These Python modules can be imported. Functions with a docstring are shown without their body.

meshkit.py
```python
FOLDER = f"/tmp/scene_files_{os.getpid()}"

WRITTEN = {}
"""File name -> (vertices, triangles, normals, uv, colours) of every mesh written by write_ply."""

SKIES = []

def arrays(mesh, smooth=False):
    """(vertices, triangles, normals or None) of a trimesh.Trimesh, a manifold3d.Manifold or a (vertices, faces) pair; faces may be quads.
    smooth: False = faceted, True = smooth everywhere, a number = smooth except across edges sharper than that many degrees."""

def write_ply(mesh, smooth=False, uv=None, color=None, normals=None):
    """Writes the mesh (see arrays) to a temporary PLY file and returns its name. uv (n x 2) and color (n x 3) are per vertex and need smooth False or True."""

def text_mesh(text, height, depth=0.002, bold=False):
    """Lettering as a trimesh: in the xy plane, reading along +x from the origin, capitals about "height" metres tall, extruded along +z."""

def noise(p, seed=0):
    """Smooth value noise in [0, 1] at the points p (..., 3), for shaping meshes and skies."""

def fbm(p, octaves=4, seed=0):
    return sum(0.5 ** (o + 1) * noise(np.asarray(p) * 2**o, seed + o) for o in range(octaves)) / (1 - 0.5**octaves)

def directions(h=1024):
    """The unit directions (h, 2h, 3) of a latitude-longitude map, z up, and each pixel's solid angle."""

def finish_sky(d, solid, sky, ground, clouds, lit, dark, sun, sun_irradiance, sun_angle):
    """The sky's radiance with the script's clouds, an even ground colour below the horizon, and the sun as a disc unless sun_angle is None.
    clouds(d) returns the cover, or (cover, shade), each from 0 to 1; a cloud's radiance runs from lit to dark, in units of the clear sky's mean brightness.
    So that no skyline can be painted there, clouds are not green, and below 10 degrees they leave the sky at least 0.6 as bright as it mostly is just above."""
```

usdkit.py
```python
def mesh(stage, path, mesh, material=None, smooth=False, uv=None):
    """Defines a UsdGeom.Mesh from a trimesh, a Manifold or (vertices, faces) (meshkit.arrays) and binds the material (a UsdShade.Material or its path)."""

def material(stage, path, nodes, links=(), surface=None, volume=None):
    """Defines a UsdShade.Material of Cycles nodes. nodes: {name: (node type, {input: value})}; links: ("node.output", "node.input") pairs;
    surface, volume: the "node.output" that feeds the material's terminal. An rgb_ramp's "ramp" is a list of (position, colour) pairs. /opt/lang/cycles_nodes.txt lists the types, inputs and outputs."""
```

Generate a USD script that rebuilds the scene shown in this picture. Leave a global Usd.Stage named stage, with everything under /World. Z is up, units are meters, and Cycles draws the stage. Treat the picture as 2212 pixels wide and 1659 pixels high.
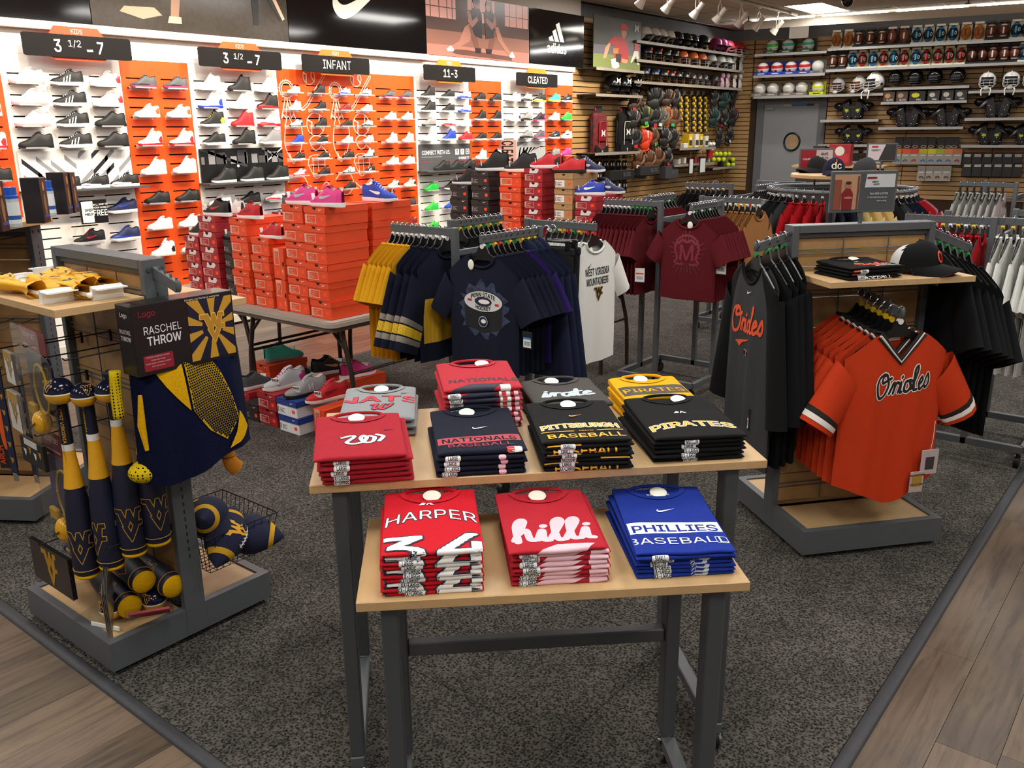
import math, random
import numpy as np
import trimesh, usdkit, meshkit
from shapely.geometry import Polygon, LineString, Point, MultiPolygon, box as sbox
from shapely.ops import unary_union
from shapely import affinity
from pxr import Usd, UsdGeom, UsdLux, UsdShade, Gf, Sdf, Vt

random.seed(7)
RNG = np.random.default_rng(7)
stage = Usd.Stage.CreateInMemory()
UsdGeom.SetStageUpAxis(stage, UsdGeom.Tokens.z)
UsdGeom.SetStageMetersPerUnit(stage, 1.0)
UsdGeom.Xform.Define(stage, '/World')
UsdGeom.Scope.Define(stage, '/World/Looks')
PI = math.pi
sin, cos, rad = math.sin, math.cos, math.radians

# ---------------------------------------------------------------- camera, light, exposure
# y runs along the shoe wall, x away from it, z up; the camera stands at the origin at eye height
F_PX, PITCH, ROLL, YAW, EYE = 1883.4, rad(16.136), rad(-0.511), rad(38.767), 1.62
EXPOSURE = 0.0


def _rot(v, a):
    c, s = cos(a), sin(a)
    return np.array([c * v[0] - s * v[1], s * v[0] + c * v[1], v[2]])


_r, _u = np.array([1.0, 0, 0]), np.array([0, sin(PITCH), cos(PITCH)])
CAM_R = _rot(cos(ROLL) * _r + sin(ROLL) * _u, YAW)
CAM_U = _rot(-sin(ROLL) * _r + cos(ROLL) * _u, YAW)
CAM_W = _rot(np.array([0, cos(PITCH), -sin(PITCH)]), YAW)
CAM = np.array([0.0, 0.0, EYE])
cam = UsdGeom.Camera.Define(stage, '/World/camera')
cam.CreateHorizontalApertureAttr(36.0)
cam.CreateVerticalApertureAttr(27.0)
cam.CreateFocalLengthAttr(36.0 * F_PX / 2212)
cam.CreateClippingRangeAttr(Gf.Vec2f(0.05, 200))
cam.CreateExposureAttr(EXPOSURE)
cam.AddTransformOp().Set(Gf.Matrix4d(*CAM_R, 0, *CAM_U, 0, *(-CAM_W), 0, *CAM, 1))


def _ray(x, y):
    return CAM_R * (x - 1106) / F_PX + CAM_U * (829.5 - y) / F_PX + CAM_W


def at_z(x, y, z=0.0):      # the point of the horizontal plane at height z that is seen there
    d = _ray(x, y)
    return CAM + d * ((z - EYE) / d[2])


def at_x(x, y, X):          # the same for a plane parallel to the shoe wall
    d = _ray(x, y)
    return CAM + d * (X / d[0])


def at_plane(x, y, p0, n):
    d = _ray(x, y)
    return CAM + d * (((np.asarray(p0) - CAM) @ n) / (d @ n))


def rect_light(name, loc, w, h, power, rot=(0, 0, 0), color=(1, 0.93, 0.84)):
    l = UsdLux.RectLight.Define(stage, '/World/' + name)
    l.CreateWidthAttr(w); l.CreateHeightAttr(h); l.CreateIntensityAttr(power); l.CreateColorAttr(Gf.Vec3f(*color))
    x = UsdGeom.Xformable(l)
    x.AddTranslateOp().Set(Gf.Vec3d(*map(float, loc))); x.AddRotateXYZOp().Set(Gf.Vec3f(*rot))
    return l


CEIL = 3.2
WALL_X = -6.85              # plaster behind; the shoe panels stand at PANEL_X
PANEL_X = -6.647
BW0 = np.array([-6.85, 14.5, 0.0])
BWA = rad(8.57)
BWD = np.array([cos(BWA), sin(BWA), 0.0])
BWN = np.array([sin(BWA), -cos(BWA), 0.0])     # out of the back wall, into the room
def lamps():
    W = (1.0, 0.97, 0.92)
    for i, x in enumerate((-5.6, -3.3, -1.0, 1.3)):
        for j, y in enumerate((-1.5, 1.2, 3.9, 6.6, 9.3)):
            rect_light(f'ceiling_panel_light_{i}{j}', (x, y, CEIL - 0.004), 0.55, 1.15, 18.0, color=W)
    rect_light('ceiling_panel_light_far', (-4.79, 12.67, CEIL - 0.02), 0.52, 1.1, 14.0, color=(1.0, 0.95, 0.86))
    # the track along the shoe wall: lamps every half metre, tipped to the wall
    for k in range(22):
        y = 1.0 + k * 0.56
        l = UsdLux.SphereLight.Define(stage, f'/World/track_light_{k:02d}')
        l.CreateRadiusAttr(0.05); l.CreateIntensityAttr(800.0 if y < 10.5 else 420.0); l.CreateColorAttr(Gf.Vec3f(1.0, 0.86, 0.66))
        s = UsdLux.ShapingAPI.Apply(l.GetPrim())
        s.CreateShapingConeAngleAttr(38.0); s.CreateShapingConeSoftnessAttr(0.6)
        x = UsdGeom.Xformable(l)
        x.AddTranslateOp().Set(Gf.Vec3d(-5.35, y, 2.93)); x.AddRotateXYZOp().Set(Gf.Vec3f(0, 48, 0))
    # strip lamps over the top shelf of the back wall
    for k in range(4):
        p = BW0 + BWD * (0.9 + k * 1.5) + BWN * 0.75
        rect_light(f'valance_light_{k}', (p[0], p[1], 3.12), 1.4, 0.08, 40.0, rot=(-28, 0, math.degrees(BWA)), color=(1.0, 0.97, 0.92))


lamps()


# ---------------------------------------------------------------- materials
MATS = {}


def lin(h):
    if isinstance(h, str):
        h = h.lstrip('#')
        c = [int(h[i:i + 2], 16) / 255 for i in (0, 2, 4)]
    else:
        c = h
    return tuple(x / 12.92 if x <= 0.04045 else ((x + 0.055) / 1.055) ** 2.4 for x in c)


def mat(color, rough=0.5, metal=0.0, kind='plain', scale=60.0, amt=0.25, bump=0.0, spec=0.5, color2=None, coat=0.0):
    """A procedural material, shared by everything that asks for the same."""
    key = (color, rough, metal, kind, scale, amt, bump, spec, color2, coat)
    if key in MATS:
        return MATS[key]
    path = f'/World/Looks/{kind}_{len(MATS):03d}'
    c = lin(color)
    P = {'roughness': rough, 'metallic': metal, 'specular_ior_level': spec}
    if coat:
        P['coat_weight'] = coat; P['coat_roughness'] = 0.08
    if kind == 'plain':
        P['base_color'] = c
        m = usdkit.material(stage, path, {'p': ('principled_bsdf', P)}, [], 'p.BSDF')
    elif kind == 'emit':
        m = usdkit.material(stage, path, {'e': ('emission', {'color': c, 'strength': amt})}, [], 'e.emission')
    elif kind == 'clear':
        m = usdkit.material(stage, path, {'t': ('transparent_bsdf', {'color': c}), 'g': ('glossy_bsdf', {'color': (1, 1, 1), 'roughness': rough}), 'm': ('mix_closure', {'fac': .07})},
                            [('t.BSDF', 'm.closure1'), ('g.BSDF', 'm.closure2')], 'm.closure')
    else:
        d = lin(color2) if color2 else tuple(x * (1 - amt) for x in c)
        nodes = {'tc': ('texture_coordinate', {}), 'p': ('principled_bsdf', P), 'b': ('bump', {'strength': bump, 'distance': 0.003})}
        links = [('r.color', 'p.base_color')]
        if kind == 'fabric':
            nodes['n'] = ('noise_texture', {'scale': scale, 'detail': 4.0, 'roughness': 0.6})
            nodes['r'] = ('rgb_ramp', {'ramp': [(0.3, d), (0.62, c)]})
            links += [('tc.object', 'n.vector'), ('n.fac', 'r.fac')]
        elif kind == 'wood':
            nodes['map'] = ('mapping', {'scale': (scale, scale / 12, scale)})
            nodes['n'] = ('noise_texture', {'scale': 1.0, 'detail': 5.0, 'roughness': 0.65})
            nodes['r'] = ('rgb_ramp', {'ramp': [(0.3, d), (0.7, c)]})
            links += [('tc.object', 'map.vector'), ('map.vector', 'n.vector'), ('n.fac', 'r.fac')]
        elif kind == 'dots':
            nodes['n'] = ('voronoi_texture', {'scale': scale, 'randomness': 0.0})
            nodes['r'] = ('rgb_ramp', {'ramp': [(0.0, d), (amt, d), (amt + 0.03, c)], 'interpolate': True})
            links += [('tc.object', 'n.vector'), ('n.distance', 'r.fac')]
        if bump:
            links += [('n.' + ('distance' if kind == 'dots' else 'fac'), 'b.height'), ('b.normal', 'p.normal')]
        m = usdkit.material(stage, path, nodes, links, 'p.BSDF')
    MATS[key] = m
    return m


def cloth(color, amt=0.18, rough=0.92, scale=220.0, bump=0.12):
    return mat(color, rough, 0.0, 'fabric', scale, amt, bump, 0.2)


GREY = mat('#53585c', 0.42, 0.0, 'fabric', 400.0, 0.06, 0.03)      # powder-coated steel of all fixtures
GREY_D = mat('#3c4044', 0.5)
CHROME = mat('#c9cdd0', 0.16, 1.0)
BLACK = mat('#101012', 0.38)
BLACK_M = mat('#121214', 0.7)
WHITE = mat('#eeeeea', 0.5)
WHITE_G = mat('#f2f2f0', 0.25)
MAPLE = mat('#c9a677', 0.42, 0.0, 'wood', 26.0, 0.14, 0.0, 0.5)
MAPLE_D = mat('#b08b5b', 0.45, 0.0, 'wood', 26.0, 0.16)
CLEAR = mat('#f4f6f6', 0.05, kind='clear')
FROST = usdkit.material(stage, '/World/Looks/frosted', {'p': ('principled_bsdf', {'base_color': (.85, .86, .87), 'roughness': .15, 'alpha': .22})}, [], 'p.BSDF')

# ---------------------------------------------------------------- mesh helpers; a mesh is (v, f) with triangles
QB = np.array([[0, 2, 3, 1], [4, 5, 7, 6], [0, 1, 5, 4], [2, 6, 7, 3], [0, 4, 6, 2], [1, 3, 7, 5]])


def tri(q):
    return np.vstack([q[:, [0, 1, 2]], q[:, [0, 2, 3]]])


BOXF = tri(QB)


def box(x0, x1, y0, y1, z0, z1):
    return np.array([[x, y, z] for x in (x0, x1) for y in (y0, y1) for z in (z0, z1)], float), BOXF[:, ::-1] if False else BOXF


def cbox(c, s):
    return box(c[0] - s[0] / 2, c[0] + s[0] / 2, c[1] - s[1] / 2, c[1] + s[1] / 2, c[2] - s[2] / 2, c[2] + s[2] / 2)


def cat(*ms):
    ms = [m for x in ms for m in (x if isinstance(x, list) else [x])]
    v, f, n = [], [], 0
    for a, b in ms:
        v.append(a); f.append(np.asarray(b) + n); n += len(a)
    return np.vstack(v), np.vstack(f)


def mv(m, t=(0, 0, 0), rz=0.0, rx=0.0, ry=0.0, s=1.0):
    v = np.asarray(m[0], float) * s
    for ax, a in ((0, rx), (1, ry), (2, rz)):
        if a:
            i, j = [(1, 2), (2, 0), (0, 1)][ax]
            c, sn = cos(a), sin(a)
            v = v.copy()
            v[:, i], v[:, j] = c * v[:, i] - sn * v[:, j], sn * v[:, i] + c * v[:, j]
    return v + np.asarray(t, float), m[1]


def rbox(c, s, r=0.004):
    """A box with chamfered edges."""
    r = min(r, min(s) * 0.45)
    h = np.array(s) / 2
    v = []
    for sx in (-1, 1):
        for sy in (-1, 1):
            for sz in (-1, 1):
                for k in range(3):
                    q = h - r
                    q[k] = h[k]
                    v.append(np.array([sx, sy, sz]) * q)
    hull = trimesh.convex.convex_hull(np.array(v))
    return np.array(hull.vertices) + np.asarray(c), np.array(hull.faces)


def grid_faces(nu, nv, wrap=False):
    f = []
    I = np.arange(nu * nv).reshape(nu, nv)
    a, b, c, d = I[:-1, :-1], I[1:, :-1], I[1:, 1:], I[:-1, 1:]
    q = np.stack([a, b, c, d], -1).reshape(-1, 4)
    if wrap:
        q = np.vstack([q, np.stack([I[:-1, -1], I[1:, -1], I[1:, 0], I[:-1, 0]], -1).reshape(-1, 4)])
    return tri(q)


def tube(pts, r, n=8, close=False, cap=True):
    p = np.asarray(pts, float)
    m = len(p)
    t = np.gradient(p, axis=0) if not close else np.roll(p, -1, 0) - np.roll(p, 1, 0)
    t /= np.linalg.norm(t, axis=1, keepdims=True) + 1e-12
    up = np.array([0, 0, 1.0]) if abs(t[:, 2]).max() < 0.95 or abs(t[0, 2]) < 0.9 else np.array([1.0, 0, 0])
    rr = np.broadcast_to(np.asarray(r, float), (m,))
    v = []
    a = np.cross(t[0], up)
    if np.linalg.norm(a) < 1e-6:
        a = np.cross(t[0], np.array([1.0, 0.1, 0]))
    a /= np.linalg.norm(a)
    th = np.arange(n) * 2 * PI / n
    for i in range(m):
        a = a - t[i] * (a @ t[i])
        a /= np.linalg.norm(a) + 1e-12
        b = np.cross(t[i], a)
        v.append(p[i] + rr[i] * (np.cos(th)[:, None] * a + np.sin(th)[:, None] * b))
    v = np.vstack(v)
    f = grid_faces(m, n, True)
    if close:
        I = np.arange(m * n).reshape(m, n)
        J = np.roll(I, -1, 1)
        f = np.vstack([f, tri(np.stack([I[-1], I[0], J[0], J[-1]], -1))])
    elif cap:
        k = len(v)
        v = np.vstack([v, p[:1], p[-1:]])
        i = np.arange(n); j = (i + 1) % n
        f = np.vstack([f, np.stack([np.full(n, k), i, j], -1), np.stack([np.full(n, k + 1), (m - 1) * n + j, (m - 1) * n + i], -1)])
    return v, f[:, ::-1]


def cyl(p0, p1, r, n=12, r1=None):
    return tube([p0, p1], [r, r if r1 is None else r1], n)


def lathe(prof, n=20, axis='z'):
    """Profile of (radius, height) from bottom to top."""
    p = np.array(prof, float)
    th = np.arange(n) * 2 * PI / n
    v = np.stack([np.outer(p[:, 0], np.cos(th)), np.outer(p[:, 0], np.sin(th)), np.repeat(p[:, 1:2], n, 1)], -1).reshape(-1, 3)
    f = grid_faces(len(p), n, True)
    k = len(v)
    i = np.arange(n); j = (i + 1) % n
    v = np.vstack([v, [[0, 0, p[0, 1]], [0, 0, p[-1, 1]]]])
    f = np.vstack([f[:, ::-1], np.stack([np.full(n, k), j, i], -1), np.stack([np.full(n, k + 1), (len(p) - 1) * n + i, (len(p) - 1) * n + j], -1)])
    if axis == 'y':
        v = v[:, [0, 2, 1]]; f = f[:, ::-1]
    if axis == 'x':
        v = v[:, [2, 0, 1]]
    return v, f


def ellipsoid(c, r, n=2):
    s = trimesh.creation.icosphere(n)
    return np.array(s.vertices) * np.asarray(r) + np.asarray(c), np.array(s.faces)


def polys(g):
    if g.is_empty:
        return []
    return [p for p in (g.geoms if hasattr(g, 'geoms') else [g]) if p.geom_type == 'Polygon' and p.area > 1e-9]


def flat(g):
    """2-D triangles of a polygon."""
    vs, fs, n = [], [], 0
    for p in polys(g):
        v, f = trimesh.creation.triangulate_polygon(p, engine='earcut')
        vs.append(v); fs.append(f + n); n += len(v)
    return np.vstack(vs), np.vstack(fs)


def prism(g, d, plane='xy', at=0.0):
    """A polygon extruded by d. plane xy: towards +z; xz: towards +y; yz: towards +x."""
    out = []
    for p in polys(g):
        m = trimesh.creation.extrude_polygon(p, d, engine='earcut')
        out.append((np.array(m.vertices), np.array(m.faces)))
    v, f = cat(*out)
    if plane == 'xz':
        v = np.stack([v[:, 0], at + v[:, 2], v[:, 1]], -1); f = f[:, ::-1]
    elif plane == 'yz':
        v = np.stack([at + v[:, 2], v[:, 0], v[:, 1]], -1)
    else:
        v = v + [0, 0, at]
    return v, f


def fine(v, f, edge):
    v3 = np.column_stack([v, np.zeros(len(v))]) if v.shape[1] == 2 else v
    v3, f3 = trimesh.remesh.subdivide_to_size(v3, f, edge, max_iter=12)
    return v3[:, :2], f3


def drape(g, fn, edge=0.02):
    """A print: the polygon's triangles, made fine and laid on the surface fn(u, v) -> points."""
    v, f = flat(g)
    v, f = fine(v, f, edge)
    return fn(v[:, 0], v[:, 1]), f


_TXT = {}


def text(t, h=1.0, bold=True, align='c', sx=1.0):
    """Lettering as a shapely polygon, capitals h tall on the baseline, centred."""
    k = (t, bold)
    if k not in _TXT:
        m = meshkit.text_mesh(t, 1.0, 0.01, bold)
        v, f = np.array(m.vertices), np.array(m.faces)
        top = f[(v[f][:, :, 2] > 0.009).all(1)]
        _TXT[k] = unary_union([Polygon(v[q][:, :2]).buffer(1e-4) for q in top])
    g = affinity.scale(_TXT[k], h * sx, h, origin=(0, 0))
    a, _, b, _ = g.bounds
    return affinity.translate(g, {'c': -(a + b) / 2, 'l': -a, 'r': -b}[align], 0)


def strokes(lines, w, cap=1):
    return unary_union([LineString(spline(l, 10)).buffer(w / 2, cap_style=cap) for l in lines])


def spline(p, k=8):
    p = np.asarray(p, float)
    if len(p) < 3:
        return p
    q = np.vstack([2 * p[0] - p[1], p, 2 * p[-1] - p[-2]])
    out = []
    for i in range(1, len(q) - 2):
        t = np.linspace(0, 1, k, endpoint=False)[:, None]
        a, b, c, d = q[i - 1:i + 3]
        out.append(0.5 * ((2 * b) + (c - a) * t + (2 * a - 5 * b + 4 * c - d) * t ** 2 + (3 * b - a - 3 * c + d) * t ** 3))
    return np.vstack(out + [p[-1:]])


def arch(g, k, x0=0.0, fan=0.0):
    """Bends lettering upwards in the middle (k is the drop per squared x)."""
    from shapely import transform
    g = g.segmentize(0.02 * max(1e-3, g.bounds[2] - g.bounds[0]))
    return transform(g, lambda p: np.stack([p[:, 0] * (1 + fan * p[:, 1]), p[:, 1] - k * (p[:, 0] - x0) ** 2], -1))


# ---------------------------------------------------------------- things and parts
USED = {}


def numbered(parent, name):
    k = USED.get((parent, name), 0)
    USED[(parent, name)] = k + 1
    return f'{parent}/{name}' + (f'_{k:03d}' if k else '')


LABELS = {}


def tag(prim, label=None, cat_=None, group=None, kind=None):
    if label:
        LABELS[label] = LABELS.get(label, 0) + 1
    for k, v in (('label', label), ('category', cat_), ('group', group), ('kind', kind)):
        if v:
            prim.SetCustomDataByKey(k, v)


def place(prim, loc, rz=0.0, rx=0.0, ry=0.0, s=1.0):
    x = UsdGeom.Xformable(prim)
    x.ClearXformOpOrder()
    x.AddTranslateOp().Set(Gf.Vec3d(*map(float, loc)))
    x.AddRotateXYZOp().Set(Gf.Vec3f(math.degrees(rx), math.degrees(ry), math.degrees(rz)))
    x.AddScaleOp().Set(Gf.Vec3f(s, s, s) if np.ndim(s) == 0 else Gf.Vec3f(*map(float, s)))


def thing(name, label, cat_, loc=(0, 0, 0), rz=0.0, group=None, rx=0.0, ry=0.0, s=1.0, kind=None):
    p = numbered('/World', name)
    prim = UsdGeom.Xform.Define(stage, p).GetPrim()
    place(prim, loc, rz, rx, ry, s)
    tag(prim, label, cat_, group, kind)
    return p


def part(parent, name, m, material, smooth=30, label=None, kind=None):
    p = numbered(parent, name)
    g = usdkit.mesh(stage, p, m, material, smooth=smooth)
    if label or kind:
        tag(g.GetPrim(), label, None, None, kind)
    return p


def solid(name, m, material, label, cat_, smooth=30, group=None, kind=None):
    p = part('/World', name, m, material, smooth)
    tag(stage.GetPrimAtPath(p), label, cat_, group, kind)
    return p


def struct(name, m, material, parent='/World', smooth=30, label=None):
    p = part(parent, name, m, material, smooth)
    if parent == '/World':
        tag(stage.GetPrimAtPath(p), label, None, None, 'structure')
    return p


def copy(src, name, label, cat_, loc, rz=0.0, group=None, rx=0.0, ry=0.0, s=1.0):
    p = numbered('/World', name)
    x = UsdGeom.Xform.Define(stage, p)
    prim = x.GetPrim()
    prim.GetReferences().AddInternalReference(src)
    prim.SetInstanceable(True)
    place(prim, loc, rz, rx, ry, s)
    tag(prim, label, cat_, group)
    return p


class Kind:
    """The first placing builds the thing with its parts; later ones are copies of it under the next number."""

    def __init__(self, name, cat_, build):
        self.name, self.cat, self.build, self.src = name, cat_, build, None

    def __call__(self, label, loc, rz=0.0, group=None, rx=0.0, ry=0.0, s=1.0):
        if self.src is None:
            self.src = thing(self.name, label, self.cat, loc, rz, group, rx, ry, s)
            self.build(self.src)
            return self.src
        return copy(self.src, self.name, label, self.cat, loc, rz, group, rx, ry, s)


ORD = ['first', 'second', 'third', 'fourth', 'fifth', 'sixth', 'seventh', 'eighth', 'ninth', 'tenth', 'eleventh', 'twelfth', 'thirteenth', 'fourteenth', 'fifteenth',
       'sixteenth', 'seventeenth', 'eighteenth', 'nineteenth', 'twentieth', 'twenty-first', 'twenty-second', 'twenty-third', 'twenty-fourth', 'twenty-fifth', 'twenty-sixth', 'twenty-seventh', 'twenty-eighth']
# ---------------------------------------------------------------- the setting
def planks(parent, x0, x1, y0, y1, tones, seed, w=0.152, ln=1.22):
    r = random.Random(seed)
    n = int(math.ceil((x1 - x0) / w))
    for i in range(n):
        xa, xb = x0 + i * w, min(x0 + (i + 1) * w, x1)
        y = y0 - r.random() * ln
        while y < y1:
            ya, yb = max(y, y0), min(y + ln, y1)
            if yb - ya > 0.02 and xb - xa > 0.01:
                h = r.uniform(-0.0006, 0.0)
                part(parent, 'plank', box(xa + 0.0007, xb - 0.0007, ya + 0.0007, yb - 0.0007, -0.006, h), r.choice(tones), smooth=False)
            y += ln


def plank_mat(c, d, k):
    key = f'/World/Looks/floorwood_{k}'
    return usdkit.material(stage, key, {
        'tc': ('geometry', {}), 'm': ('mapping', {'scale': (34, 2.6, 1), 'location': (k * 3.1, k * 1.7, 0)}), 'm2': ('mapping', {'scale': (5, 1.6, 1), 'location': (k * 2.3, k * 5.1, 0)}),
        'n': ('noise_texture', {'scale': 1.0, 'detail': 6.0, 'roughness': 0.7, 'distortion': 0.6}), 'n2': ('noise_texture', {'scale': 1.6, 'detail': 3.0}),
        'r': ('rgb_ramp', {'ramp': [(0.3, lin(d)), (0.52, lin(c)), (0.75, tuple(1.1 * x for x in lin(c)))]}),
        'r2': ('rgb_ramp', {'ramp': [(0.3, (0.62, 0.62, 0.64)), (0.6, (1.0, 1.0, 1.0))]}),
        'mx': ('mix', {'mix_type': 'multiply', 'fac': 1.0}), 'b': ('bump', {'strength': 0.15, 'distance': 0.002}), 'p': ('principled_bsdf', {'roughness': 0.42, 'specular_ior_level': 0.4})},
        [('tc.position', 'm.vector'), ('tc.position', 'm2.vector'), ('m.vector', 'n.vector'), ('m2.vector', 'n2.vector'), ('n.fac', 'r.fac'), ('n2.fac', 'r2.fac'), ('r.color', 'mx.color1'), ('r2.color', 'mx.color2'),
         ('mx.color', 'p.base_color'), ('n.fac', 'b.height'), ('b.normal', 'p.normal')], 'p.BSDF')


PLANK = [plank_mat('#6f5e4e', '#4a3e34', 1), plank_mat('#665647', '#43382f', 2), plank_mat('#786552', '#524538', 3), plank_mat('#605142', '#3f352c', 4)]
floor = struct('floor', box(-7, 4, -4, 18, -0.08, -0.006), mat('#3a3028', 0.8), label='weathered brown wood plank floor around the carpet')
planks(floor, -4.6, -0.9, -0.3, 1.003, PLANK, 3)
planks(floor, -0.52, 0.9, 1.1, 6.6, PLANK, 5)
planks(floor, -6.64, -4.92, 2.4, 8.2, PLANK, 9)
part(floor, 'far_boards', cat(box(-6.64, -4.92, 8.2, 14.4, -0.006, -0.001), box(-0.52, 3.5, 6.6, 15, -0.006, -0.001), box(-7, -4.92, -3, 2.4, -0.006, -0.001)), PLANK[1], kind='stuff')

CARPET = usdkit.material(stage, '/World/Looks/carpet', {
    'g': ('geometry', {}), 'n': ('noise_texture', {'scale': 150.0, 'detail': 3.0, 'roughness': 0.75}), 'v': ('voronoi_texture', {'scale': 125.0}),
    'n2': ('noise_texture', {'scale': 5.0, 'detail': 4.0, 'roughness': 0.6}), 'md': ('math', {'math_type': 'multiply', 'value2': 0.55}), 'ad': ('math', {'math_type': 'add'}),
    'r': ('rgb_ramp', {'ramp': [(0.40, lin('#0c0c0d')), (0.62, lin('#222221')), (0.92, lin('#66625c'))]}),
    'r2': ('rgb_ramp', {'ramp': [(0.32, (0.72, 0.72, 0.74)), (0.6, (1.06, 1.06, 1.05))]}), 'mx': ('mix', {'mix_type': 'multiply', 'fac': 1.0}),
    'b': ('bump', {'strength': 0.8, 'distance': 0.008}), 'p': ('principled_bsdf', {'roughness': 0.95, 'specular_ior_level': 0.15})},
    [('g.position', 'n.vector'), ('g.position', 'v.vector'), ('g.position', 'n2.vector'), ('v.distance', 'md.value1'), ('n.fac', 'ad.value1'), ('md.value', 'ad.value2'), ('ad.value', 'r.fac'), ('n2.fac', 'r2.fac'),
     ('r.color', 'mx.color1'), ('r2.color', 'mx.color2'), ('mx.color', 'p.base_color'), ('ad.value', 'b.height'), ('b.normal', 'p.normal')], 'p.BSDF')
# carpet squares, half a metre or so each, their seams just open
car = thing('carpet', 'dark grey speckled carpet of loop-pile squares under all the racks', 'carpet', kind='structure')
ct = 0.61
for i in range(8):
    for j in range(18):
        x1, y0 = -0.557 - i * ct, 1.038 + j * ct
        x0, y1 = max(x1 - ct, -4.92), min(y0 + ct, 12.0)
        if x1 - x0 > 0.02 and y1 - y0 > 0.02 and not (y0 > 8 and x1 < -3.6):
            part(car, 'carpet_square', box(x0 + 0.0012, x1 - 0.0012, y0 + 0.0012, y1 - 0.0012, 0.0, 0.008), CARPET, smooth=False)
RUB = mat('#33353a', 0.55, 0.0, 'fabric', 30.0, 0.2, 0.02)


def half_round(ln):
    a = np.linspace(0, PI, 9)
    p = Polygon([(0.022 * cos(t), 0.013 * sin(t)) for t in a])
    return prism(p, ln, 'yz')


struct('trim', mv(half_round(4.5), (-4.94, 1.020, 0.0)), RUB, label='dark rubber edge strip at the near end of the carpet')
struct('trim', mv(half_round(12), (-0.538, 1.0, 0.0), rz=PI / 2), RUB, label='dark rubber edge strip along the right side of the carpet')
struct('trim', mv(half_round(11), (-4.935, 1.0, 0.0), rz=PI / 2), RUB, label='dark rubber edge strip between carpet and shoe wall aisle')

PLASTER = mat('#b9aea2', 0.9, 0.0, 'fabric', 120.0, 0.05, 0.03)
GREYWALL = mat('#77777b', 0.9, 0.0, 'fabric', 120.0, 0.05, 0.03)
wall_left = struct('wall_left', box(WALL_X - 0.1, WALL_X, -4, 14.55, 0, CEIL), GREYWALL, label='shoe wall of white and orange slotted panels running into wooden slatwall')
PW = mat('#f1eeea', 0.45)
PO = mat('#ee5416', 0.42)
SLOT_D = mat('#2b2320', 0.9)
PZ0, PZ1, PITCHZ = 0.08, 2.168, 0.0713
SLOT0 = 2.037


def slot_panel(y0, y1, cols):
    out = []
    cw, sl = (y1 - y0) / cols, min(0.205, (y1 - y0) / cols * 0.74)
    zs = [SLOT0 - k * PITCHZ for k in range(26)]
    edges = [PZ1] + [e for z in zs for e in (z + 0.005, z - 0.005)] + [PZ0]
    ye = y0
    for c in range(cols):
        a = y0 + (c + 0.5) * cw - sl / 2
        out.append(box(PANEL_X - 0.018, PANEL_X, ye, a, PZ0, PZ1))
        for k in range(0, len(edges), 2):
            out.append(box(PANEL_X - 0.018, PANEL_X, a, a + sl, edges[k + 1], edges[k]))
        ye = a + sl
    out.append(box(PANEL_X - 0.018, PANEL_X, ye, y1, PZ0, PZ1))
    return cat(out)


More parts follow.
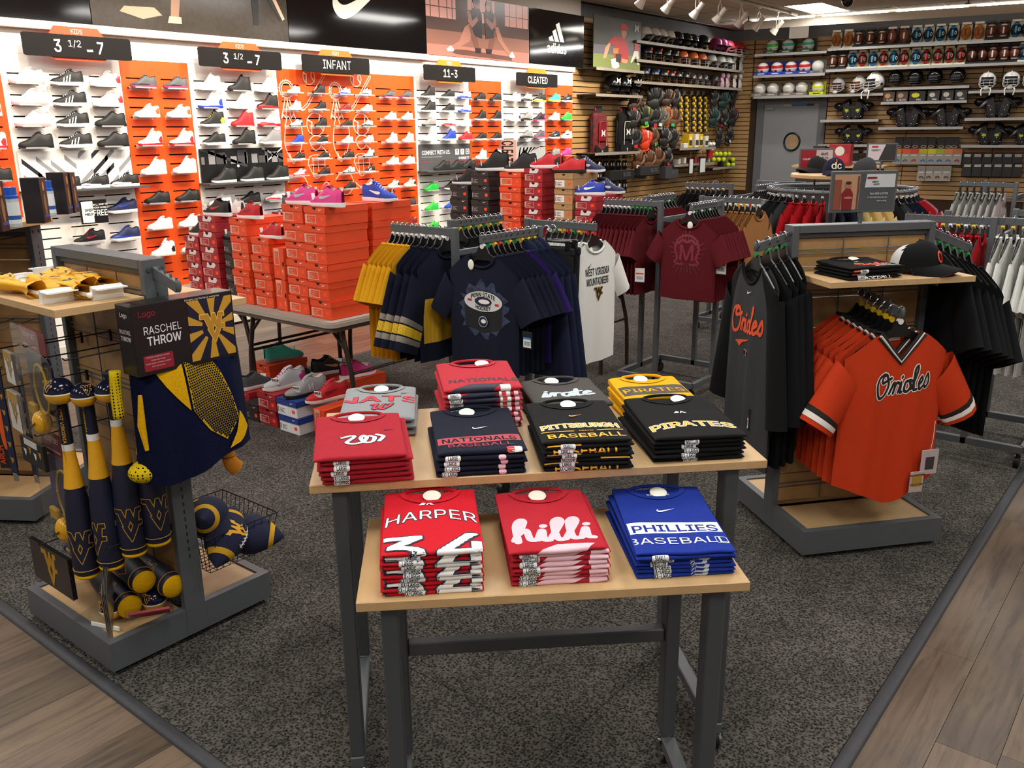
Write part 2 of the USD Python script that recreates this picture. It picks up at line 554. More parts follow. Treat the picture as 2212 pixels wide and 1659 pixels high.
part(wall_left, 'backing', box(WALL_X, PANEL_X - 0.019, -1, 9.56, 0.0, PZ1), SLOT_D, False)
PANELS = [(0.0, 1.33, PW, 4), (1.33, 2.18, PW, 3), (2.18, 2.742, PO, 2), (2.742, 3.597, PW, 3), (3.597, 4.166, PO, 2), (4.166, 5.025, PW, 3), (5.025, 6.148, PO, 4), (6.148, 6.718, PO, 2), (6.718, 7.565, PW, 3), (7.565, 8.123, PO, 2), (8.123, 8.964, PW, 3), (8.964, 9.552, PO, 2)]
for a, b, m, c in PANELS:
    part(wall_left, 'panel', slot_panel(a + 0.001, b - 0.001, c), m, False)
part(wall_left, 'header', box(WALL_X, PANEL_X + 0.002, -1, 9.552, PZ1, 2.33), PW, False)
LEDGE = mat('#d8c6b6', 0.7)
part(wall_left, 'ledge', cat(box(WALL_X, PANEL_X + 0.075, -1, 6.875, 2.332, 2.386), box(WALL_X, PANEL_X + 0.035, 6.875, 9.56, 2.332, 2.386)), LEDGE, False)
part(wall_left, 'fascia', box(WALL_X, PANEL_X - 0.03, -1, 9.76, 2.386, CEIL), PLASTER, False)
part(wall_left, 'base_board', box(WALL_X, PANEL_X + 0.004, -1, 9.56, 0, 0.09), mat('#d9d2c8', 0.6), False)

SLAT = [mat('#b9925f', 0.5, 0.0, 'wood', 20.0, 0.1), mat('#b08955', 0.5, 0.0, 'wood', 20.0, 0.12), mat('#c09a68', 0.5, 0.0, 'wood', 20.0, 0.1)]
r = random.Random(4)


def slats(parent, ln, z0, z1, put, gap=0.011):
    n = int((z1 - z0) / PITCHZ)
    for k in range(n):
        za = z1 - (k + 1) * PITCHZ
        part(parent, 'slat', put(box(0, ln, -0.016, 0, za + gap, za + PITCHZ)), r.choice(SLAT), False)


part(wall_left, 'slat_groove', box(WALL_X, WALL_X + 0.004, 9.56, 14.5, 0.05, 3.03), mat('#3c2c1c', 0.9), False)
for k in range(4):
    slats(wall_left, 1.22, 0.6, 3.03, lambda m, k=k: mv(mv(m, rz=PI / 2), (WALL_X + 0.004, 9.575 + k * 1.232, 0)))
wall_back = struct('wall_back', mv(box(-0.3, 12, 0, 0.1, 0, CEIL), BW0, rz=BWA), GREYWALL, label='back wall with wooden slats under a grey band')


def on_back(u, off=0.0, z=0.0):         # a point u metres along the back wall, off metres in front of it
    return BW0 + BWD * u + BWN * off + np.array([0, 0, z])


part(wall_back, 'slat_groove', mv(cat(box(0.02, 0.5, -0.004, 0, 0.05, 3.03), box(0.5, 1.62, -0.004, 0, 2.1, 3.03), box(1.62, 6.6, -0.004, 0, 0.05, 3.03)), BW0, rz=BWA), mat('#3c2c1c', 0.9), False)
for u0, ln, zb in ((0.02, 0.36, 0.6), (0.4, 1.215, 2.1), (1.63, 1.21, 0.5), (2.85, 1.21, 0.5), (4.07, 1.21, 0.5), (5.29, 1.21, 0.5)):
    slats(wall_back, ln, zb, 3.03, lambda m, u0=u0: mv(m, on_back(u0, 0.004), rz=BWA))
struct('wall_right', box(3.6, 3.7, -4, 18, 0, CEIL), PLASTER, label='plain far right wall of the shop')
struct('wall_front', box(-7, 3.7, -4.1, -4, 0, CEIL), PLASTER, label='plain wall behind the viewer')

CEILM = mat('#cfc6b8', 0.9, 0.0, 'fabric', 40.0, 0.06, 0.05)
ceiling = struct('ceiling', box(-7, 3.7, -4.1, 18, CEIL + 0.02, CEIL + 0.1), mat('#8f877c', 0.9), label='suspended ceiling of off-white tiles in a grid')
GX, GY, TX, TY = -3.34, 12.08, 0.567, 1.18
TROFFERS = {(-3, 0)}
T_BAR = mat('#b5aa9b', 0.5)
for i in range(-7, 4):
    for j in range(-3, 4):
        if (i, j) in TROFFERS:
            continue
        x0, y0 = GX + i * TX, GY + j * TY
        if x0 < -7 or y0 > 16:
            continue
        part(ceiling, 'ceiling_tile', box(x0 + 0.008, x0 + TX - 0.008, y0 + 0.008, y0 + TY - 0.008, CEIL + 0.004, CEIL + 0.02), CEILM, False)
part(ceiling, 'tile_grid', cat([box(GX + i * TX - 0.012, GX + i * TX + 0.012, 8.5, 17, CEIL, CEIL + 0.006) for i in range(-6, 5)] + [box(-6.9, -1, GY + j * TY - 0.012, GY + j * TY + 0.012, CEIL + 0.0005, CEIL + 0.006) for j in range(-3, 5)]), T_BAR, False)
part(ceiling, 'near_tiles', cat(box(-7, 3.6, -4, 8.53, CEIL + 0.004, CEIL + 0.02), box(-1, 3.6, 8.53, 17, CEIL + 0.004, CEIL + 0.02)), CEILM, False, kind='stuff')

# door in the back wall
dr = struct('door', mv(box(0.62, 1.5, -0.03, 0, 0.0, 2.02), BW0, rz=BWA), mat('#8b8e93', 0.6), label='grey stockroom door with round porthole window')
part(dr, 'door_frame', mv(cat(box(0.5, 0.62, -0.05, 0, 0, 2.12), box(1.5, 1.62, -0.05, 0, 0, 2.12), box(0.62, 1.5, -0.05, 0, 2.02, 2.12)), BW0, rz=BWA), mat('#62656a', 0.6), False)
ring = np.array([[0.125 * cos(t), 0, 0.14 * sin(t)] for t in np.arange(32) * PI / 16])
c0 = on_back(1.11, 0.035, 1.42)
part(dr, 'porthole_rim', mv(tube(ring, 0.016, 8, True), c0, rz=BWA), BLACK)
part(dr, 'porthole_glass', mv(prism(Point(0, 0).buffer(0.118), 0.004, 'xz'), c0, rz=BWA), mat('#9c9384', 0.08))
part(dr, 'box_behind_glass', mv(cat(box(-0.035, 0.07, -0.004, -0.001, -0.075, 0.085)), c0, rz=BWA), mat('#b58f5e', 0.7), False)
part(dr, 'closer', mv(box(0.64, 0.78, -0.06, -0.03, 1.93, 1.98), BW0, rz=BWA), mat('#8f8f8f', 0.5), False)
for k, (a, b, c) in enumerate(((0.93, 1.06, '#c9a87c'), (1.06, 1.3, '#2d6ea8'), (1.3, 1.42, '#2a2a2c'))):
    part(dr, 'stock_box', mv(box(a, b, -0.004, -0.031, 1.985, 2.015), BW0, rz=BWA), mat(c, 0.7), False)
# ---------------------------------------------------------------- prints used on clothes, signs and boxes (all in metres around their centre)
def swoosh(w):
    o = spline([(1.0, .43), (.62, .23), (.36, .10), (.18, .055), (.07, .09), (.01, .19), (.03, .31), (.10, .42)], 6)
    i = spline([(.10, .42), (.085, .31), (.13, .235), (.22, .215), (.38, .25), (.66, .33), (1.0, .43)], 6)
    return affinity.scale(affinity.translate(Polygon(np.vstack([o, i[1:]])).buffer(0), -.5, -.22), w, w, origin=(0, 0))


def stripes3(w):        # three slanting bars rising to the right
    b = [Polygon([(x, 0), (x + .26, 0), (x + .26 - h * .46, h), (x - h * .46 + .02, h)]) for x, h in ((.0, .30), (.36, .62), (.72, .95))]
    b = [Polygon([(x, 0), (x + .24, 0), (x + .24 - .5 * h, h), (x - .5 * h + (.0), h + .13 if False else h)]) for x, h in ((.05, .22), (.38, .55), (.71, .9))]
    return affinity.scale(affinity.translate(unary_union(b), -.5, 0), w, w, origin=(0, 0))


def ua_mark(w):
    a = strokes([[(-.42, .5), (-.25, .2), (0, .12), (.25, .2), (.42, .5)], [(-.42, -.5), (-.25, -.2), (0, -.12), (.25, -.2), (.42, -.5)]], .17, 2)
    b = strokes([[(-.42, .5), (-.34, .2), (-.3, 0), (-.34, -.2), (-.42, -.5)], [(.42, .5), (.34, .2), (.3, 0), (.34, -.2), (.42, -.5)]], .16, 2)
    return affinity.scale(unary_union([a, b]), w * .9, w * .8, origin=(0, 0))


def flying_wv(w):
    g = strokes([[(-.5, .42), (-.3, .42)], [(.3, .42), (.5, .42)]], .01)
    p = Polygon([(-.5, .5), (-.18, .5), (-.06, .2), (.02, .5), (.12, .5), (.2, .2), (.3, .5), (.5, .5), (.5, .36), (.4, .36), (.36, .05), (.5, .05), (.5, -.08), (.34, -.08), (.06, -.6), (-.2, -.08), (-.02, -.08), (.06, -.28), (.16, -.06), (.08, .12), (-.02, -.1), (-.14, -.1), (-.32, .36), (-.5, .36)])
    return affinity.scale(p.buffer(0), w, w, origin=(0, 0))


SCRIPT = {      # hand-drawn script letters as strokes in a unit-high box: (width, strokes)
    'O': (.95, [[(.5, .95), (.2, .85), (.1, .5), (.3, .05), (.62, .1), (.78, .5), (.62, .9), (.4, .8), (.45, .62), (.9, .72)]]),
    'r': (.42, [[(-.06, .12), (.1, .5), (.18, .42), (.14, .1)], [(.18, .36), (.28, .5), (.4, .46)]]),
    'i': (.26, [[(-.02, .1), (.1, .48), (.1, .1), (.2, .06)], [(.13, .66), (.15, .68)]]),
    'o': (.44, [[(.3, .47), (.1, .42), (.06, .14), (.24, .03), (.38, .22), (.3, .47), (.46, .42)]]),
    'l': (.3, [[(-.02, .12), (.24, .78), (.22, .98), (.1, .8), (.1, .12), (.26, .06)]]),
    'e': (.4, [[(.05, .22), (.3, .36), (.22, .5), (.06, .3), (.14, .04), (.38, .12)]]),
    's': (.44, [[(-.02, .1), (.24, .52), (.34, .2), (.2, .02), (.04, .1)]]),
    'h': (.46, [[(.0, .1), (.22, .8), (.18, .96), (.06, .7), (.06, .02)], [(.06, .3), (.24, .5), (.3, .1), (.44, .08)]]),
    'P': (.8, [[(.2, .02), (.3, .9)], [(.05, .72), (.3, .95), (.68, .85), (.62, .52), (.28, .42)]]),
    'a': (.48, [[(.34, .46), (.1, .42), (.06, .12), (.22, .03), (.36, .3), (.36, .46), (.36, .1), (.5, .08)]]),
    't': (.34, [[(.0, .1), (.16, .82), (.12, .1), (.3, .06)], [(.0, .52), (.32, .56)]]),
    'W': (1.1, [[(.0, .8), (.2, .95), (.22, .4), (.34, .05), (.54, .5), (.6, .9), (.58, .3), (.74, .05), (.96, .5), (.98, .95), (.86, .8)]]),
}


def script(t, h, w=.1, slant=.25):
    x, out = 0.0, []
    for c in t:
        wd, ls = SCRIPT[c]
        out += [[(a + x, b) for a, b in l] for l in ls]
        x += wd
    g = strokes(out, w)
    g = affinity.affine_transform(g, [h, slant * h, 0, h, 0, 0])
    a, b, c, d = g.bounds
    return affinity.translate(g, -(a + c) / 2, -(b + d) / 2)


def rrect(w, h, r):
    return sbox(-w / 2 + r, -h / 2 + r, w / 2 - r, h / 2 - r).buffer(r)


def tr(g, x, y, a=0.0):
    return affinity.translate(affinity.rotate(g, a, origin=(0, 0)), x, y)


RED, NAVY, YEL = cloth('#a3222f'), cloth('#161a2b'), cloth('#e6a812')
MAROON = cloth('#5d1219')
INK_W, INK_K = mat('#ecebe8', 0.7), mat('#151518', 0.7)
INK_R, INK_N, INK_Y, INK_O = mat('#c3202c', 0.7), mat('#1a1d33', 0.7), mat('#e8ac2b', 0.7), mat('#e2542a', 0.7)
INK_P, INK_G, INK_B = mat('#e9bfcb', 0.7), mat('#b9c6cf', 0.7), mat('#20409f', 0.7)
STICK = mat('#dfe3e6', 0.25)
DISC = mat('#efeee0', 0.3)

# ---------------------------------------------------------------- the two nesting tables
ST_A = mat('#454a4e', 0.45, 0.0, 'fabric', 400.0, 0.06, 0.02)


def nest_table(label, loc, rz, w, d, h, xl, xr, stretch=None):
    t = thing('nesting_table', label, 'table', loc, rz)
    part(t, 'tabletop', rbox((w / 2, d / 2, h - 0.011), (w, d, 0.022), 0.002), MAPLE)
    lw, ld = 0.036, 0.052
    for x in (xl, xr):
        for y in (0.018, d - 0.075):
            part(t, 'leg', rbox((x, y + ld / 2, (h - 0.022 + 0.095) / 2), (lw, ld, h - 0.022 - 0.095), 0.003), ST_A)
        part(t, 'base_bar', rbox((x, d / 2 - 0.03, 0.078), (lw, d - 0.09, 0.034), 0.003), GREY)
        part(t, 'top_rail', rbox((x, d / 2 - 0.03, h - 0.04), (lw, d - 0.16, 0.034), 0.003), ST_A)
        for y in (0.045, d - 0.05):
            c = part(t, 'caster', cat(cyl((x - 0.011, y, 0.034), (x + 0.011, y, 0.034), 0.034, 20), cyl((x, y, 0.05), (x, y, 0.075), 0.008)), BLACK)
            part(c, 'hood', cat([cyl((x + s * 0.0115, y, 0.036), (x + s * 0.018, y, 0.036), 0.03, 20) for s in (-1, 1)]), CHROME)
    if stretch:
        part(t, 'stretcher', rbox(((xl + xr) / 2, d - 0.05, stretch), (xr - xl - lw, 0.03, 0.036), 0.003), ST_A)
    else:
        part(t, 'stretcher', rbox(((xl + xr) / 2, d - 0.05, h - 0.05), (xr - xl - lw, 0.03, 0.036), 0.003), ST_A)
    return t


UA, LA = rad(45.93), rad(43.8)
UO, LO = np.array([-1.516, 1.146, 0.0]), np.array([-1.216, 1.010, 0.0])
nest_table('taller maple topped nesting table on grey wheeled steel frame', UO, UA, 1.092, 0.541, 0.85, 0.066, 1.012)
nest_table('lower maple topped nesting table tucked in front of the taller one', LO, LA, 0.81, 0.398, 0.72, 0.064, 0.748, 0.39)


# ---------------------------------------------------------------- folded shirts
def slab(w, d, t, seed, neck=False):
    """The surface of a folded shirt: fn(x, s), s metres from the front fold's upper edge: + back over the top, - down the front."""
    r = t / 2
    amp = min(0.0035, t * .05)

    def fn(x, s, out=0.0):
        x, s = np.asarray(x, float), np.asarray(s, float)
        e = np.clip(np.abs(x) / (w / 2), 0, 1)
        g = np.sqrt(np.clip(1 - e ** 5, 0, 1))
        ph = np.clip(-s / r, 0, PI)
        y = np.where(s > 0, r + s, r - (r + out) * np.sin(ph))
        z = np.where(s > 0, r + (r + out), r + (r + out) * np.cos(ph))
        nz = (meshkit.fbm(np.stack([x * 14, y * 14, np.full_like(x, seed * 3.7)], -1), 3) - .5) * 2
        z = r + (z - r) * (0.25 + .75 * g) + amp * nz * np.where(s > 0, 1, np.cos(np.clip(ph, 0, PI / 2)))
        y = y + 0.004 * nz
        if neck:
            q = np.sqrt((x / .056) ** 2 + ((y - d + .006) / .05) ** 2)
            z = z - np.where(s > 0, (t * .62) * np.clip((1.06 - q) / .12, 0, 1), 0)
            z = z + np.where(s > 0, 0.004 * np.clip((y - d * .62) / (d * .38), 0, 1), 0)
        return np.stack([x, y, z], -1)

    return fn


def slab_mesh(w, d, t, fn, fine_=False):
    r = t / 2
    nx = 30 if fine_ else 14
    xs = np.linspace(-1, 1, nx)
    xs = np.sign(xs) * (1 - (1 - np.abs(xs)) ** 1.6) * w / 2
    s_f = -np.linspace(PI, 0, 6) * r
    s_t = np.linspace(0.004, d - 2 * r, 26 if fine_ else 8)
    ss = np.concatenate([s_f, s_t])
    X, S = np.meshgrid(xs, ss, indexing='ij')
    v = fn(X.ravel(), S.ravel()).reshape(nx, len(ss), 3)
    # round the back down to the bottom
    zb = v[:, -1:, :].copy()
    b1 = zb.copy(); b1[:, :, 1] += r * .8; b1[:, :, 2] = np.maximum(r, zb[:, :, 2] * .6)
    b2 = zb.copy(); b2[:, :, 2] = 0.0005
    v = np.concatenate([v, b1, b2], 1)
    n2 = v.shape[1]
    f = grid_faces(nx, n2, True)
    k = nx * n2
    V = v.reshape(-1, 3)
    i = np.arange(n2); j = (i + 1) % n2
    V = np.vstack([V, v[0].mean(0)[None], v[-1].mean(0)[None]])
    f = np.vstack([f, np.stack([np.full(n2, k), i, j], -1), np.stack([np.full(n2, k + 1), (nx - 1) * n2 + j, (nx - 1) * n2 + i], -1)])
    return V, f[:, ::-1]


PLACE = ''


def sticker(p, fn, x, s, size):
    g = tr(rrect(.036, .0135, .006), x, s)
    q = part(p, 'size_sticker', drape(g, lambda a, b: fn(a, b, .0026), .006), STICK, True)
    part(q, 'lettering', drape(tr(text(size, .0065, sx=.8), x, s - .003), lambda a, b: fn(a, b, .0032), .006), INK_K, False)


SIZES = ['SMALL', 'SMALL', 'MEDIUM', 'LARGE', 'LARGE', 'X-LARGE', 'XX-LARGE', 'XX-LARGE', 'XX-LARGE', 'XX-LARGE']


def stack(O, A, h0, x, y, w, d, n, t, m, label, top_prints, front_prints, rot=0.0, seed=0, neck_mat=None, collar=None, where='', messy=.004, stick_x=-.06, sizes=SIZES):
    """n folded shirts. prints: lists of (polygon in x and s, material). The top one has its neck and full print; those below show their front folds."""
    r = random.Random(seed)
    ex, ey = np.array([cos(A), sin(A), 0]), np.array([-sin(A), cos(A), 0])
    for k in range(n):
        topmost = k == n - 1
        i = n - 1 - k
        lab = f'{label[0]} folded T-shirt with {label[1]} topping {where}' if topmost else f'{label[0]} folded T-shirt, {ORD[i]} from the top of {where}'
        c = O + ex * (x + r.uniform(-messy, messy)) + ey * (y + r.uniform(-messy, messy)) + np.array([0, 0, h0 + k * t])
        p = thing('folded_t_shirt', lab, 't-shirt', c, A + rot + r.uniform(-.03, .03))
        fn = slab(w, d, t * .93, seed + k, topmost)
        part(p, 'body', slab_mesh(w, d, t * .93, fn, topmost), m, 40)
        for li, (g, ink) in enumerate(top_prints if topmost else front_prints(k) if front_prints else []):
            g = g.buffer(0).intersection(sbox(-w / 2 * .97, -PI * t * .5, w / 2 * .97, d - .02))
            if not g.is_empty:
                part(p, 'print', drape(g, lambda a, b: fn(a, b, .0006 + .0004 * li), .008), ink, True)
        if topmost:
            a = np.linspace(PI + .15, 2 * PI - .15, 22)
            q = np.stack([.059 * np.cos(a), d - .006 + .054 * np.sin(a)], -1)
            oc = Polygon(np.vstack([np.stack([.072 * np.cos(a), d - .006 + .066 * np.sin(a)], -1), q[::-1]])).buffer(0)
            part(p, 'collar', cat(drape(affinity.translate(oc, 0, -t * .47), lambda x_, s_: fn(x_, np.maximum(s_, .001), .0022), .008), tube(fn(q[:, 0] * 1.02, np.clip(q[:, 1] - t * .47, 0.001, None), .001), .0022, 6)), collar or m, True)
            a2 = np.linspace(0, PI, 14)
            part(p, 'collar_back', tube(np.stack([.06 * np.cos(a2), d - .006 + .014 * np.sin(a2), t * .9 + .004 * np.sin(a2)], -1), .0042, 8), collar or m)
            part(p, 'neck_tag', mv(ellipsoid((0, 0, 0), (.021, .021, .004), 2), (r.uniform(-.02, .03), d - .03, t * .93 + .003), rx=.2), DISC)
        else:
            for _ in range(1):
                sticker(p, fn, stick_x + r.uniform(-.006, .006), -t * .55, sizes[min(i, len(sizes) - 1)])
    return p, fn


def band(s0, s1, w, wob=0.0, k=0):
    xs = np.linspace(-w / 2, w / 2, 12)
    a = [(x, s0 + wob * sin(9 * x + k)) for x in xs]
    b = [(x, s1 + wob * sin(9 * x + k + .6)) for x in xs[::-1]]
    return Polygon(a + b).buffer(0)


# taller table, left to right
U1 = (UO, UA, 0.85)
# grey
W_ = text('NATS', .05, True)
g = arch(affinity.scale(W_, 1.25, 1.0, origin=(0, 0)), 1.6)
cw = script('W', .052, .13)
stack(*U1, .152, .300, .2, .285, 3, .02, cloth('#8d9194'), ('light grey', 'arched red letters'),
      [(tr(g, 0, .135).buffer(.0018), INK_N), (tr(g, 0, .135), INK_R), (tr(cw, .01, .085).buffer(.003), INK_N), (tr(cw, .01, .085), INK_R), (tr(swoosh(.026), .072, .2), INK_N)], None, -.05, 1, where="the back left stack")
# red with the curly letter
cw = strokes([[(-.95, .5), (-.55, .72), (-.42, .5), (-.75, -.2), (-.5, -.5), (-.05, -.3), (.15, .3), (.0, .62), (-.12, .2), (.1, -.4), (.4, -.3), (.5, .3), (.28, .55)], [(.62, .7), (.9, .35), (.7, -.3)]], .2)
cw = affinity.scale(cw, .052, .046, origin=(0, 0))
stack(*U1, .128, -.016, .208, .30, 6, .0125, RED, ('red', 'curly white letter'),
      [(tr(cw, .01, .1).buffer(.002), INK_N), (tr(cw, .01, .1), INK_W), (tr(swoosh(.03), .075, .165), INK_N)], None, .06, 2, where="the upper front left stack", messy=.008, stick_x=-.055, sizes=['LARGE', 'LARGE', 'LARGE', 'LARGE', 'X-LARGE', 'X-LARGE'])
# red with navy and white marks, behind the navy one
z = arch(text('NATIONALS', .03, True, sx=.8), 1.2)


def rn_front(k):
    return [(Polygon([(-.09, -.02), (-.02, .004), (.06, .004), (.02, -.02)]), INK_N), (tr(sbox(0, -.02, .03, .01), .045, 0), INK_W), (tr(sbox(0, -.012, .012, .004), .052, 0), INK_R), (tr(sbox(0, -.02, .012, .01), .085, 0), INK_P)]


stack(*U1, .432, .335, .212, .27, 8, .0145, cloth('#b5303c'), ('red', 'navy lettering'), [(tr(z, .01, .06), INK_N), (Polygon([(-.1, -.02), (-.03, .03), (.06, .03), (.02, -.02)]), INK_N), (tr(sbox(-.014, -.02, .014, .014), .06, 0), INK_W)], rn_front, .02, 3, where='the tall back row stack', stick_x=-.075)
# navy
ban = band(.052, .096, .2, .004)
l1 = arch(text('NATIONALS', .026, True, sx=.86), .5)
l2 = text('BASEBALL', .02, False, sx=1.15)
mlb = rrect(.034, .02, .004)
fig = unary_union([Point(0, .003).buffer(.0035), Polygon([(-.004, -.008), (.006, -.008), (.009, -.002), (.004, .003), (-.003, .0)])])


def navy_front(k):
    return [(tr(Point(0, 0).buffer(.009), .05, -.006), INK_P)]


stack(*U1, .397, .004, .21, .315, 5, .0122, NAVY, ('navy', 'red lettered band'),
      [(ban.difference(tr(l1, 0, .063)), mat('#a8323f', 0.7)), (tr(l2, 0, .026), mat('#a8323f', 0.7)), (tr(swoosh(.042), .012, .155), INK_W), (tr(mlb, .076, -.001), INK_W), (tr(mlb.buffer(-.0015), .072, -.001).intersection(sbox(0, -1, .075, 1)), INK_R), (tr(fig, .078, -.002), INK_W)],
      navy_front, 0.0, 4, where='the navy stack', stick_x=-.07, sizes=['LARGE', 'LARGE', 'LARGE', 'X-LARGE', 'XX-LARGE'])
# charcoal with pale script
sc = script('irate', .075, .16, .1)
stack(*U1, .675, .305, .212, .24, 3, .024, cloth('#4b4846'), ('charcoal', 'pale blue script'), [(tr(sc, .0, .085), INK_G)],
      lambda k: [(Polygon([(-.06, -.04), (-.03, .01), (.04, .01), (.02, -.04)]), INK_G), (sbox(.055, -.04, .075, .01), mat('#a7842a', 0.7))], .05, 5, where='the charcoal back row stack')
# black with gold and white arched letters
a1 = arch(text('PITTSBURGH', .03, True, sx=.72), 1.4)
a2 = text('BASEBALL', .027, True, sx=1.02)


def pit_front(k):
    return [(tr(text('BASEBALL', .02, True, sx=1.2), 0, -.016), INK_Y)] if k in (0, 4) else ([(sbox(-.1, -.004, -.02, .002), INK_Y)] if k % 2 else [(sbox(.03, -.005, .1, .001), INK_Y)])


stack(*U1, .647, -.008, .214, .30, 7, .0112, cloth('#141617', .1), ('black', 'gold block lettering'),
      [(tr(a1, 0, .088).buffer(.002), INK_W), (tr(a1, 0, .088), INK_Y), (tr(a2, .005, .014), INK_Y), (tr(text('PIRATES', .006), .01, .056), INK_Y), (sbox(-.1, .055, -.02, .059), INK_Y), (sbox(.035, .055, .1, .059), INK_Y), (tr(swoosh(.036), .005, .17), INK_Y)],
      pit_front, -.03, 6, where='the middle black stack', stick_x=-.05, sizes=['SMALL', 'SMALL', 'SMALL', 'SMALL', 'MEDIUM', 'LARGE', 'XX-LARGE'])
# yellow
y1 = arch(text('PIRATES', .034, True, sx=.9), .9)
stack(*U1, .925, .343, .2, .20, 4, .0165, YEL, ('bright yellow', 'black lettered band'), [(band(.02, .098, .19, .006).difference(tr(y1, 0, .045)), mat('#3a3733', 0.7)), (tr(swoosh(.036), .02, .14), INK_W)],
      lambda k: [(sbox(-.09, -.02, -.06, .01), mat('#3a3733', 0.7)), (sbox(-.04, -.02, .09, .006), mat('#3a3733', 0.7))], .03, 7, where="the back right stack")
# black, gold letters only
p1 = arch(text('PIRATES', .036, True, sx=1.02), 2.4, fan=0)
maj = unary_union([Polygon([(-.016, 0), (-.006, .016), (0, .007), (-.004, 0)]), Polygon([(.0, 0), (.006, .016), (.018, 0), (.01, 0), (.007, .007), (.004, 0)])])
stack(*U1, .927, .014, .228, .32, 6, .0112, cloth('#101112', .1), ('black', 'white-edged gold lettering'), [(tr(p1, 0, .07).buffer(.0018), INK_W), (tr(p1, 0, .07), INK_Y), (tr(maj, .0, .17), INK_W)], None, .0, 8,
      where="the front right black stack", stick_x=-.025, sizes=['MEDIUM', 'MEDIUM', 'LARGE', 'X-LARGE', 'XX-LARGE', 'XX-LARGE'])
# lower table
L1 = (LO, LA, 0.72)
ha = arch(text('HARPER', .046, False, sx=.82), 2.9, fan=-.6)
n34 = text('34', .1, True, sx=1.0)
n34 = affinity.scale(n34, 1.5, 1, origin=(0, 0))


def har_front(k):
    q = tr(n34, 0, -.03 - .012 * (k % 3))
    return [(q.buffer(.004), INK_N), (q, INK_W)]


stack(*L1, .155, .018, .206, .305, 10, .0097, cloth('#c21626'), ('bright red', 'arched white name'),
      [(tr(ha, 0, .15).buffer(.0018), INK_N), (tr(ha, 0, .15), INK_W), (tr(n34, 0, -.035).buffer(.004), INK_N), (tr(n34, 0, -.035), INK_W), (tr(maj, -.01, .22), INK_W)], har_front, .03, 9, where='the lower left stack', messy=.003, stick_x=-.045, sizes=['LARGE', 'LARGE', 'LARGE', 'LARGE', 'X-LARGE', 'X-LARGE', 'XX-LARGE'])
ph = script('hilli', .11, .15, .04)


def ph_front(k):
    return [(Polygon([(-.09 + .02 * (k % 3), -.02), (-.02, .004), (.06, .004), (.0, -.02)]), INK_P), (sbox(.06, -.02, .1, .004), INK_P)]


stack(*L1, .416, .032, .204, .30, 8, .0102, cloth('#b02230'), ('cherry red', 'large pale pink script'), [(tr(ph, .0, .09), INK_P), (Polygon([(-.06, -.02), (0, .02), (.08, .012), (.05, -.02)]), INK_P)], ph_front, .0, 10, where='the lower middle stack', stick_x=-.065)
b1 = arch(text('PHILLIES', .032, True, sx=.95), .5)
b2 = text('BASEBALL', .028, False, sx=1.15)
bb = band(.082, .135, .208, .004, 1)


def blue_front(k):
    return [(tr(text('P', .04, True, sx=1.3), .03, -.025), INK_G)] if k < 5 else []


stack(*L1, .683, .035, .21, .335, 7, .0085, cloth('#1b3391'), ('royal blue', 'white lettered band'),
      [(bb.difference(tr(b1, 0, .094)), INK_W), (tr(b2, -.006, .034), INK_W), (tr(swoosh(.044), .0, .2), INK_W), (tr(rrect(.026, .03, .004).difference(rrect(.023, .027, .003)), .088, .045), INK_W), (tr(text('THE NIKE TEE', .006), 0, .29), INK_W)],
      blue_front, -.02, 11, where='the lower right stack', stick_x=-.05, sizes=['SMALL', 'SMALL', 'MEDIUM', 'MEDIUM', 'X-LARGE', 'X-LARGE', 'XX-LARGE'])
# ---------------------------------------------------------------- shoes
def lerp(u, pts):
    return np.interp(u, [p[0] for p in pts], [p[1] for p in pts])


def smooth_pts(pts, k=6):
    return spline(pts, k)


HW = smooth_pts([(0, .045), (.03, .085), (.12, .118), (.3, .115), (.5, .122), (.7, .142), (.86, .122), (.95, .082), (1.0, .03)])
TOP_L = smooth_pts([(0, .36), (.08, .375), (.2, .335), (.3, .36), (.38, .41), (.46, .39), (.6, .29), (.75, .21), (.88, .175), (.96, .145), (1.0, .11)])
TOP_H = smooth_pts([(0, .47), (.08, .49), (.2, .46), (.3, .5), (.38, .54), (.46, .46), (.6, .31), (.75, .215), (.88, .18), (.96, .15), (1.0, .11)])


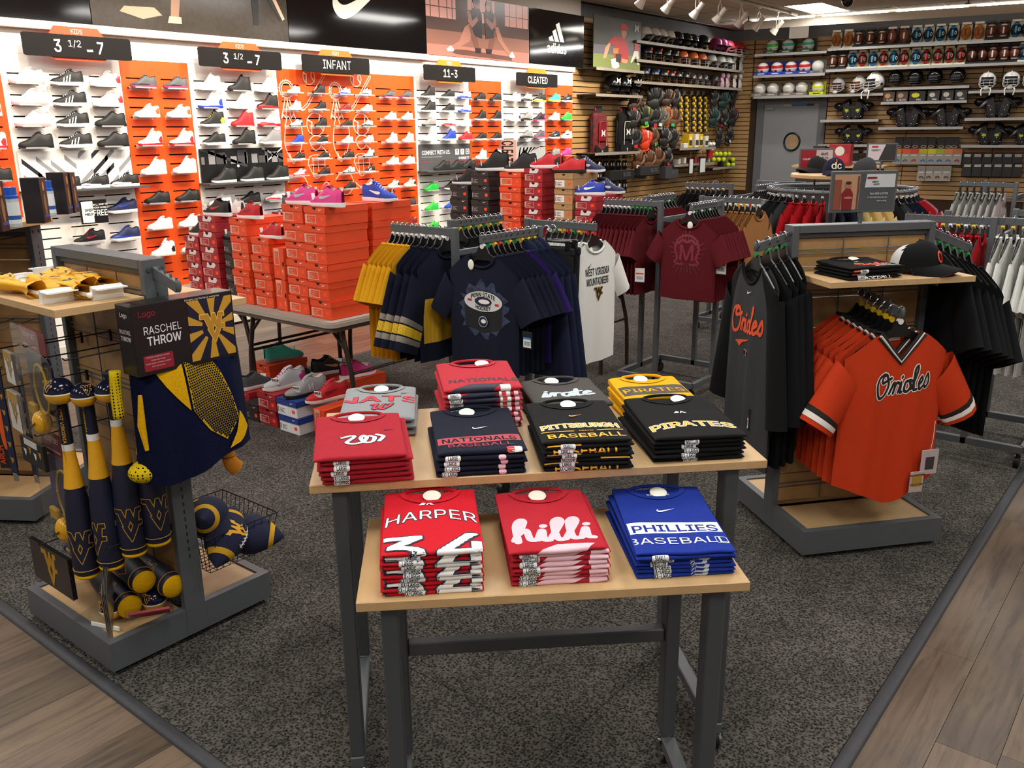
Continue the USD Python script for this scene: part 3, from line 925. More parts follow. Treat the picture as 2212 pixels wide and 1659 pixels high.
class Shoe:
    def __init__(self, high=False, thick=1.0):
        self.top = TOP_H if high else TOP_L
        self.base = .075 * thick
        self.high = high

    def hw(self, u):
        return lerp(u, HW)

    def h(self, u):
        return lerp(u, self.top)

    def side(self, u, z, sgn, eps=.004):
        b = self.base
        e = np.clip((z - b) / np.maximum(self.h(u) - b, .02), 0, .98)
        return np.stack([u, sgn * (self.hw(u) * (1 - e ** 2.6) ** .55 + eps), z], -1)

    def upper(self, nu=20, nt=13):
        us = np.linspace(0, 1, nu)
        us = us ** .9
        th = np.linspace(0, PI, nt)
        v = []
        for u in us:
            w, h = self.hw(u), self.h(u)
            y = w * np.cos(th)
            e = np.sin(th) ** .62
            z = self.base * .8 + (h - self.base * .8) * e
            if u < .40:
                o = .062 * min(1, (.42 - u) / .1) * min(1, (u + .02) / .06)
                k = np.abs(y) < o
                z = np.where(k, h - .07 * (1 - (y / max(o, 1e-3)) ** 2), z)
            v.append(np.stack([np.full(nt, u), y, z], -1))
        v = np.array(v).reshape(-1, 3)
        return v, grid_faces(nu, nt)[:, ::-1]

    def sole(self):
        us = np.linspace(0, 1, 22)
        w = self.hw(us) + .012
        lo = np.stack([us * 1.01 - .005, w], -1)
        out = np.vstack([lo, (lo * [1, -1])[::-1]])
        n = len(out)
        rock = lambda x: .03 * np.clip((x - .8) / .2, 0, 1) ** 2
        zt = self.base + .012 * np.cos(out[:, 0] * PI) + .02 * np.clip((out[:, 0] - .85) / .15, 0, 1)
        a = np.column_stack([out * [1, .9], rock(out[:, 0])])
        b = np.column_stack([out * [1, 1.03], (rock(out[:, 0]) + zt) * .5])
        c = np.column_stack([out, zt + .006])
        f = np.vstack([grid_faces(3, n, True)])
        v = np.vstack([a, b, c])
        cap = flat(Polygon(out).buffer(0))
        va = np.column_stack([cap[0] * [1, .9], rock(cap[0][:, 0])])
        vc = np.column_stack([cap[0], np.full(len(cap[0]), self.base)])
        return cat((v, f), (va, cap[1][:, ::-1]), (vc, cap[1]))

    def lining(self):
        us = np.linspace(.02, .40, 8)
        v = []
        for u in us:
            o = .066 * min(1, (.42 - u) / .1) * min(1, (u + .02) / .06)
            for t in np.linspace(-1, 1, 5):
                v.append((u, o * t, self.h(u) - .055 * (1 - t * t) - .0 + .002))
        return np.array(v), grid_faces(8, 5)

    def tongue(self):
        p = spline([(.56, self.h(.56) + .0), (.46, self.h(.46) + .015), (.36, self.h(.36) + .035), (.31, self.h(.31) + .075)], 4)
        v = []
        for x, z in p:
            for t in np.linspace(-1, 1, 5):
                v.append((x, .058 * t, z - .016 * t * t))
        m = len(p)
        top = (np.array(v), grid_faces(m, 5))
        bot = (np.array(v) - [0.012, 0, .022], grid_faces(m, 5)[:, ::-1])
        return cat(top, bot)

    def laces(self):
        out = []
        for u in (.43, .49, .55, .61, .67):
            z = self.h(u)
            out.append(tube([(u + .015, -.065, z - .045), (u, -.035, z - .002), (u - .005, 0, z + .014), (u, .035, z - .002), (u + .015, .065, z - .045)], .0085, 5))
        return cat(out)


SH = {False: Shoe(False), True: Shoe(True)}


def shoe_builder(upper, sole, accent, mark='swoosh', high=False, lining='#1a1a1c', lace=None, toe=None, tagged=False, S=0.2):
    sh = SH[high]

    def build(p):
        def sc(m):
            return mv(m, (-S / 2, 0, 0), s=1.0) if False else ((np.asarray(m[0]) - [.5, 0, 0]) * S, m[1])
        mu, ms, ma = mat(upper, .62, 0, 'fabric', 300.0, .1), mat(sole, .55), mat(accent, .5)
        part(p, 'upper', sc(sh.upper()), mu, 45)
        part(p, 'sole', sc(sh.sole()), ms, 40)
        part(p, 'lining', sc(sh.lining()), mat(lining, .9), True)
        part(p, 'tongue', sc(sh.tongue()), mat(toe or upper, .7), 45)
        part(p, 'laces', sc(sh.laces()), mat(lace or accent, .7), True)
        if mark:
            for sg in (-1, 1):
                if mark == 'swoosh':
                    g = affinity.scale(swoosh(.42), -1, 1, origin=(0, 0))
                    g = tr(g, .42, .2, 8)
                elif mark == 'stripes':
                    g = unary_union([Polygon([(.46 + k * .09, .08), (.5 + k * .09, .08), (.42 + k * .09, .3), (.38 + k * .09, .3)]) for k in range(3)])
                elif mark == 'heel':
                    g = Polygon([(.03, .1), (.16, .1), (.2, .2), (.12, .3), (.03, .3)])
                elif mark == 'toe':
                    g = Polygon([(.62, .085), (.97, .085), (.93, .13), (.8, .16), (.6, .13), (.3, .12), (.3, .085)])
                elif mark == 'N':
                    g = tr(affinity.scale(text('N', .13), -sg * -1, 1, origin=(0, 0)), .42, .13)
                v, f = flat(g)
                v, f = fine(v, f, .05)
                part(p, 'side_mark', sc((sh.side(v[:, 0], v[:, 1], sg), f if sg < 0 else f[:, ::-1])), ma, True)
        if tagged:
            q = part(p, 'sale_card', sc(mv(rbox((0, 0, 0), (.02, .17, .13), .004), (.78, .13, .2), rz=.5, ry=.2)), WHITE)
            part(q, 'lettering', sc(mv(mv(prism(text('SALE', .045), .004), rx=PI / 2, rz=PI / 2), (.80, .145, .215), rz=.5)), INK_K, False)
    return build


KINDS = {}


def shoe_kind(code):
    """code: upper sole accent mark high(0/1) [tagged]"""
    if code not in KINDS:
        a = code.split()
        C = dict(k='#161617', K='#232325', w='#f1efec', c='#e7ddd0', g='#8d8d8f', G='#57585b', r='#c41a26', R='#7d1620', b='#1d3fb0', n='#1b2452', o='#ef5a24', p='#ec3f92', P='#c0206f', t='#3cbfa8', e='#27c244', y='#e6c93a', s='#b9bcc0', m='#d8a9ad', d='#4a4143', l='#c6e04a', z='#b9885a', x='#a8305a', L='#86d3e8')
        KINDS[code] = Kind('sneaker', 'shoe', shoe_builder(C[a[0]], C[a[1]], C[a[2]], {'-': None, 's': 'swoosh', 'a': 'stripes', 'h': 'heel', 't': 'toe', 'N': 'N'}[a[3]], a[4] == '1', '#1a1a1c' if a[0] in 'kKnGd' else '#c9b9ae', tagged=len(a) > 5))
    return KINDS[code]


def shelf_build(p):
    part(p, 'tray', cat(box(-.085, .085, -.045, .05, -.0035, -.0005), box(-.085, .085, -.047, -.045, -.0035, .008), box(-.085, .085, .048, .05, -.02, .012)), FROST, False)


SHOE_SHELF = Kind('shoe_shelf', 'shelf', shelf_build)
CN = dict(k='black', K='black', w='white', c='cream', g='grey', G='dark grey', r='red', R='maroon', b='blue', n='navy', o='orange', p='pink', P='magenta', t='teal', e='green', y='yellow', s='silver', m='pale pink', d='dark brown', l='lime', z='tan', x='crimson', L='light blue')


def shoe_name(code):
    a = code.split()
    hi = 'high-top' if a[4] == '1' else 'sneaker'
    return f'{CN[a[0]]} {hi} with {CN[a[1]]} sole'


def wall_shoes(pname, cols, rows, size, shelf=True, X=-6.585, group=None):
    """rows: (z, [code or None per column])"""
    for i, (z, cs) in enumerate(rows):
        for j, code in enumerate(cs):
            if not code:
                continue
            y = cols[j] if j < len(cols) else cols[-1] + .1
            at = f'{ORD[i]} row, {ORD[j]} column, {pname}'
            rz = -PI / 2 - .12 + RNG.uniform(-.08, .08)
            shoe_kind(code)(f'{shoe_name(code)}, {at}', (X, y, z + .0008), rz, s=(size * 1.05, size * 1.05, size * 1.2))
            if shelf:
                SHOE_SHELF(f'clear plastic shoe shelf, {at}', (PANEL_X + .052, y, z), PI / 2)


A = [1.966, 1.826, 1.683, 1.538]
B = [1.966, 1.753, 1.538, 1.325, 1.10, .90, .69]
bw = 'k w w a 0'
wall_shoes('first white panel', [2.878, 3.158, 3.438], [(A[0], ['w m w - 0', bw, 'c w r h 0']), (A[1], ['w m w - 0', bw, 'c w r h 0']), (A[2], ['w m w - 0', bw, 'k k K - 0']), (A[3], ['k k K - 0', bw, 'k k K - 0']),
           (1.05, [None, None, 'n w b s 0']), (.84, [None, 'k w r s 0', 'n w b t 0'])], 1.08)
wall_shoes('second orange panel', [3.737, 4.005], [(B[0], ['G x k t 0'] * 2), (B[1], ['w w o h 0'] * 2), (B[2], ['w r r h 1'] * 2), (B[3], ['c c w - 1'] * 2), (B[4], ['k k K - 0'] * 2), (B[5], ['w w c - 0'] * 2), (B[6], ['w w k h 1', 'w w r - 0'])], .95)
wall_shoes('second white panel', [4.30, 4.59, 4.86], [(A[0], ['w w c - 1', 'k k G - 1', 'w w c - 1']), (A[1], ['w b b h 1', 'w w c - 1', 'k r r t 1']), (A[2], ['k w y h 1', 'r r R - 1', 'w r r t 0']), (A[3], ['k w k - 0', 'k k K - 1', 'g w g - 1']),
           (1.045, ['w w c - 0', 'k k K - 0', 'w g r t 0']), (.86, [None, None, 'b b L - 0'])], .98)
I6 = [1.966, 1.824, 1.68, 1.535, 1.393, 1.252, 1.108]
wall_shoes('third orange panel', [5.15, 5.43, 5.735, 6.0], [
    (I6[0], ['s w g - 0', 'k k K - 1', 'w b b t 0', 'w w k t 0']), (I6[1], ['w w c - 1', 'k w k - 1', 'R r k - 0', 'w w c - 0']), (I6[2], ['w k k h 0', 'k k K - 1', 'k r r - 0', 'w k k t 0']), (I6[3], ['b w b - 1', 'k w k - 0', 'w w c - 0', 'c m r - 0']),
    (I6[4], ['k w k - 0', 'k w K - 0', 'k k K - 0', 'w k k h 1']), (I6[5], ['w r r h 0', 'k k K - 0', 'w k k a 0', bw]), (I6[6], ['w b L - 0', 'r r R - 0', 'k k K - 0', 'c c w - 0'])], .62)
wall_shoes('fourth orange panel', [6.31, 6.54], [(1.953, ['G x k t 0'] * 2), (1.748, ['c c w - 0'] * 2), (1.528, ['w m r - 1'] * 2), (1.318, ['c c w - 0'] * 2), (1.09, ['s w k h 0'] * 2), (.897, ['d k k - 0'] * 2), (.70, ['R r R - 0'] * 2)], .72)
wall_shoes('third white panel', [6.855, 7.16, 7.42], [(A[0], ['k w k - 1', 'k w k - 0', 'w b b t 0']), (A[1], ['k w k - 1', 'k w k - 0', 'w b b t 0']), (A[2], ['g k g - 0', 'w r r t 0', 'w w c - 0']), (A[3], ['s w g - 0', 'b w b - 1', 'r r R - 0']),
           (1.027, ['e e l - 0', 'k w k - 0', None]), (.822, ['e e l - 0', 'b b L - 0', None]), (.62, ['e l l - 0', None, None])], .86)
wall_shoes('fifth orange panel', [7.68, 7.95], [(1.958, ['k k K - 0'] * 2), (1.747, ['k w k - 1'] * 2), (1.535, ['k w k - 0'] * 2), (1.33, ['w w r - 1'] * 2)], .8)
wall_shoes('fourth white panel', [8.28, 8.51, 8.77], [(1.96, ['w w g - 0', 's k k t 0', 'k y w t 0']), (1.742, ['w w k h 0', 'g k k t 0', 'k p p h 0']), (1.542, [None, 'g k k t 0', 'G p p h 0'])], .95)
wall_shoes('last orange panel', [9.07, 9.33], [(1.97, ['t y t - 0', 'k w w s 0']), (1.753, ['s w g - 0', 'e e w - 0']), (1.536, ['k w w s 0', 'c w k s 0']), (1.326, ['g k G - 0', 'p P p - 0']), (1.12, ['c w k h 0', 'k w k - 0'])], .95)
wall_shoes('first orange panel', [2.30, 2.58], [(B[0], [None, 'k x k t 0']), (B[1], [None, 'w w o h 0']), (B[2], [None, 'w r r h 1']), (B[3], [None, 'k k K - 0']), (B[5], [None, 'k r r s 0'])], .95)

# ---------------------------------------------------------------- display posters with their own little shelf
def yz_front(g, x, d=0.001):        # print on a board that faces the room from the shoe wall; polygon in (y, z)
    return prism(g, d, 'yz', x)


def mini_display(name, label, y0, y1, z0, z1, base, prints, codes, ys, words):
    t = thing(name, label, 'display board')
    x = PANEL_X + .02
    part(t, 'board', box(x - .012, x, y0, y1, z0, z1), base, False)
    part(t, 'ledge', box(PANEL_X + .002, PANEL_X + .16, y0 - .02, y1 + .05, z0 - .012, z0), GREY, False)
    for g, m in prints:
        g = g.buffer(0).intersection(sbox(y0, z0, y1, z1))
        if not g.is_empty:
            part(t, 'print', yz_front(g, x, .0008), m, False)
    for i, (c, y) in enumerate(zip(codes, ys)):
        shoe_kind(c)(f'{shoe_name(c)}, {ORD[i]} from left on the {words} ledge', (PANEL_X + .095, y, z0 + .001), -PI / 2 - .12, s=(1.08, 1.08, 1.2))


PK, PG, PL = mat('#1c1c1e', .5), mat('#8f9093', .5), mat('#d5d6d8', .5)
bars = []
rb = random.Random(5)
for k in range(9):
    yy = 2.78 + k * .1
    for q in range(3):
        zz = 1.5 - q * .1 - rb.random() * .05
        s = -1 if yy < 3.15 else 1
        ln = rb.uniform(.06, .15)
        bars.append((Polygon([(yy, zz), (yy + ln, zz + s * ln * .9), (yy + ln, zz + s * ln * .9 - .035), (yy, zz - .035)]), rb.choice([PK, PG, PL, PG])))
mini_display('display_board', 'white display board with black and grey slanted bars on the first white panel', 2.76, 3.585, 1.245, 1.515, mat('#f0efee', .4), bars, ['k w w t 0'] * 3, (3.02, 3.235, 3.47), 'slanted-bar')
city = [(sbox(4.19 + k * .07, 1.38, 4.22 + k * .07 + .03 * (k % 3), 1.44 + .05 * ((k * 7) % 4) / 3), mat(['#6b6b6e', '#8f8f92', '#4a4a4d'][k % 3], .5)) for k in range(12)]
city += [(LineString([(4.2, 1.50), (4.62, 1.36)]).buffer(.012), mat('#39393b', .5)), (LineString([(4.8, 1.5), (5.02, 1.4)]).buffer(.008), PL), (LineString([(4.85, 1.4), (5.01, 1.5)]).buffer(.006), PL), (Point(4.54, 1.36).buffer(.012), mat('#f0f0f0', .5))]
mini_display('display_board', 'black display board with grey night city on the second white panel', 4.18, 5.01, 1.232, 1.505, mat('#161618', .35), city, ['k w G - 1'] * 3, (4.337, 4.615, 4.88), 'night-city')
con = [(tr(text('CONNECT WITH US.', .04, sx=.8), 7.0, 1.395), INK_W), (tr(text('For all the latest brand and product info.', .012, False), 6.93, 1.365), INK_G), (sbox(6.76, 1.318, 7.5, 1.321), INK_R), (tr(text('#HIBBETT', .026), 7.44, 1.335), INK_W)]
for k, ch in enumerate('ft'):
    con.append((tr(rrect(.06, .06, .004), 7.33 + k * .085, 1.415).difference(tr(text(ch, .04), 7.33 + k * .085, 1.4)), INK_W))
con.append((tr(rrect(.06, .06, .004), 7.5, 1.415).difference(tr(rrect(.04, .04, .006), 7.5, 1.415)).union(Point(7.5, 1.415).buffer(.012)), INK_W))
mini_display('display_board', 'dark grey display board lettered connect with us on the third white panel', 6.745, 7.55, 1.232, 1.50, mat('#55565a', .45), con, ['k K K - 0'] * 3, (7.0, 7.22, 7.42), 'connect-with-us')
spk = [(Polygon([(8.4 + .06 * k, 1.3 + .02 * k), (8.43 + .06 * k, 1.31 + .02 * k), (8.46 + .075 * k, 1.44), (8.44 + .07 * k, 1.44)]), PK) for k in range(8)]
spk = [(Polygon([(8.2, 1.24), (8.3, 1.42), (8.55, 1.5), (8.95, 1.5), (8.95, 1.32), (8.6, 1.27)]), mat('#a9aaac', .5))] + spk
mini_display('display_board', 'grey display board with close-up of a spiked sole', 8.14, 8.955, 1.232, 1.505, mat('#5d5e61', .45), spk, ['k k K - 0'], (8.35,), 'spiked-sole')
t = thing('vertical_sign', 'narrow pale board with vertical black lettering sticking out of the wall', 'sign')
part(t, 'board', box(PANEL_X, PANEL_X + .26, 8.07, 8.085, 1.18, 1.53), mat('#d9b9ae', .5), False)
g = affinity.rotate(text('CLEATED', .16, True, sx=.62), -90, origin=(0, 0))
b = g.bounds
g = affinity.translate(affinity.scale(g, 1, .33 / (b[3] - b[1]), origin=(0, 0)), 0, 0)
b = g.bounds
part(t, 'lettering', mv(prism(tr(g, PANEL_X + .13 - (b[0] + b[2]) / 2, 1.355 - (b[1] + b[3]) / 2), .0008, 'xz', 8.069), (0, 0, 0)), INK_K, False)

# small reader-board sign
t = thing('price_sign', 'small black and white sign lettered free on the first white panel', 'sign')
c1, c2 = at_x(172, 434, -6.45), at_x(236, 480, -6.45)
part(t, 'board', box(-6.47, -6.455, c1[1], c2[1], c2[2], c1[2]), BLACK, False)
w_ = c2[1] - c1[1]
part(t, 'arm', box(PANEL_X, -6.47, (c1[1] + c2[1]) / 2 - .008, (c1[1] + c2[1]) / 2 + .008, c1[2] - .05, c1[2] - .035), GREY, False)
part(t, 'white_half', box(-6.455, -6.4535, c1[1] + .008, c1[1] + w_ * .47, c2[2] + .008, c1[2] - .008), WHITE, False)
part(t, 'lettering', yz_front(unary_union([tr(text('FREE', .042, sx=.8), c1[1] + w_ * .73, (c1[2] + c2[2]) / 2 - .03), tr(text("WE'LL SHIP TO", .012), c1[1] + w_ * .73, c1[2] - .04), tr(text('YOUR HOME', .012), c1[1] + w_ * .73, c1[2] - .062)]), -6.4545), INK_W, False)
part(t, 'dark_lettering', yz_front(unary_union([tr(text('SHIP', .018), c1[1] + w_ * .3, (c1[2] + c2[2]) / 2 + .005), tr(text('HELP', .018), c1[1] + w_ * .3, (c1[2] + c2[2]) / 2 - .025)]), -6.4533), INK_K, False)

# ---------------------------------------------------------------- drawings on the wide orange panel
def gear(y, z, r):
    a = np.linspace(0, 2 * PI, 73)
    rr_ = r * (1 + .13 * np.where((np.arange(73) // 2) % 2, 1, 0))
    o = Polygon(np.stack([y + rr_ * np.cos(a), z + rr_ * np.sin(a)], -1)).buffer(0)
    q = [o.difference(o.buffer(-.008)), Point(y, z).buffer(r * .78).difference(Point(y, z).buffer(r * .78 - .007))]
    for s in (-1, 1):
        q.append(LineString([(y + s * .02, z - r), (y + s * .075, z - r - .17), (y + s * .055, z - r - .14), (y + s * .03, z - r - .17), (y - s * .005, z - r)]).buffer(.005))
    return unary_union(q)


def ball(y, z, r):
    o = Point(y, z).buffer(r)
    return unary_union([o.difference(o.buffer(-.008)), LineString([(y - r * .9, z + r * .4), (y - r * .4, z + .02), (y - r * .5, z - r * .8)]).buffer(.006), LineString([(y + r * .5, z + r * .8), (y + r * .35, z), (y + r * .8, z - r * .55)]).buffer(.006)])


dr_ = []
for d in (0, .56):
    dr_ += [gear(5.12 + d, 2.0, .075), ball(5.38 + d, 2.115, .07), ball(5.42 + d, 1.7, .105)]
    dr_ += [LineString([(5.28 + d, 1.83), (5.34 + d, 1.87), (5.56 + d, 2.14)]).buffer(.014).difference(LineString([(5.28 + d, 1.83), (5.34 + d, 1.87), (5.56 + d, 2.14)]).buffer(.007))]
    dr_ += [strokes([[(5.08 + d, 1.7), (5.12 + d, 1.77), (5.18 + d, 1.66), (5.24 + d, 1.72), (5.26 + d, 1.58), (5.2 + d, 1.42), (5.12 + d, 1.4), (5.06 + d, 1.52), (5.08 + d, 1.7)], [(5.1 + d, 1.45), (5.14 + d, 1.36), (5.2 + d, 1.46)]], .009)]
    dr_ += [strokes([[(5.36 + d, 1.5), (5.34 + d, 1.56), (5.4 + d, 1.6), (5.48 + d, 1.58), (5.46 + d, 1.5), (5.4 + d, 1.47), (5.36 + d, 1.5)], [(5.46 + d, 1.56), (5.56 + d, 1.6)], [(5.48 + d, 1.5), (5.57 + d, 1.42)]], .009)]
    dr_ += [strokes([[(5.3 + d, 1.35), (5.34 + d, 1.42), (5.46 + d, 1.42), (5.5 + d, 1.34), (5.46 + d, 1.26), (5.38 + d, 1.22), (5.3 + d, 1.35)], [(5.36 + d, 1.4), (5.36 + d, 1.25)], [(5.42 + d, 1.42), (5.42 + d, 1.24)], [(5.32 + d, 1.34), (5.5 + d, 1.34)]], .007)]
    dr_ += [strokes([[(5.06 + d, 1.2), (5.14 + d, 1.26), (5.24 + d, 1.24), (5.28 + d, 1.14), (5.2 + d, 1.05), (5.08 + d, 1.08)], [(5.3 + d, 1.16), (5.4 + d, 1.1), (5.5 + d, 1.18), (5.56 + d, 1.12)]], .008)]
g = unary_union(dr_).intersection(sbox(5.03, .9, 6.14, 2.165))
part(wall_left, 'drawing', yz_front(g, PANEL_X, .0008), mat('#f6dccb', .5), False)

# ---------------------------------------------------------------- hanging category signs
def hang_sign(label, px, words, tabword='KIDS', tab_c='#f04a22'):
    X = -6.50
    c = [at_x(*p, X) for p in px]
    y0, y1 = (c[0][1] + c[2][1]) / 2, (c[1][1] + c[3][1]) / 2
    z1, z0 = (c[0][2] + c[1][2]) / 2, (c[2][2] + c[3][2]) / 2
    ym, h = (y0 + y1) / 2, z1 - z0
    t = thing('category_sign', label, 'sign')
    part(t, 'board', prism(tr(rrect(y1 - y0, h, .018), ym, (z0 + z1) / 2), .012, 'yz', X - .012), mat('#141112', .6, spec=.2), False)
    w2 = (y1 - y0) * .255
    tb = Polygon([(ym - w2, z1), (ym - w2 * .78, z1 + h * .37), (ym + w2 * .78, z1 + h * .37), (ym + w2, z1), (ym + w2, z0), (ym + w2 * .86, z0 - h * .13), (ym - w2 * .86, z0 - h * .13), (ym - w2, z0)]).buffer(-.006).buffer(.006)
    part(t, 'tab', prism(tb, .008, 'yz', X - .022), mat(tab_c, .5), False)
    part(t, 'arm', cat([box(PANEL_X, X - .02, ym + s * .1 - .008, ym + s * .1 + .008, z1 - .05, z1 - .03) for s in (-1, 1)]), GREY, False)
    g = words(h)
    a = g.bounds
    g = tr(g, ym - (a[0] + a[2]) / 2, (z0 + z1) / 2 - (a[1] + a[3]) / 2)
    part(t, 'lettering', yz_front(g, X), mat('#f6efe2', .5), False)
    if tabword:
        part(t, 'tab_lettering', yz_front(tr(text(tabword, h * .21, False, sx=.8), ym, z1 + h * .07), X - .0138), mat('#f6e6d0', .5), False)


def half(h):
    return unary_union([tr(text('3', h * .53, sx=.85), -.14, 0), tr(text('1/2', h * .3, False), -.02, h * .25), tr(sbox(-.022, -.008, .022, .008), .085, h * .12), tr(text('7', h * .53, sx=.85), .165, 0)])


hang_sign('largest black sign lettered three and a half to seven at far left', [(46, 68.9), (281.4, 83.8), (51.5, 119.6), (284.8, 130.5)], half)
hang_sign('black sign lettered three and a half to seven over the second white panel', [(427.6, 97.8), (607.6, 115.7), (431, 141), (608.5, 153.3)], half, tab_c='#f2581f')
hang_sign('black sign lettered infant over the wide orange panel', [(651.8, 116.5), (797.3, 127.2), (655, 154.4), (799, 162)], lambda h: text('INFANT', h * .52, False, sx=.85), tab_c='#f4701f')
hang_sign('black sign lettered eleven to three over the third white panel', [(915.4, 136.7), (1026.8, 148), (917, 170), (1026.8, 179.8)], lambda h: text('11-3', h * .5, sx=.85), tab_c='#f58220')
hang_sign('black sign lettered cleated near the slatwall', [(1116.3, 154), (1205, 163.3), (1117, 184.2), (1204, 190)], lambda h: text('CLEATED', h * .5, sx=.85), None, tab_c='#f58220')

# ---------------------------------------------------------------- large glossy pictures above the ledge
def wall_picture(label, y0, y1, base, prints, X, z1=3.0, gloss=True, z0=2.39):
    t = thing('wall_picture', label, 'picture')
    part(t, 'panel', box(PANEL_X - .03, X, y0 + .003, y1 - .003, z0, z1), base, False)
    for k, (g, c) in enumerate(prints):
        g = g.buffer(0).intersection(sbox(y0 + .004, z0 + .002, y1 - .004, z1 - .002))
        if not g.is_empty:
            part(t, 'print', yz_front(g, X, .0006 + .0003 * k), mat(c, .3) if isinstance(c, str) else c, False)
    return t


PX1, PX2 = PANEL_X + .06, PANEL_X + .02
GLOSS = mat('#0d0b0c', .07, 0.0, spec=0.6)
wall_picture('plain glossy black picture panel at the far left', 1.0, 3.40, GLOSS, [], PX1)
BR = mat('#3a322a', .16, 0.0, 'fabric', 30.0, .25, 0.0)
win = [(sbox(4.2, 2.78, 4.58, 3.0), '#c98f7c'), (sbox(4.75, 2.72, 5.0, 3.0), '#c08672'), (sbox(3.55, 2.8, 3.95, 3.0), '#b98270')]
win += [(unary_union([sbox(a, 2.7, a + .008, 3.0) for a in (4.3, 4.44, 4.53, 4.84, 4.92, 3.7, 3.83)] + [sbox(3.5, 2.86, 5.05, 2.868)]), '#3b2c26')]
leg = '#8a6a57'
run = win + [(Polygon([(3.62, 2.5), (3.66, 2.54), (3.9, 2.55), (3.96, 2.5), (3.8, 2.46)]), '#a98a74'), (Polygon([(3.9, 2.95), (4.02, 2.9), (4.14, 2.72), (4.1, 2.5), (4.03, 2.5), (4.06, 2.7), (3.92, 2.84), (3.84, 2.98)]), leg), (Polygon([(4.02, 2.5), (4.12, 2.5), (4.12, 2.45), (4.0, 2.45)]), '#b8a08c'),
             (Polygon([(3.72, 3.0), (3.98, 3.0), (4.0, 2.9), (3.86, 2.78), (3.7, 2.84)]), '#2a2420'),
             (Polygon([(4.8, 3.0), (4.96, 3.0), (5.0, 2.8), (5.08, 2.6), (5.1, 2.56), (5.06, 2.55), (4.95, 2.7), (4.86, 2.8), (4.84, 2.5), (4.79, 2.5), (4.78, 2.8)]), '#1c1a1a'), (Polygon([(5.0, 2.78), (5.11, 2.57), (5.085, 2.555), (4.98, 2.74)]), '#c9a58e'), (Polygon([(4.98, 3.0), (5.04, 3.0), (5.02, 2.78), (4.985, 2.8)]), '#c39a84')]
wall_picture('brown picture of runners legs before brick and windows', 3.40, 5.146, BR, run, PX1)
wall_picture('glossy black picture panel with a big white curved tick', 5.146, 6.87, GLOSS, [(tr(swoosh(.74), 6.02, 2.79, 9), '#f1ead8')], PX1)
sk, sd = '#9a6a5c', '#6d463c'
two = [(sbox(6.88, 2.39, 8.63, 2.6), '#a06a60'), (sbox(6.88, 2.5, 8.63, 2.66), '#7d564a'), (sbox(6.88, 2.64, 8.63, 3.0), '#4a342e')]
two += [(sbox(a, 2.76, b_, 3.0), '#d0968a') for a, b_ in ((6.9, 7.36), (7.55, 8.0), (8.18, 8.6))]
two += [(unary_union([sbox(a, 2.76, a + .01, 3.0) for a in (6.97, 7.1, 7.22, 7.3, 7.62, 7.74, 7.86, 7.95, 8.26, 8.38, 8.5)] + [sbox(6.9, 2.86, 8.6, 2.868)]), '#4b302a')]
two += [(Polygon([(7.2, 2.46), (7.35, 2.42), (8.3, 2.40), (8.3, 2.44), (7.5, 2.47)]), '#5b3c34')]
two += [(Polygon([(7.62, 2.74), (7.58, 2.56), (7.42, 2.5), (7.25, 2.455), (7.25, 2.485), (7.4, 2.55), (7.5, 2.7), (7.58, 2.74)]), sk), (Polygon([(7.66, 2.74), (7.7, 2.6), (7.74, 2.46), (7.68, 2.45), (7.6, 2.62), (7.56, 2.72)]), sd),
        (Polygon([(8.0, 2.74), (8.05, 2.6), (8.2, 2.48), (8.28, 2.45), (8.3, 2.47), (8.14, 2.6), (8.06, 2.74)]), sk), (Polygon([(7.94, 2.7), (7.88, 2.5), (7.85, 2.45), (7.93, 2.45), (8.0, 2.6), (8.02, 2.7)]), sd),
        (Polygon([(7.6, 2.72), (7.58, 2.86), (7.64, 2.9), (7.74, 2.9), (7.78, 2.84), (7.78, 2.6), (7.66, 2.62)]), '#2b2426'), (Polygon([(7.82, 2.86), (7.86, 2.9), (7.96, 2.9), (8.0, 2.84), (7.98, 2.62), (7.84, 2.6)]), '#332a2b'),
        (Polygon([(7.58, 2.88), (7.54, 2.76), (7.62, 2.7), (7.72, 2.78), (7.7, 2.82), (7.62, 2.77)]), sk), (Polygon([(8.0, 2.88), (8.03, 2.76), (7.95, 2.7), (7.84, 2.78), (7.86, 2.82), (7.96, 2.77)]), sk),
        (affinity.scale(Point(7.69, 2.94).buffer(.045), .85, 1.1), sk), (affinity.scale(Point(7.89, 2.93).buffer(.045), .85, 1.1), '#b07c6c'), (affinity.scale(Point(7.69, 2.975).buffer(.06), 1.0, .62), '#221718'), (Polygon([(7.84, 2.94), (7.86, 2.985), (7.95, 2.985), (7.96, 2.86), (7.925, 2.86), (7.925, 2.95)]), '#5a3a2a'),
        (Polygon([(7.66, 2.5), (7.76, 2.5), (7.75, 2.45), (7.67, 2.45)]), '#241d1f'), (Polygon([(7.84, 2.5), (7.94, 2.5), (7.93, 2.45), (7.85, 2.45)]), '#241d1f'), (Polygon([(7.2, 2.46), (7.27, 2.5), (7.32, 2.46), (7.3, 2.44), (7.21, 2.44)]), '#e0cfc6'), (Polygon([(8.24, 2.45), (8.3, 2.5), (8.34, 2.46), (8.35, 2.43), (8.26, 2.43)]), '#d8c5bc')]
wall_picture('rose tinted picture of two women in sportswear sitting back to back', 6.88, 8.63, mat('#5a4038', .2), two, PX2)
w3_ = .46
ad = tr(stripes3(.36), 9.19, 2.66)
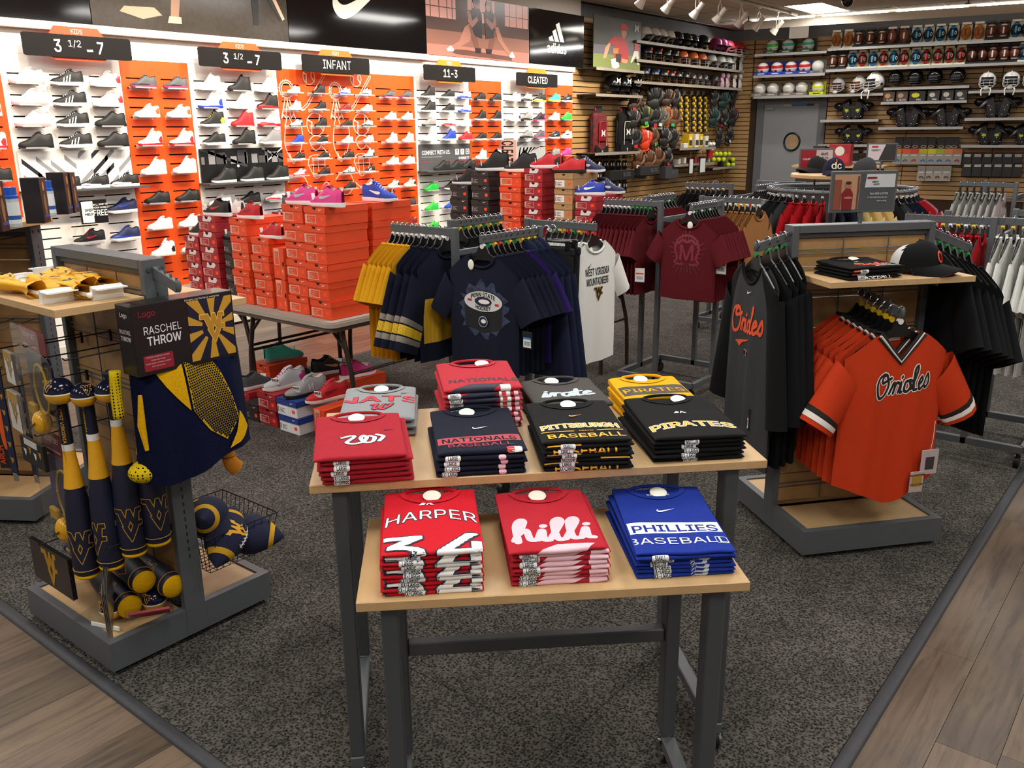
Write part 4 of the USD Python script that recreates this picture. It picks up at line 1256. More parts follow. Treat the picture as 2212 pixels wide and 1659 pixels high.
ad = unary_union([Polygon([(9.02 + k * .115, 2.66 + .0), (9.02 + k * .115 + .088, 2.66), (9.02 + k * .115 + .088 - h_ * .1 + .02, 2.66 + h_ * .0 + 0), (9.02 + k * .115, 2.66)]) for k, h_ in ()] or [Polygon([(9.03, 2.665), (9.115, 2.665), (9.085, 2.73), (9.01, 2.70)]), Polygon([(9.14, 2.665), (9.225, 2.665), (9.155, 2.805), (9.085, 2.775)]), Polygon([(9.25, 2.665), (9.335, 2.665), (9.225, 2.885), (9.155, 2.855)])])
wall_picture('black picture panel with white three-bar mark and lettering', 8.635, 9.76, GLOSS, [(ad, '#f0eee8'), (tr(text('adidas', .105, True, sx=.9), 9.18, 2.535), '#f0eee8')], PX2)
# ---------------------------------------------------------------- folding tables, shoe boxes and the shoes shown on them
def folding_table(label, x0, x1, y0, y1, h):
    t = thing('folding_table', label, 'table', ((x0 + x1) / 2, (y0 + y1) / 2, 0))
    w, d = (x1 - x0) / 2, (y1 - y0) / 2
    top = rrect(2 * w, 2 * d, .05)
    part(t, 'tabletop', cat(prism(top, .022, 'xy', h - .03), prism(top.buffer(-.006), .008, 'xy', h - .008)), mat('#a39a90', .5, 0, 'fabric', 200.0, .05, .05), False)
    part(t, 'skirt', prism(top.buffer(-.03).difference(top.buffer(-.05)), .03, 'xy', h - .06), mat('#6f675f', .5), False)
    lm = mat('#2e2521', .4)
    for sx in (-1, 1):
        for sy in (-1, 1):
            xx, yy = sx * (w - .1), sy * (d - .16)
            part(t, 'leg', tube(spline([(xx, yy, h - .05), (xx + sx * .005, yy, h - .12), (xx + sx * .03, yy, h - .22), (xx + sx * .06, yy, h * .45), (xx + sx * .07, yy, .01)], 5), .014, 10), lm)
            part(t, 'brace', tube([(xx + sx * .03, yy, h - .2), (xx - sx * .12, yy, h - .055)], .009, 8), lm)
        part(t, 'cross_bar', tube([(sx * (w - .045), -(d - .16), h * .52), (sx * (w - .045), d - .16, h * .52)], .009, 8), lm)
    return t


BH = .0985
BOXK = {}
BC = {'orange': ('#e0481b', '#e0481b', '#e9b9a2'), 'red': ('#a01c26', '#a01c26', '#cfa6a6'), 'black': ('#262020', '#262020', '#3b3535'), 'tan': ('#b08a5c', '#b08a5c', '#e6e2dc'), 'blue': ('#e5e7ec', '#24408f', '#eef0f4')}


def box_build(c, w, d, h, adult):
    body, lid, lab = BC[c]

    def build(p):
        b = part(p, 'body', rbox((0, 0, h * .36), (w - .006, d - .006, h * .72), .002), mat(body, .55, 0, 'fabric', 90.0, .05), False)
        notch = Point(0, h).buffer(w * .095)
        lz0 = h * .66
        face = sbox(-w / 2, lz0, w / 2, h).difference(notch) if c != 'blue' else sbox(-w / 2, lz0, w / 2, h)
        l = part(p, 'lid', cat(prism(face, .002, 'xz', -d / 2), prism(sbox(-w / 2, lz0, w / 2, h), .002, 'xz', d / 2 - .002), box(-w / 2, -w / 2 + .002, -d / 2, d / 2, lz0, h), box(w / 2 - .002, w / 2, -d / 2, d / 2, lz0, h), box(-w / 2, w / 2, -d / 2, d / 2, h - .0022, h - .0002)), mat(lid, .55, 0, 'fabric', 90.0, .05), False)
        if c != 'blue':
            part(l, 'finger_notch', prism(notch.intersection(sbox(-w, 0, w, h - .003)), .001, 'xz', -d / 2 + .0022), mat('#1b1412', .9), False)
        if adult:
            q = Polygon([(-w * .22, lz0), (-w * .18, h), (w * .25, h), (w * .3, lz0 + .02), (w * .2, lz0)]).difference(notch)
            part(l, 'white_band', prism(q, .0006, 'xz', -d / 2 - .0006), mat('#ddd6d2', .5), False)
            part(b, 'side_mark', mv(prism(unary_union([tr(swoosh(.09), .02, h * .16), tr(text('NIKE', .022), 0, h * .24)]).intersection(sbox(-.09, 0, .09, h * .66)), .0006, 'yz', w / 2 - .003), (0, d * .3, 0)), mat('#e9e2de', .5), False)
        else:
            part(l, 'tick_mark', prism(tr(swoosh(w * .17), w * .27, lz0 + h * .19), .0005, 'xz', -d / 2 - .0005), mat('#f0d9cc' if c != 'tan' else '#8a6a45', .5), False)
        fr = sbox(-w * .47, h * .13, w * .04, h * .56)
        s = part(b, 'size_label', prism(fr if c in ('tan', 'blue') else fr.difference(fr.buffer(-.003)).union(sbox(-w * .47, h * .13, -w * .38, h * .56)), .0006, 'xz', -d / 2 + .0024), mat(lab, .5), False)
        part(s, 'lettering', prism(unary_union([sbox(-w * .34, h * (.2 + .07 * k), -w * (.1 + .05 * (k % 3)), h * (.225 + .07 * k)) for k in range(4)] + [sbox(-w * .455 + k * .004, h * .18, -w * .455 + k * .004 + .002, h * .5) for k in range(3)]), .0006, 'xz', -d / 2 + .0018), mat('#4b4040' if c in ('tan', 'blue', 'black') else '#d4a28c', .6) if c != 'black' else mat('#a8a29e', .6), False)
        part(b, 'price_sticker', prism(affinity.rotate(sbox(w * .24, h * .26, w * .38, h * .46), 6), .0006, 'xz', -d / 2 + .0024), mat('#ff4a22', .5), False)
    return build


def shoe_box(c, label, loc, w=.175, d=.30, h=BH, adult=False, rz=0.0, rx=0.0, ry=0.0):
    k = (c, w, d, h, adult)
    if k not in BOXK:
        BOXK[k] = Kind('shoe_box', 'shoe box', box_build(c, w, d, h, adult))
    return BOXK[k](label, loc, rz, None, rx, ry)


def box_stack(c, words, x, yf, z0, n, w=.175, d=.30, h=BH, adult=False, j=.006, seed=1):
    r = random.Random(seed)
    for i in range(n):
        k = n - 1 - i
        lab = f'{c} shoe box topping {words}' if k == 0 else f'{c} shoe box, {ORD[k]} from the top of {words}'
        shoe_box(c, lab, (x + r.uniform(-j, j), yf + d / 2 + r.uniform(-j, j), z0 + .0005 + i * (h + .0006)), w, d, h, adult, r.uniform(-.012, .012))
    return z0 + n * (h + .0006) + .001


TH = .66
folding_table('grey folding table holding the nearest orange shoe boxes', -4.56, -3.545, 2.90, 4.02, TH)
folding_table('grey folding table holding red and black shoe boxes', -5.32, -4.58, 2.98, 4.0, TH)
folding_table('grey folding table behind the racks holding tan and red shoe boxes', -4.56, -3.12, 4.74, 5.4, TH)
T = TH
za = box_stack('orange', 'the nearest orange column', -3.69, 2.95, T, 6, seed=2)
zb = box_stack('orange', 'the second orange column', -3.895, 2.975, T, 6, seed=3)
for k in range(2):
    shoe_box('orange', f'{["lower", "upper"][k]} orange shoe box standing on edge in the table pile', (-4.093, 3.12, T + .0885 + k * .177), ry=PI / 2)
zd = box_stack('orange', 'the fourth orange column', -4.21, 2.97, T, 4, w=.165, seed=5)
ze = box_stack('orange', 'the leftmost orange column', -4.40, 2.97, T, 5, w=.165, seed=6)
box_stack('orange', 'the orange column behind the nearest one', -3.68, 3.275, T, 6, seed=7)
zf = box_stack('black', 'the black column between red and orange', -4.69, 3.1, T, 4, w=.14, h=.084, seed=8)
zg = box_stack('red', 'the tall red column on the left table', -4.885, 3.08, T, 5, w=.19, d=.33, h=.0945, adult=True, seed=9)
zh = box_stack('red', 'the short red column at far left', -5.075, 3.08, T, 4, w=.16, d=.30, h=.0845, adult=True, seed=10)
zi = box_stack('red', 'the red column behind the leftmost orange one', -4.42, 3.31, T, 5, w=.21, d=.33, h=.1, adult=True, seed=21)
zk1 = box_stack('black', 'the left black column by the racks', -4.335, 4.8, T, 6, seed=11)
zk2 = box_stack('black', 'the taller black column by the racks', -4.13, 4.8, T, 7, w=.17, seed=12)
zo = box_stack('orange', 'the orange column behind the racks', -3.855, 4.8, T, 7, w=.19, seed=13)
zr = box_stack('red', 'the red column behind the racks', -3.655, 4.8, T, 8, w=.155, h=.0895, adult=True, seed=14)
zt = box_stack('tan', 'the tan column behind the racks', -3.408, 4.8, T, 7, w=.15, seed=15)
zr2 = box_stack('red', 'the rightmost red column', -3.235, 4.8, T, 6, w=.165, d=.33, h=.092, adult=True, seed=16)


def show(code, where, loc, rz, s=1.15):
    shoe_kind(code + ' tag')(f'{shoe_name(code)} {where}', loc, rz, s=(s, s, s * 1.05))


show('p w s s 0', 'on the nearest orange column', (-3.63, 3.0, za), PI + .05, 1.2)
show('p w s s 0', 'on the second orange column', (-3.86, 3.02, zb), PI + .05, 1.2)
show('b w w s 0', 'behind the pink ones on orange boxes', (-3.66, 3.4, T + 6 * (BH + .0006) + .001), .1, 1.2)
show('k w r s 0', 'topping the tall red column', (-4.85, 3.14, zg), PI + .1, 1.2)
show('w w c - 0', 'behind the black and red one', (-4.9, 3.32, zg), PI - .3, 1.1)
show('G w r s 0', 'on red boxes behind orange ones', (-4.42, 3.42, zi), 0.1, 1.2)
show('r w R s 0', 'topping the leftmost orange column', (-4.34, 3.02, ze), PI, 1.1)
show('r w w - 0', 'topping the fourth orange column', (-4.15, 3.02, zd), PI, 1.0)
show('G k G - 0', 'topping the black column', (-4.69, 3.16, zf), PI + .2, 1.1)
show('k w w - 0', 'topping the short red column', (-5.06, 3.14, zh), PI, 1.1)
show('k w K - 1', 'topping the taller black column', (-4.1, 4.9, zk2), PI + .3, 1.25)
show('k w r - 1', 'topping the left black column', (-4.33, 4.88, zk1), PI + .3, 1.1)
show('k w k - 1', 'topping the orange column behind racks', (-3.83, 4.88, zo), PI + .25, 1.2)
show('r w k h 0', 'topping the red column behind racks', (-3.62, 4.9, zr), PI + .15, 1.2)
show('r k R - 0', 'topping the tan column', (-3.42, 4.88, zt), PI + .2, 1.2)
show('n w s s 0', 'beside the red one on tan boxes', (-3.3, 5.0, zt), .35, 1.2) if False else show('n w s s 0', 'behind the red one on tan boxes', (-3.36, 5.02, zt), .2, 1.2)
show('b w w s 0', 'topping the rightmost red column', (-3.26, 4.88, zr2), PI + .3, 1.1)
show('n w s s 0', 'behind the blue one at right', (-3.22, 5.06, zr2), .2, 1.15)

# on the floor under the table edge
def fbox(c, label, px, z, w, d, h, adult=False, rz=0.0, ry=0.0):
    p = at_z(*px, z)
    ww = h if ry else w
    shoe_box(c, label, (p[0] - ww / 2 * cos(rz) * 1.0, p[1] + d / 2, z + (w / 2 if ry else 0) + .0086), w, d, h, adult, rz, 0, ry)
    return p


p = fbox('blue', 'lower blue and white shoe box on the carpet', (648, 945.6), 0, .18, .3, .095)
shoe_box('blue', 'upper blue and white shoe box on the carpet', (p[0] - .1, p[1] + .15, .1045), .18, .3, .095)
show('g k s N 0', 'on the blue and white boxes', (p[0] - .09, p[1] + .13, .2002), -PI / 2 - .15, 1.3)
p = at_z(679, 951, 0)
shoe_box('orange', 'orange shoe box standing on edge on the carpet', (p[0] - .002, p[1] + .155, .0965), ry=PI / 2, rz=0)
show('r w R s 0', 'on the orange box standing on edge', (p[0] - .05, p[1] + .15, .185), -PI / 2 - .2, 1.3)
p = fbox('red', 'lower red shoe box on the carpet', (600, 928), 0, .17, .3, .098)
shoe_box('red', 'upper red shoe box on the carpet', (p[0] - .07, p[1] + .14, .108), .17, .3, .098)
show('s w P h 0', 'with pink laces on red boxes', (p[0] - .08, p[1] + .13, .2075), -PI / 2 - .1, 1.35)
p0 = p
fbox('black', 'black shoe box on the carpet beside red ones', (560, 916), 0, .15, .3, .098)
p = at_z(573, 796, .2)
for k in range(2):
    shoe_box(['red', 'orange'][k], f'{["red", "orange"][k]} shoe box {["under", "holding"][k]} the teal sneaker', (p[0] - .09, p[1] + .18, .0086 + k * .0995), .18, .3, .098)
show('t g s - 0', 'at the back of the floor boxes', (p[0] - .07, p[1] + .2, .2085), PI / 2 - .25, 1.3)
shoe_box('black', 'black shoe box under the black high-top on the floor', (p[0] + .21, p[1] + .2, .0086), .17, .3, .098)
show('k w K - 0', 'on the black floor box', (p[0] + .2, p[1] + .16, .1075), PI / 2 - .3, 1.25)
p = at_z(691, 823, .2)
for k in range(2):
    shoe_box('red', f'{["lower", "upper"][k]} red shoe box under the gold-ticked sneaker', (p[0] - .08, p[1] + .17, .0086 + k * .0995), .17, .3, .098, k == 0)
show('k w z s 0', 'on red floor boxes', (p[0] - .07, p[1] + .15, .2085), PI / 2 - .2, 1.3)
p = at_z(747, 830, .2)
for k in range(2):
    shoe_box('orange', f'{["lower", "upper"][k]} orange shoe box by the table leg on the floor', (p[0] - .08, p[1] + .17, .0086 + k * .0995), .17, .3, .098)
show('P w p - 0', 'on orange floor boxes by the table leg', (p[0] - .06, p[1] + .15, .2085), PI / 2 - .2, 1.2)
p = at_z(530, 850, .1)
shoe_box('red', 'single red shoe box at the left end of the floor boxes', (p[0] - .05, p[1] + .15, .0086), .17, .3, .098)
show('G w g - 0', 'on the single red floor box', (p[0] - .04, p[1] + .12, .1085), PI / 2, 1.2)
# ---------------------------------------------------------------- clothes on hangers
class Top:
    """A garment on its hanger: the hook rests on z = 0 at the origin, the chest faces -y."""

    def __init__(self, W=.18, L=.5, sl=.15, ang=62, neck='crew', T=.02, flare=1.0, folds=.008, seed=1, z0=-.085, armh=.13, curve=0.0, nk=.072, drop=.05):
        self.__dict__.update(locals())
        self.ph = random.Random(seed).uniform(0, 6)

    def top(self, x):
        a = np.abs(x)
        return self.z0 - .075 * np.clip((a - self.nk) / (self.W - self.nk), 0, 1) ** 1.25 * (self.W / .18)

    def neckline(self, x, front):
        a = np.clip(np.abs(x) / self.nk, 0, 1)
        if not front:
            return self.z0 - .012 * (1 - a ** 2)
        d = self.drop
        return self.z0 - d * ((1 - a) if self.neck == 'v' else np.sqrt(np.clip(1 - a ** 2, 0, 1)))

    def bulge(self, x, z):
        w = self.W * (1 + (self.flare - 1) * np.clip((self.z0 - z) / self.L, 0, 1))
        e = np.clip(np.abs(x) / w, 0, 1)
        t = np.clip((self.z0 - z) / self.L, 0, 1)
        fold = self.folds * t ** .7 * (np.sin(x * 38 / (self.W / .18) + self.ph) + .5 * np.sin(x * 71 + 2 * self.ph + 3 * t)) * (1 - e ** 4)
        return self.T * np.sqrt(np.clip(1 - e ** 2.4, 0, 1)) * (.55 + .45 * np.clip(t * 3, 0, 1)), fold

    def front(self, x, z, eps=0.0):
        b, f = self.bulge(np.asarray(x, float), np.asarray(z, float))
        return np.stack([x, -b + f - eps, z], -1)

    def face(self, front, nx=26, nz=16):
        xs = np.sin(np.linspace(-PI / 2, PI / 2, nx)) * .5 + np.linspace(-1, 1, nx) * .5
        v = []
        for u in xs:
            zt = self.top(u * self.W) if abs(u * self.W) > self.nk else self.neckline(u * self.W, front)
            for t in np.linspace(0, 1, nz):
                hem = -self.L + self.z0 - self.curve * (1 - abs(u)) ** 1.2 + self.curve * .2
                z = zt + (hem - zt) * t
                x = u * self.W * (1 + (self.flare - 1) * t)
                b, f = self.bulge(np.array(x), np.array(z))
                v.append((x, (-b if front else b) + f, z))
        f = grid_faces(nx, nz)
        return np.array(v), f if front else f[:, ::-1]

    def sleeve(self, s, t0=0.0, t1=1.0, grow=0.0, n=14, m=7):
        a = rad(self.ang)
        d = np.array([s * cos(a), 0, -sin(a)])
        nrm = np.array([s * sin(a), 0, cos(a)])
        zt = self.top(np.array(self.W * .97))
        c0 = np.array([s * self.W * .90, 0, zt - self.armh * .46])
        th = np.arange(n) * 2 * PI / n
        v = []
        for t in np.linspace(t0, t1, m):
            k = t ** .9
            c = c0 + d * (self.sl * t) + np.array([s * .004, 0, .012 * (1 - t)])
            rn = self.armh * (.5 - .08 * t) + grow
            ry = self.T * (.8 + .5 * t) + grow
            q = nrm * (1 - .35 * (1 - t)) + np.array([0, 0, .35 * (1 - t)])
            v.append(c + np.cos(th)[:, None] * rn * q + np.sin(th)[:, None] * np.array([0, ry, 0]) + (np.sin(th * 3 + self.ph) * .006 * t)[:, None] * np.array([0, 1, 0]))
        v = np.vstack(v)
        f = grid_faces(m, n, True)
        return v, f if s < 0 else f[:, ::-1]

    def body(self):
        return cat(self.face(True), self.face(False))

    def collar(self, w=.014, front_only=False):
        xs = np.linspace(-1, 1, 29)
        out = []
        for fr in ((True,) if front_only else (True, False)):
            z = np.array([self.neckline(u * self.nk, fr) for u in xs])
            p = np.stack([xs * self.nk, np.zeros(29), z], -1)
            b, f = self.bulge(p[:, 0], p[:, 2])
            p[:, 1] = (-b if fr else b) + f
            out.append(tube(p, w / 2, 6))
        return cat(out)


def hanger_parts(p, clip=None, W=.18, body=BLACK, zs=-.085):
    s = W / .18
    hk = [(0.0, 0, -.052), (0, 0, -.03), (0.012, 0, -.016), (.015, 0, -.004), (.008, 0, .006), (-.004, 0, .008), (-.013, 0, .001), (-.015, 0, -.008)]
    h = part(p, 'hanger', cat(prism(Polygon([(-.018, -.045), (.018, -.045), (.034, -.075), (.075 * s, -.1), (.145 * s, -.15), (.148 * s, -.163), (.07 * s, -.125), (.03, -.105), (-.03, -.105), (-.07 * s, -.125), (-.148 * s, -.163), (-.145 * s, -.15), (-.075 * s, -.1), (-.034, -.075)]), .007, 'xz', -.0035)), body, False)
    part(h, 'hook', tube(spline(hk, 4), .0022, 6), CHROME)
    if clip:
        part(h, 'size_clip', cat(cyl((0, -.008, -.047), (0, .008, -.047), .011, 10)), mat(clip, .4))


def garment(p, g, m, sleeve_m=None, clip=None, collar_m=None, prints=(), hanger=BLACK, bands=(), long_=False):
    part(p, 'body', g.body(), m, 60)
    if g.sl:
        for s in (-1, 1):
            sv = part(p, 'sleeve', g.sleeve(s), sleeve_m or m, 60)
            for (t0, t1, bm) in bands:
                part(sv, 'stripe', g.sleeve(s, t0, t1, .0015, m=3), bm, 60)
    part(p, 'collar', g.collar(), collar_m or m, 60)
    for li, (q, ink) in enumerate(prints):
        q = q.buffer(0)
        part(p, 'print', drape(q, lambda x, z: g.front(x, z, .0012 + .0005 * li), .012), ink, True)
    hanger_parts(p, clip, g.W, hanger)


CLIPS = ['#1d7a3c', '#d8d8d8', '#d8b21f', '#c22a2a', '#d8d8d8', '#1d7a3c']


def tee(name, color, clip=None, **kw):
    g = Top(**kw)
    return Kind(name, 't-shirt', lambda p: garment(p, g, color, clip=clip))


def row(kinds, n, p0, p1, rz, words, base, first=0, group=None, z=None, drop=.005):
    """n garments evenly along a bar from p0 to p1 (the last one stands at p1)."""
    p0, p1 = np.array(p0, float), np.array(p1, float)
    for i in range(n):
        t = i / max(1, n - 1)
        k = kinds[i % len(kinds)]
        k(f'{base}, {ORD[first + i]} from {words}', p0 + (p1 - p0) * t + np.array([0, 0, -.004]), rz + RNG.uniform(-.025, .025))


def bar_(p0, p1, h=.034, w=.016):
    p0, p1 = np.array(p0, float), np.array(p1, float)
    d = p1 - p0
    L = np.linalg.norm(d)
    m = rbox((L / 2, 0, -h / 2), (L, w, h), .002)
    el = math.asin(d[2] / L)
    return mv(m, p0, rz=math.atan2(d[1], d[0]), ry=0) if abs(el) < 1e-4 else mv(mv(m, ry=-el), p0, rz=math.atan2(d[1], d[0]))


def four_way(label, c, s=.265, arm=.40, zt=1.215, arms='BDCA', rot=0.0, extra=()):
    """A square wheeled base, a post at the middle of each side, and a straight arm on each post."""
    t = thing('garment_rack', label, 'clothes rack', (c[0], c[1], 0), rot)
    zb = .085
    corners = [(-s, -s), (s, -s), (s, s), (-s, s)]
    for i in range(4):
        a, b = corners[i], corners[(i + 1) % 4]
        part(t, 'base_tube', bar_((a[0], a[1], zb + .035), (b[0], b[1], zb + .035), .035, .03), GREY)
        w = part(t, 'caster', cat(cyl((a[0] * .93 - .012, a[1] * .93, .034), (a[0] * .93 + .012, a[1] * .93, .034), .034, 16), cyl((a[0] * .93, a[1] * .93, .05), (a[0] * .93, a[1] * .93, zb), .01)), BLACK)
    spec = {'B': ((0, -s), (-1, 0)), 'D': ((s, 0), (0, -1)), 'C': ((0, s), (1, 0)), 'A': ((-s, 0), (0, 1))}
    for k in 'BDCA':
        (x, y), (dx, dy) = spec[k]
        part(t, 'post', rbox((x, y, (zt + zb) / 2), (.03, .03, zt - zb), .003), GREY)
        if k in arms:
            part(t, 'arm', bar_((x, y, zt - .004), (x + dx * arm, y + dy * arm, zt - .004)), GREY)
    part(t, 'brace', bar_((-s, 0, zt - .13), (s, 0, zt - .13), .025, .02), GREY)
    part(t, 'brace', bar_((0, -s, zt - .10), (0, s, zt - .10), .025, .02), GREY)
    return t


ZA = 1.211 + .001       # top of an arm
R1, R2, R3 = (-2.63, 3.145), (-2.63, 4.985), (-.825, 4.94)
four_way('wheeled grey rack of yellow, navy and white clothes behind the front tables', R1)
four_way('wheeled grey rack of maroon and tan T-shirts', R2)
four_way('wheeled grey rack of red and white T-shirts at right', R3, arms='BC')
part('/World/garment_rack_002', 'arm', bar_((0, -.235, ZA), (.5, -.235, ZA)), GREY)

YC = cloth('#dca21a')
NV = cloth('#15192a')
WC = cloth('#dfe0dc', .08)
MC = cloth('#5a141c')
S1 = dict(W=.175, L=.52, sl=.145, T=.014, folds=.006)
yel = [tee('hanging_t_shirt', YC, '#d8d8d8', **S1, seed=3, ang=66, flare=1.05)]
g_nv = Top(W=.19, L=.50, sl=.30, ang=70, T=.016, folds=.006, seed=4, armh=.17)
STR = mat('#8b8478', .5, .3)
nv_j = Kind('hanging_jersey', 'jersey', lambda p: garment(p, g_nv, NV, clip='#d8d8d8', bands=((.55, .63, STR), (.65, .78, mat('#d6ae1f', .7, 0, 'dots', 160.0, .25, 0, color2='#7a6110')), (.80, .88, STR)), prints=[(sbox(-.17, -.50, .17, -.30), mat('#c79a18', .8, 0, 'dots', 170.0, .25, 0, color2='#6b5510'))]))
x0, y0 = R1[0], R1[1] - .265
for i in range(6):
    yel[0](f'yellow T-shirt, {ORD[i]} from the far left end of the left rack', (x0 - .385 + i * .031, y0, ZA), PI / 2 + RNG.uniform(-.03, .03), 'yellow T-shirts on the left rack' if False else None)
for i in range(4):
    nv_j(f'navy striped-sleeve jersey, {ORD[i]} from the yellow T-shirts', (x0 - .185 + i * .044, y0, ZA), PI / 2 + RNG.uniform(-.03, .03))
# navy tee with the hockey print, facing us, and what hangs behind it
xd, yd = R1[0] + .265, R1[1]
psu = Top(W=.185, L=.50, sl=.15, T=.022, folds=.004, seed=8, ang=60)
ov = affinity.scale(Point(0, 0).buffer(.5, 32), .2, .085)
oi = affinity.scale(Point(0, 0).buffer(.5, 32), .092, .04)
side = Polygon(np.vstack([np.stack([.1 * np.cos(np.linspace(PI, 2 * PI, 24)), .0425 * np.sin(np.linspace(PI, 2 * PI, 24))], -1), [(.095, -.11), (.0, -.135), (-.095, -.11)]])).buffer(0)
ctr = (0.015, -.275)
halo = mat('#35415e', .9, 0, 'fabric', 50.0, .45, 0, color2='#171c2e')
aura = Polygon([(ctr[0] + (.125 + .02 * sin(k * 2.7)) * cos(k * PI / 20), ctr[1] - .035 + (.115 + .02 * sin(k * 1.9)) * sin(k * PI / 20)) for k in range(40)])
PSU = [(aura, halo), (tr(side, *ctr), mat('#15171c', .6)), (tr(ov, *ctr).buffer(.004), INK_K), (tr(ov, *ctr), mat('#cfd0cf', .6)), (tr(oi, *ctr), INK_N), (tr(affinity.scale(Point(0, 0).buffer(.5), .06, .02), ctr[0] + .005, ctr[1]), INK_W),
       (tr(arch(text('PENN STATE', .017, sx=.9), 3.0), ctr[0], ctr[1] + .022), INK_K), (tr(arch(text('HOCKEY', .016, sx=.9), -3.0), ctr[0], ctr[1] - .036), INK_K), (tr(sbox(-.02, -.004, .0, .004), ctr[0] - .06, ctr[1] + .004), INK_R), (tr(sbox(-.02, -.004, .0, .004), ctr[0] + .085, ctr[1] - .006), INK_R),
       (tr(Point(0, 0).buffer(.024), ctr[0] + .0, ctr[1] - .085), mat('#aeb6c2', .6)), (tr(Point(0, 0).buffer(.021), ctr[0] + .0, ctr[1] - .085), INK_N), (tr(affinity.scale(Point(0, 0).buffer(.013), 1, .7), ctr[0] + .003, ctr[1] - .083), INK_W)]
k_psu = Kind('hanging_t_shirt', 't-shirt', lambda p: (garment(p, psu, NV, clip='#d8d8d8', prints=PSU), part(p, 'neck_tag', mv(ellipsoid((0, 0, 0), (.016, .004, .022)), (-.05, -.02, -.125)), DISC)))
k_psu('navy T-shirt printed with hockey puck at the front of the left rack', (xd, yd - .385, ZA), .03)
dark = [tee('hanging_t_shirt', NV, c, W=.185, L=.50, sl=.15, T=.014, folds=.004, seed=8, ang=60) for c in ('#1d7a3c', '#d8b21f', '#c22a2a')]
purple = tee('hanging_t_shirt', cloth('#2a1a5a'), '#1d7a3c', W=.19, L=.48, sl=.15, T=.014, folds=.004, seed=8, ang=60)
hood = Kind('hanging_hoodie', 'hoodie', lambda p: (garment(p, Top(W=.20, L=.55, sl=.46, ang=83, T=.018, folds=.003, seed=8), cloth('#1a2138'), clip='#d8b21f'), part(p, 'hood', mv(ellipsoid((0, 0, 0), (.085, .022, .06), 2), (0, .012, -.10)), cloth('#1a2138'))))
for i in range(5):
    dark[i % 3](f'navy T-shirt, {ORD[i]} behind the hockey printed one', (xd, yd - .345 + i * .034, ZA), RNG.uniform(-.03, .03))
purple('purple T-shirt between navy ones on the left rack', (xd, yd - .165, ZA), .02)
for i in range(3):
    hood(f'navy hooded sweatshirt, {ORD[i]} behind the purple T-shirt', (xd, yd - .125 + i * .045, ZA), RNG.uniform(-.03, .03))


def pants_build(p):
    h = part(p, 'hanger', cat(tube([(-.13, 0, -.06), (.13, 0, -.06)], .006, 8), prism(rrect(.03, .03, .006), .008, 'xz', -.004) if False else tube([(0, 0, -.055), (0, 0, -.03)], .004, 6)), BLACK)
    part(h, 'hook', tube(spline([(0, 0, -.03), (.012, 0, -.016), (.015, 0, -.004), (0, 0, .008), (-.015, 0, -.006)], 4), .0022, 6), CHROME)
    for s in (-1, 1):
        part(h, 'clamp', box(s * .11 - .01, s * .11 + .01, -.012, .012, -.1, -.055), BLACK, False)
    xs, out = np.linspace(-.14, .14, 16), []
    part(p, 'waistband', rbox((0, 0, -.105), (.28, .024, .035), .006), cloth('#222226'))
    for s in (-1, 1):
        part(p, 'leg', mv(lathe([(.05, -.62), (.062, -.4), (.068, -.2), (.07, -.118)], 14), (s * .066, 0, 0)) if False else (lambda v, f: (v * [1, .3, 1] + [s * .068, 0, 0], f))(*lathe([(.05, -.62), (.062, -.4), (.068, -.2), (.07, -.118)], 14)), cloth('#222226'))


PANTS = Kind('hanging_trousers', 'trousers', pants_build)
for i in range(2):
    PANTS(f'black trousers on clip hanger, {ORD[i]} behind the navy hoodies', (xd + .02, yd + .03 + i * .05, ZA - .004), .15)
# white tees towards the right
xc, yc = R1[0], R1[1] + .265
wv = Top(W=.175, L=.57, sl=.15, T=.022, folds=.004, seed=12, ang=58)
PW_ = [(tr(affinity.scale(text('WEST VIRGINIA', .028, sx=.62), 1, 1.15), .01, -.235), INK_K), (tr(affinity.scale(text('MOUNTAINEERS', .028, sx=.55), 1, 1.15), .01, -.28), INK_K), (tr(flying_wv(.058).buffer(.003), .01, -.325), mat('#b98d24', .7)), (tr(flying_wv(.058), .01, -.325), INK_K), (tr(swoosh(.034), -.05, -.19, 25), INK_K)]
white_end = Kind('hanging_t_shirt', 't-shirt', lambda p: (garment(p, wv, WC, clip='#c22a2a', prints=PW_), part(p, 'neck_tag', mv(ellipsoid((0, 0, 0), (.013, .003, .024)), (-.035, -.012, -.13)), DISC)))
wt = [tee('hanging_t_shirt', WC, c, W=.175, L=.55, sl=.15, T=.014, folds=.005, seed=12, ang=62) for c in ('#c22a2a', '#d8b21f', '#1d7a3c')]
for i in range(6):
    wt[i % 3](f'white T-shirt, {ORD[i]} behind the black lettered white one', (xc + .345 - i * .036, yc, ZA), PI / 2 + RNG.uniform(-.03, .03))
white_end('white T-shirt with black lettering at the end of the left rack', (xc + .385, yc, ZA), PI / 2 - .06)
gold = tee('hanging_t_shirt', cloth('#c08a1e'), '#d8d8d8', W=.17, L=.5, sl=.14, T=.012, folds=.005, seed=12)
gold('gold T-shirt behind the white ones on the left rack', (xc + .13, yc, ZA), PI / 2)
blk = tee('hanging_t_shirt', cloth('#16181a'), '#1d7a3c', W=.175, L=.52, sl=.14, T=.012, folds=.005, seed=14)
blk2 = tee('hanging_t_shirt', cloth('#16181a'), '#d8b21f', W=.175, L=.52, sl=.14, T=.012, folds=.005, seed=14)
for i in range(9):
    (blk if i % 2 else blk2)(f'black T-shirt, {ORD[i]} along the far arm of the left rack', (R1[0] - .265, R1[1] + .06 + i * .038, ZA), RNG.uniform(-.03, .03))
# tags that hang from sleeves


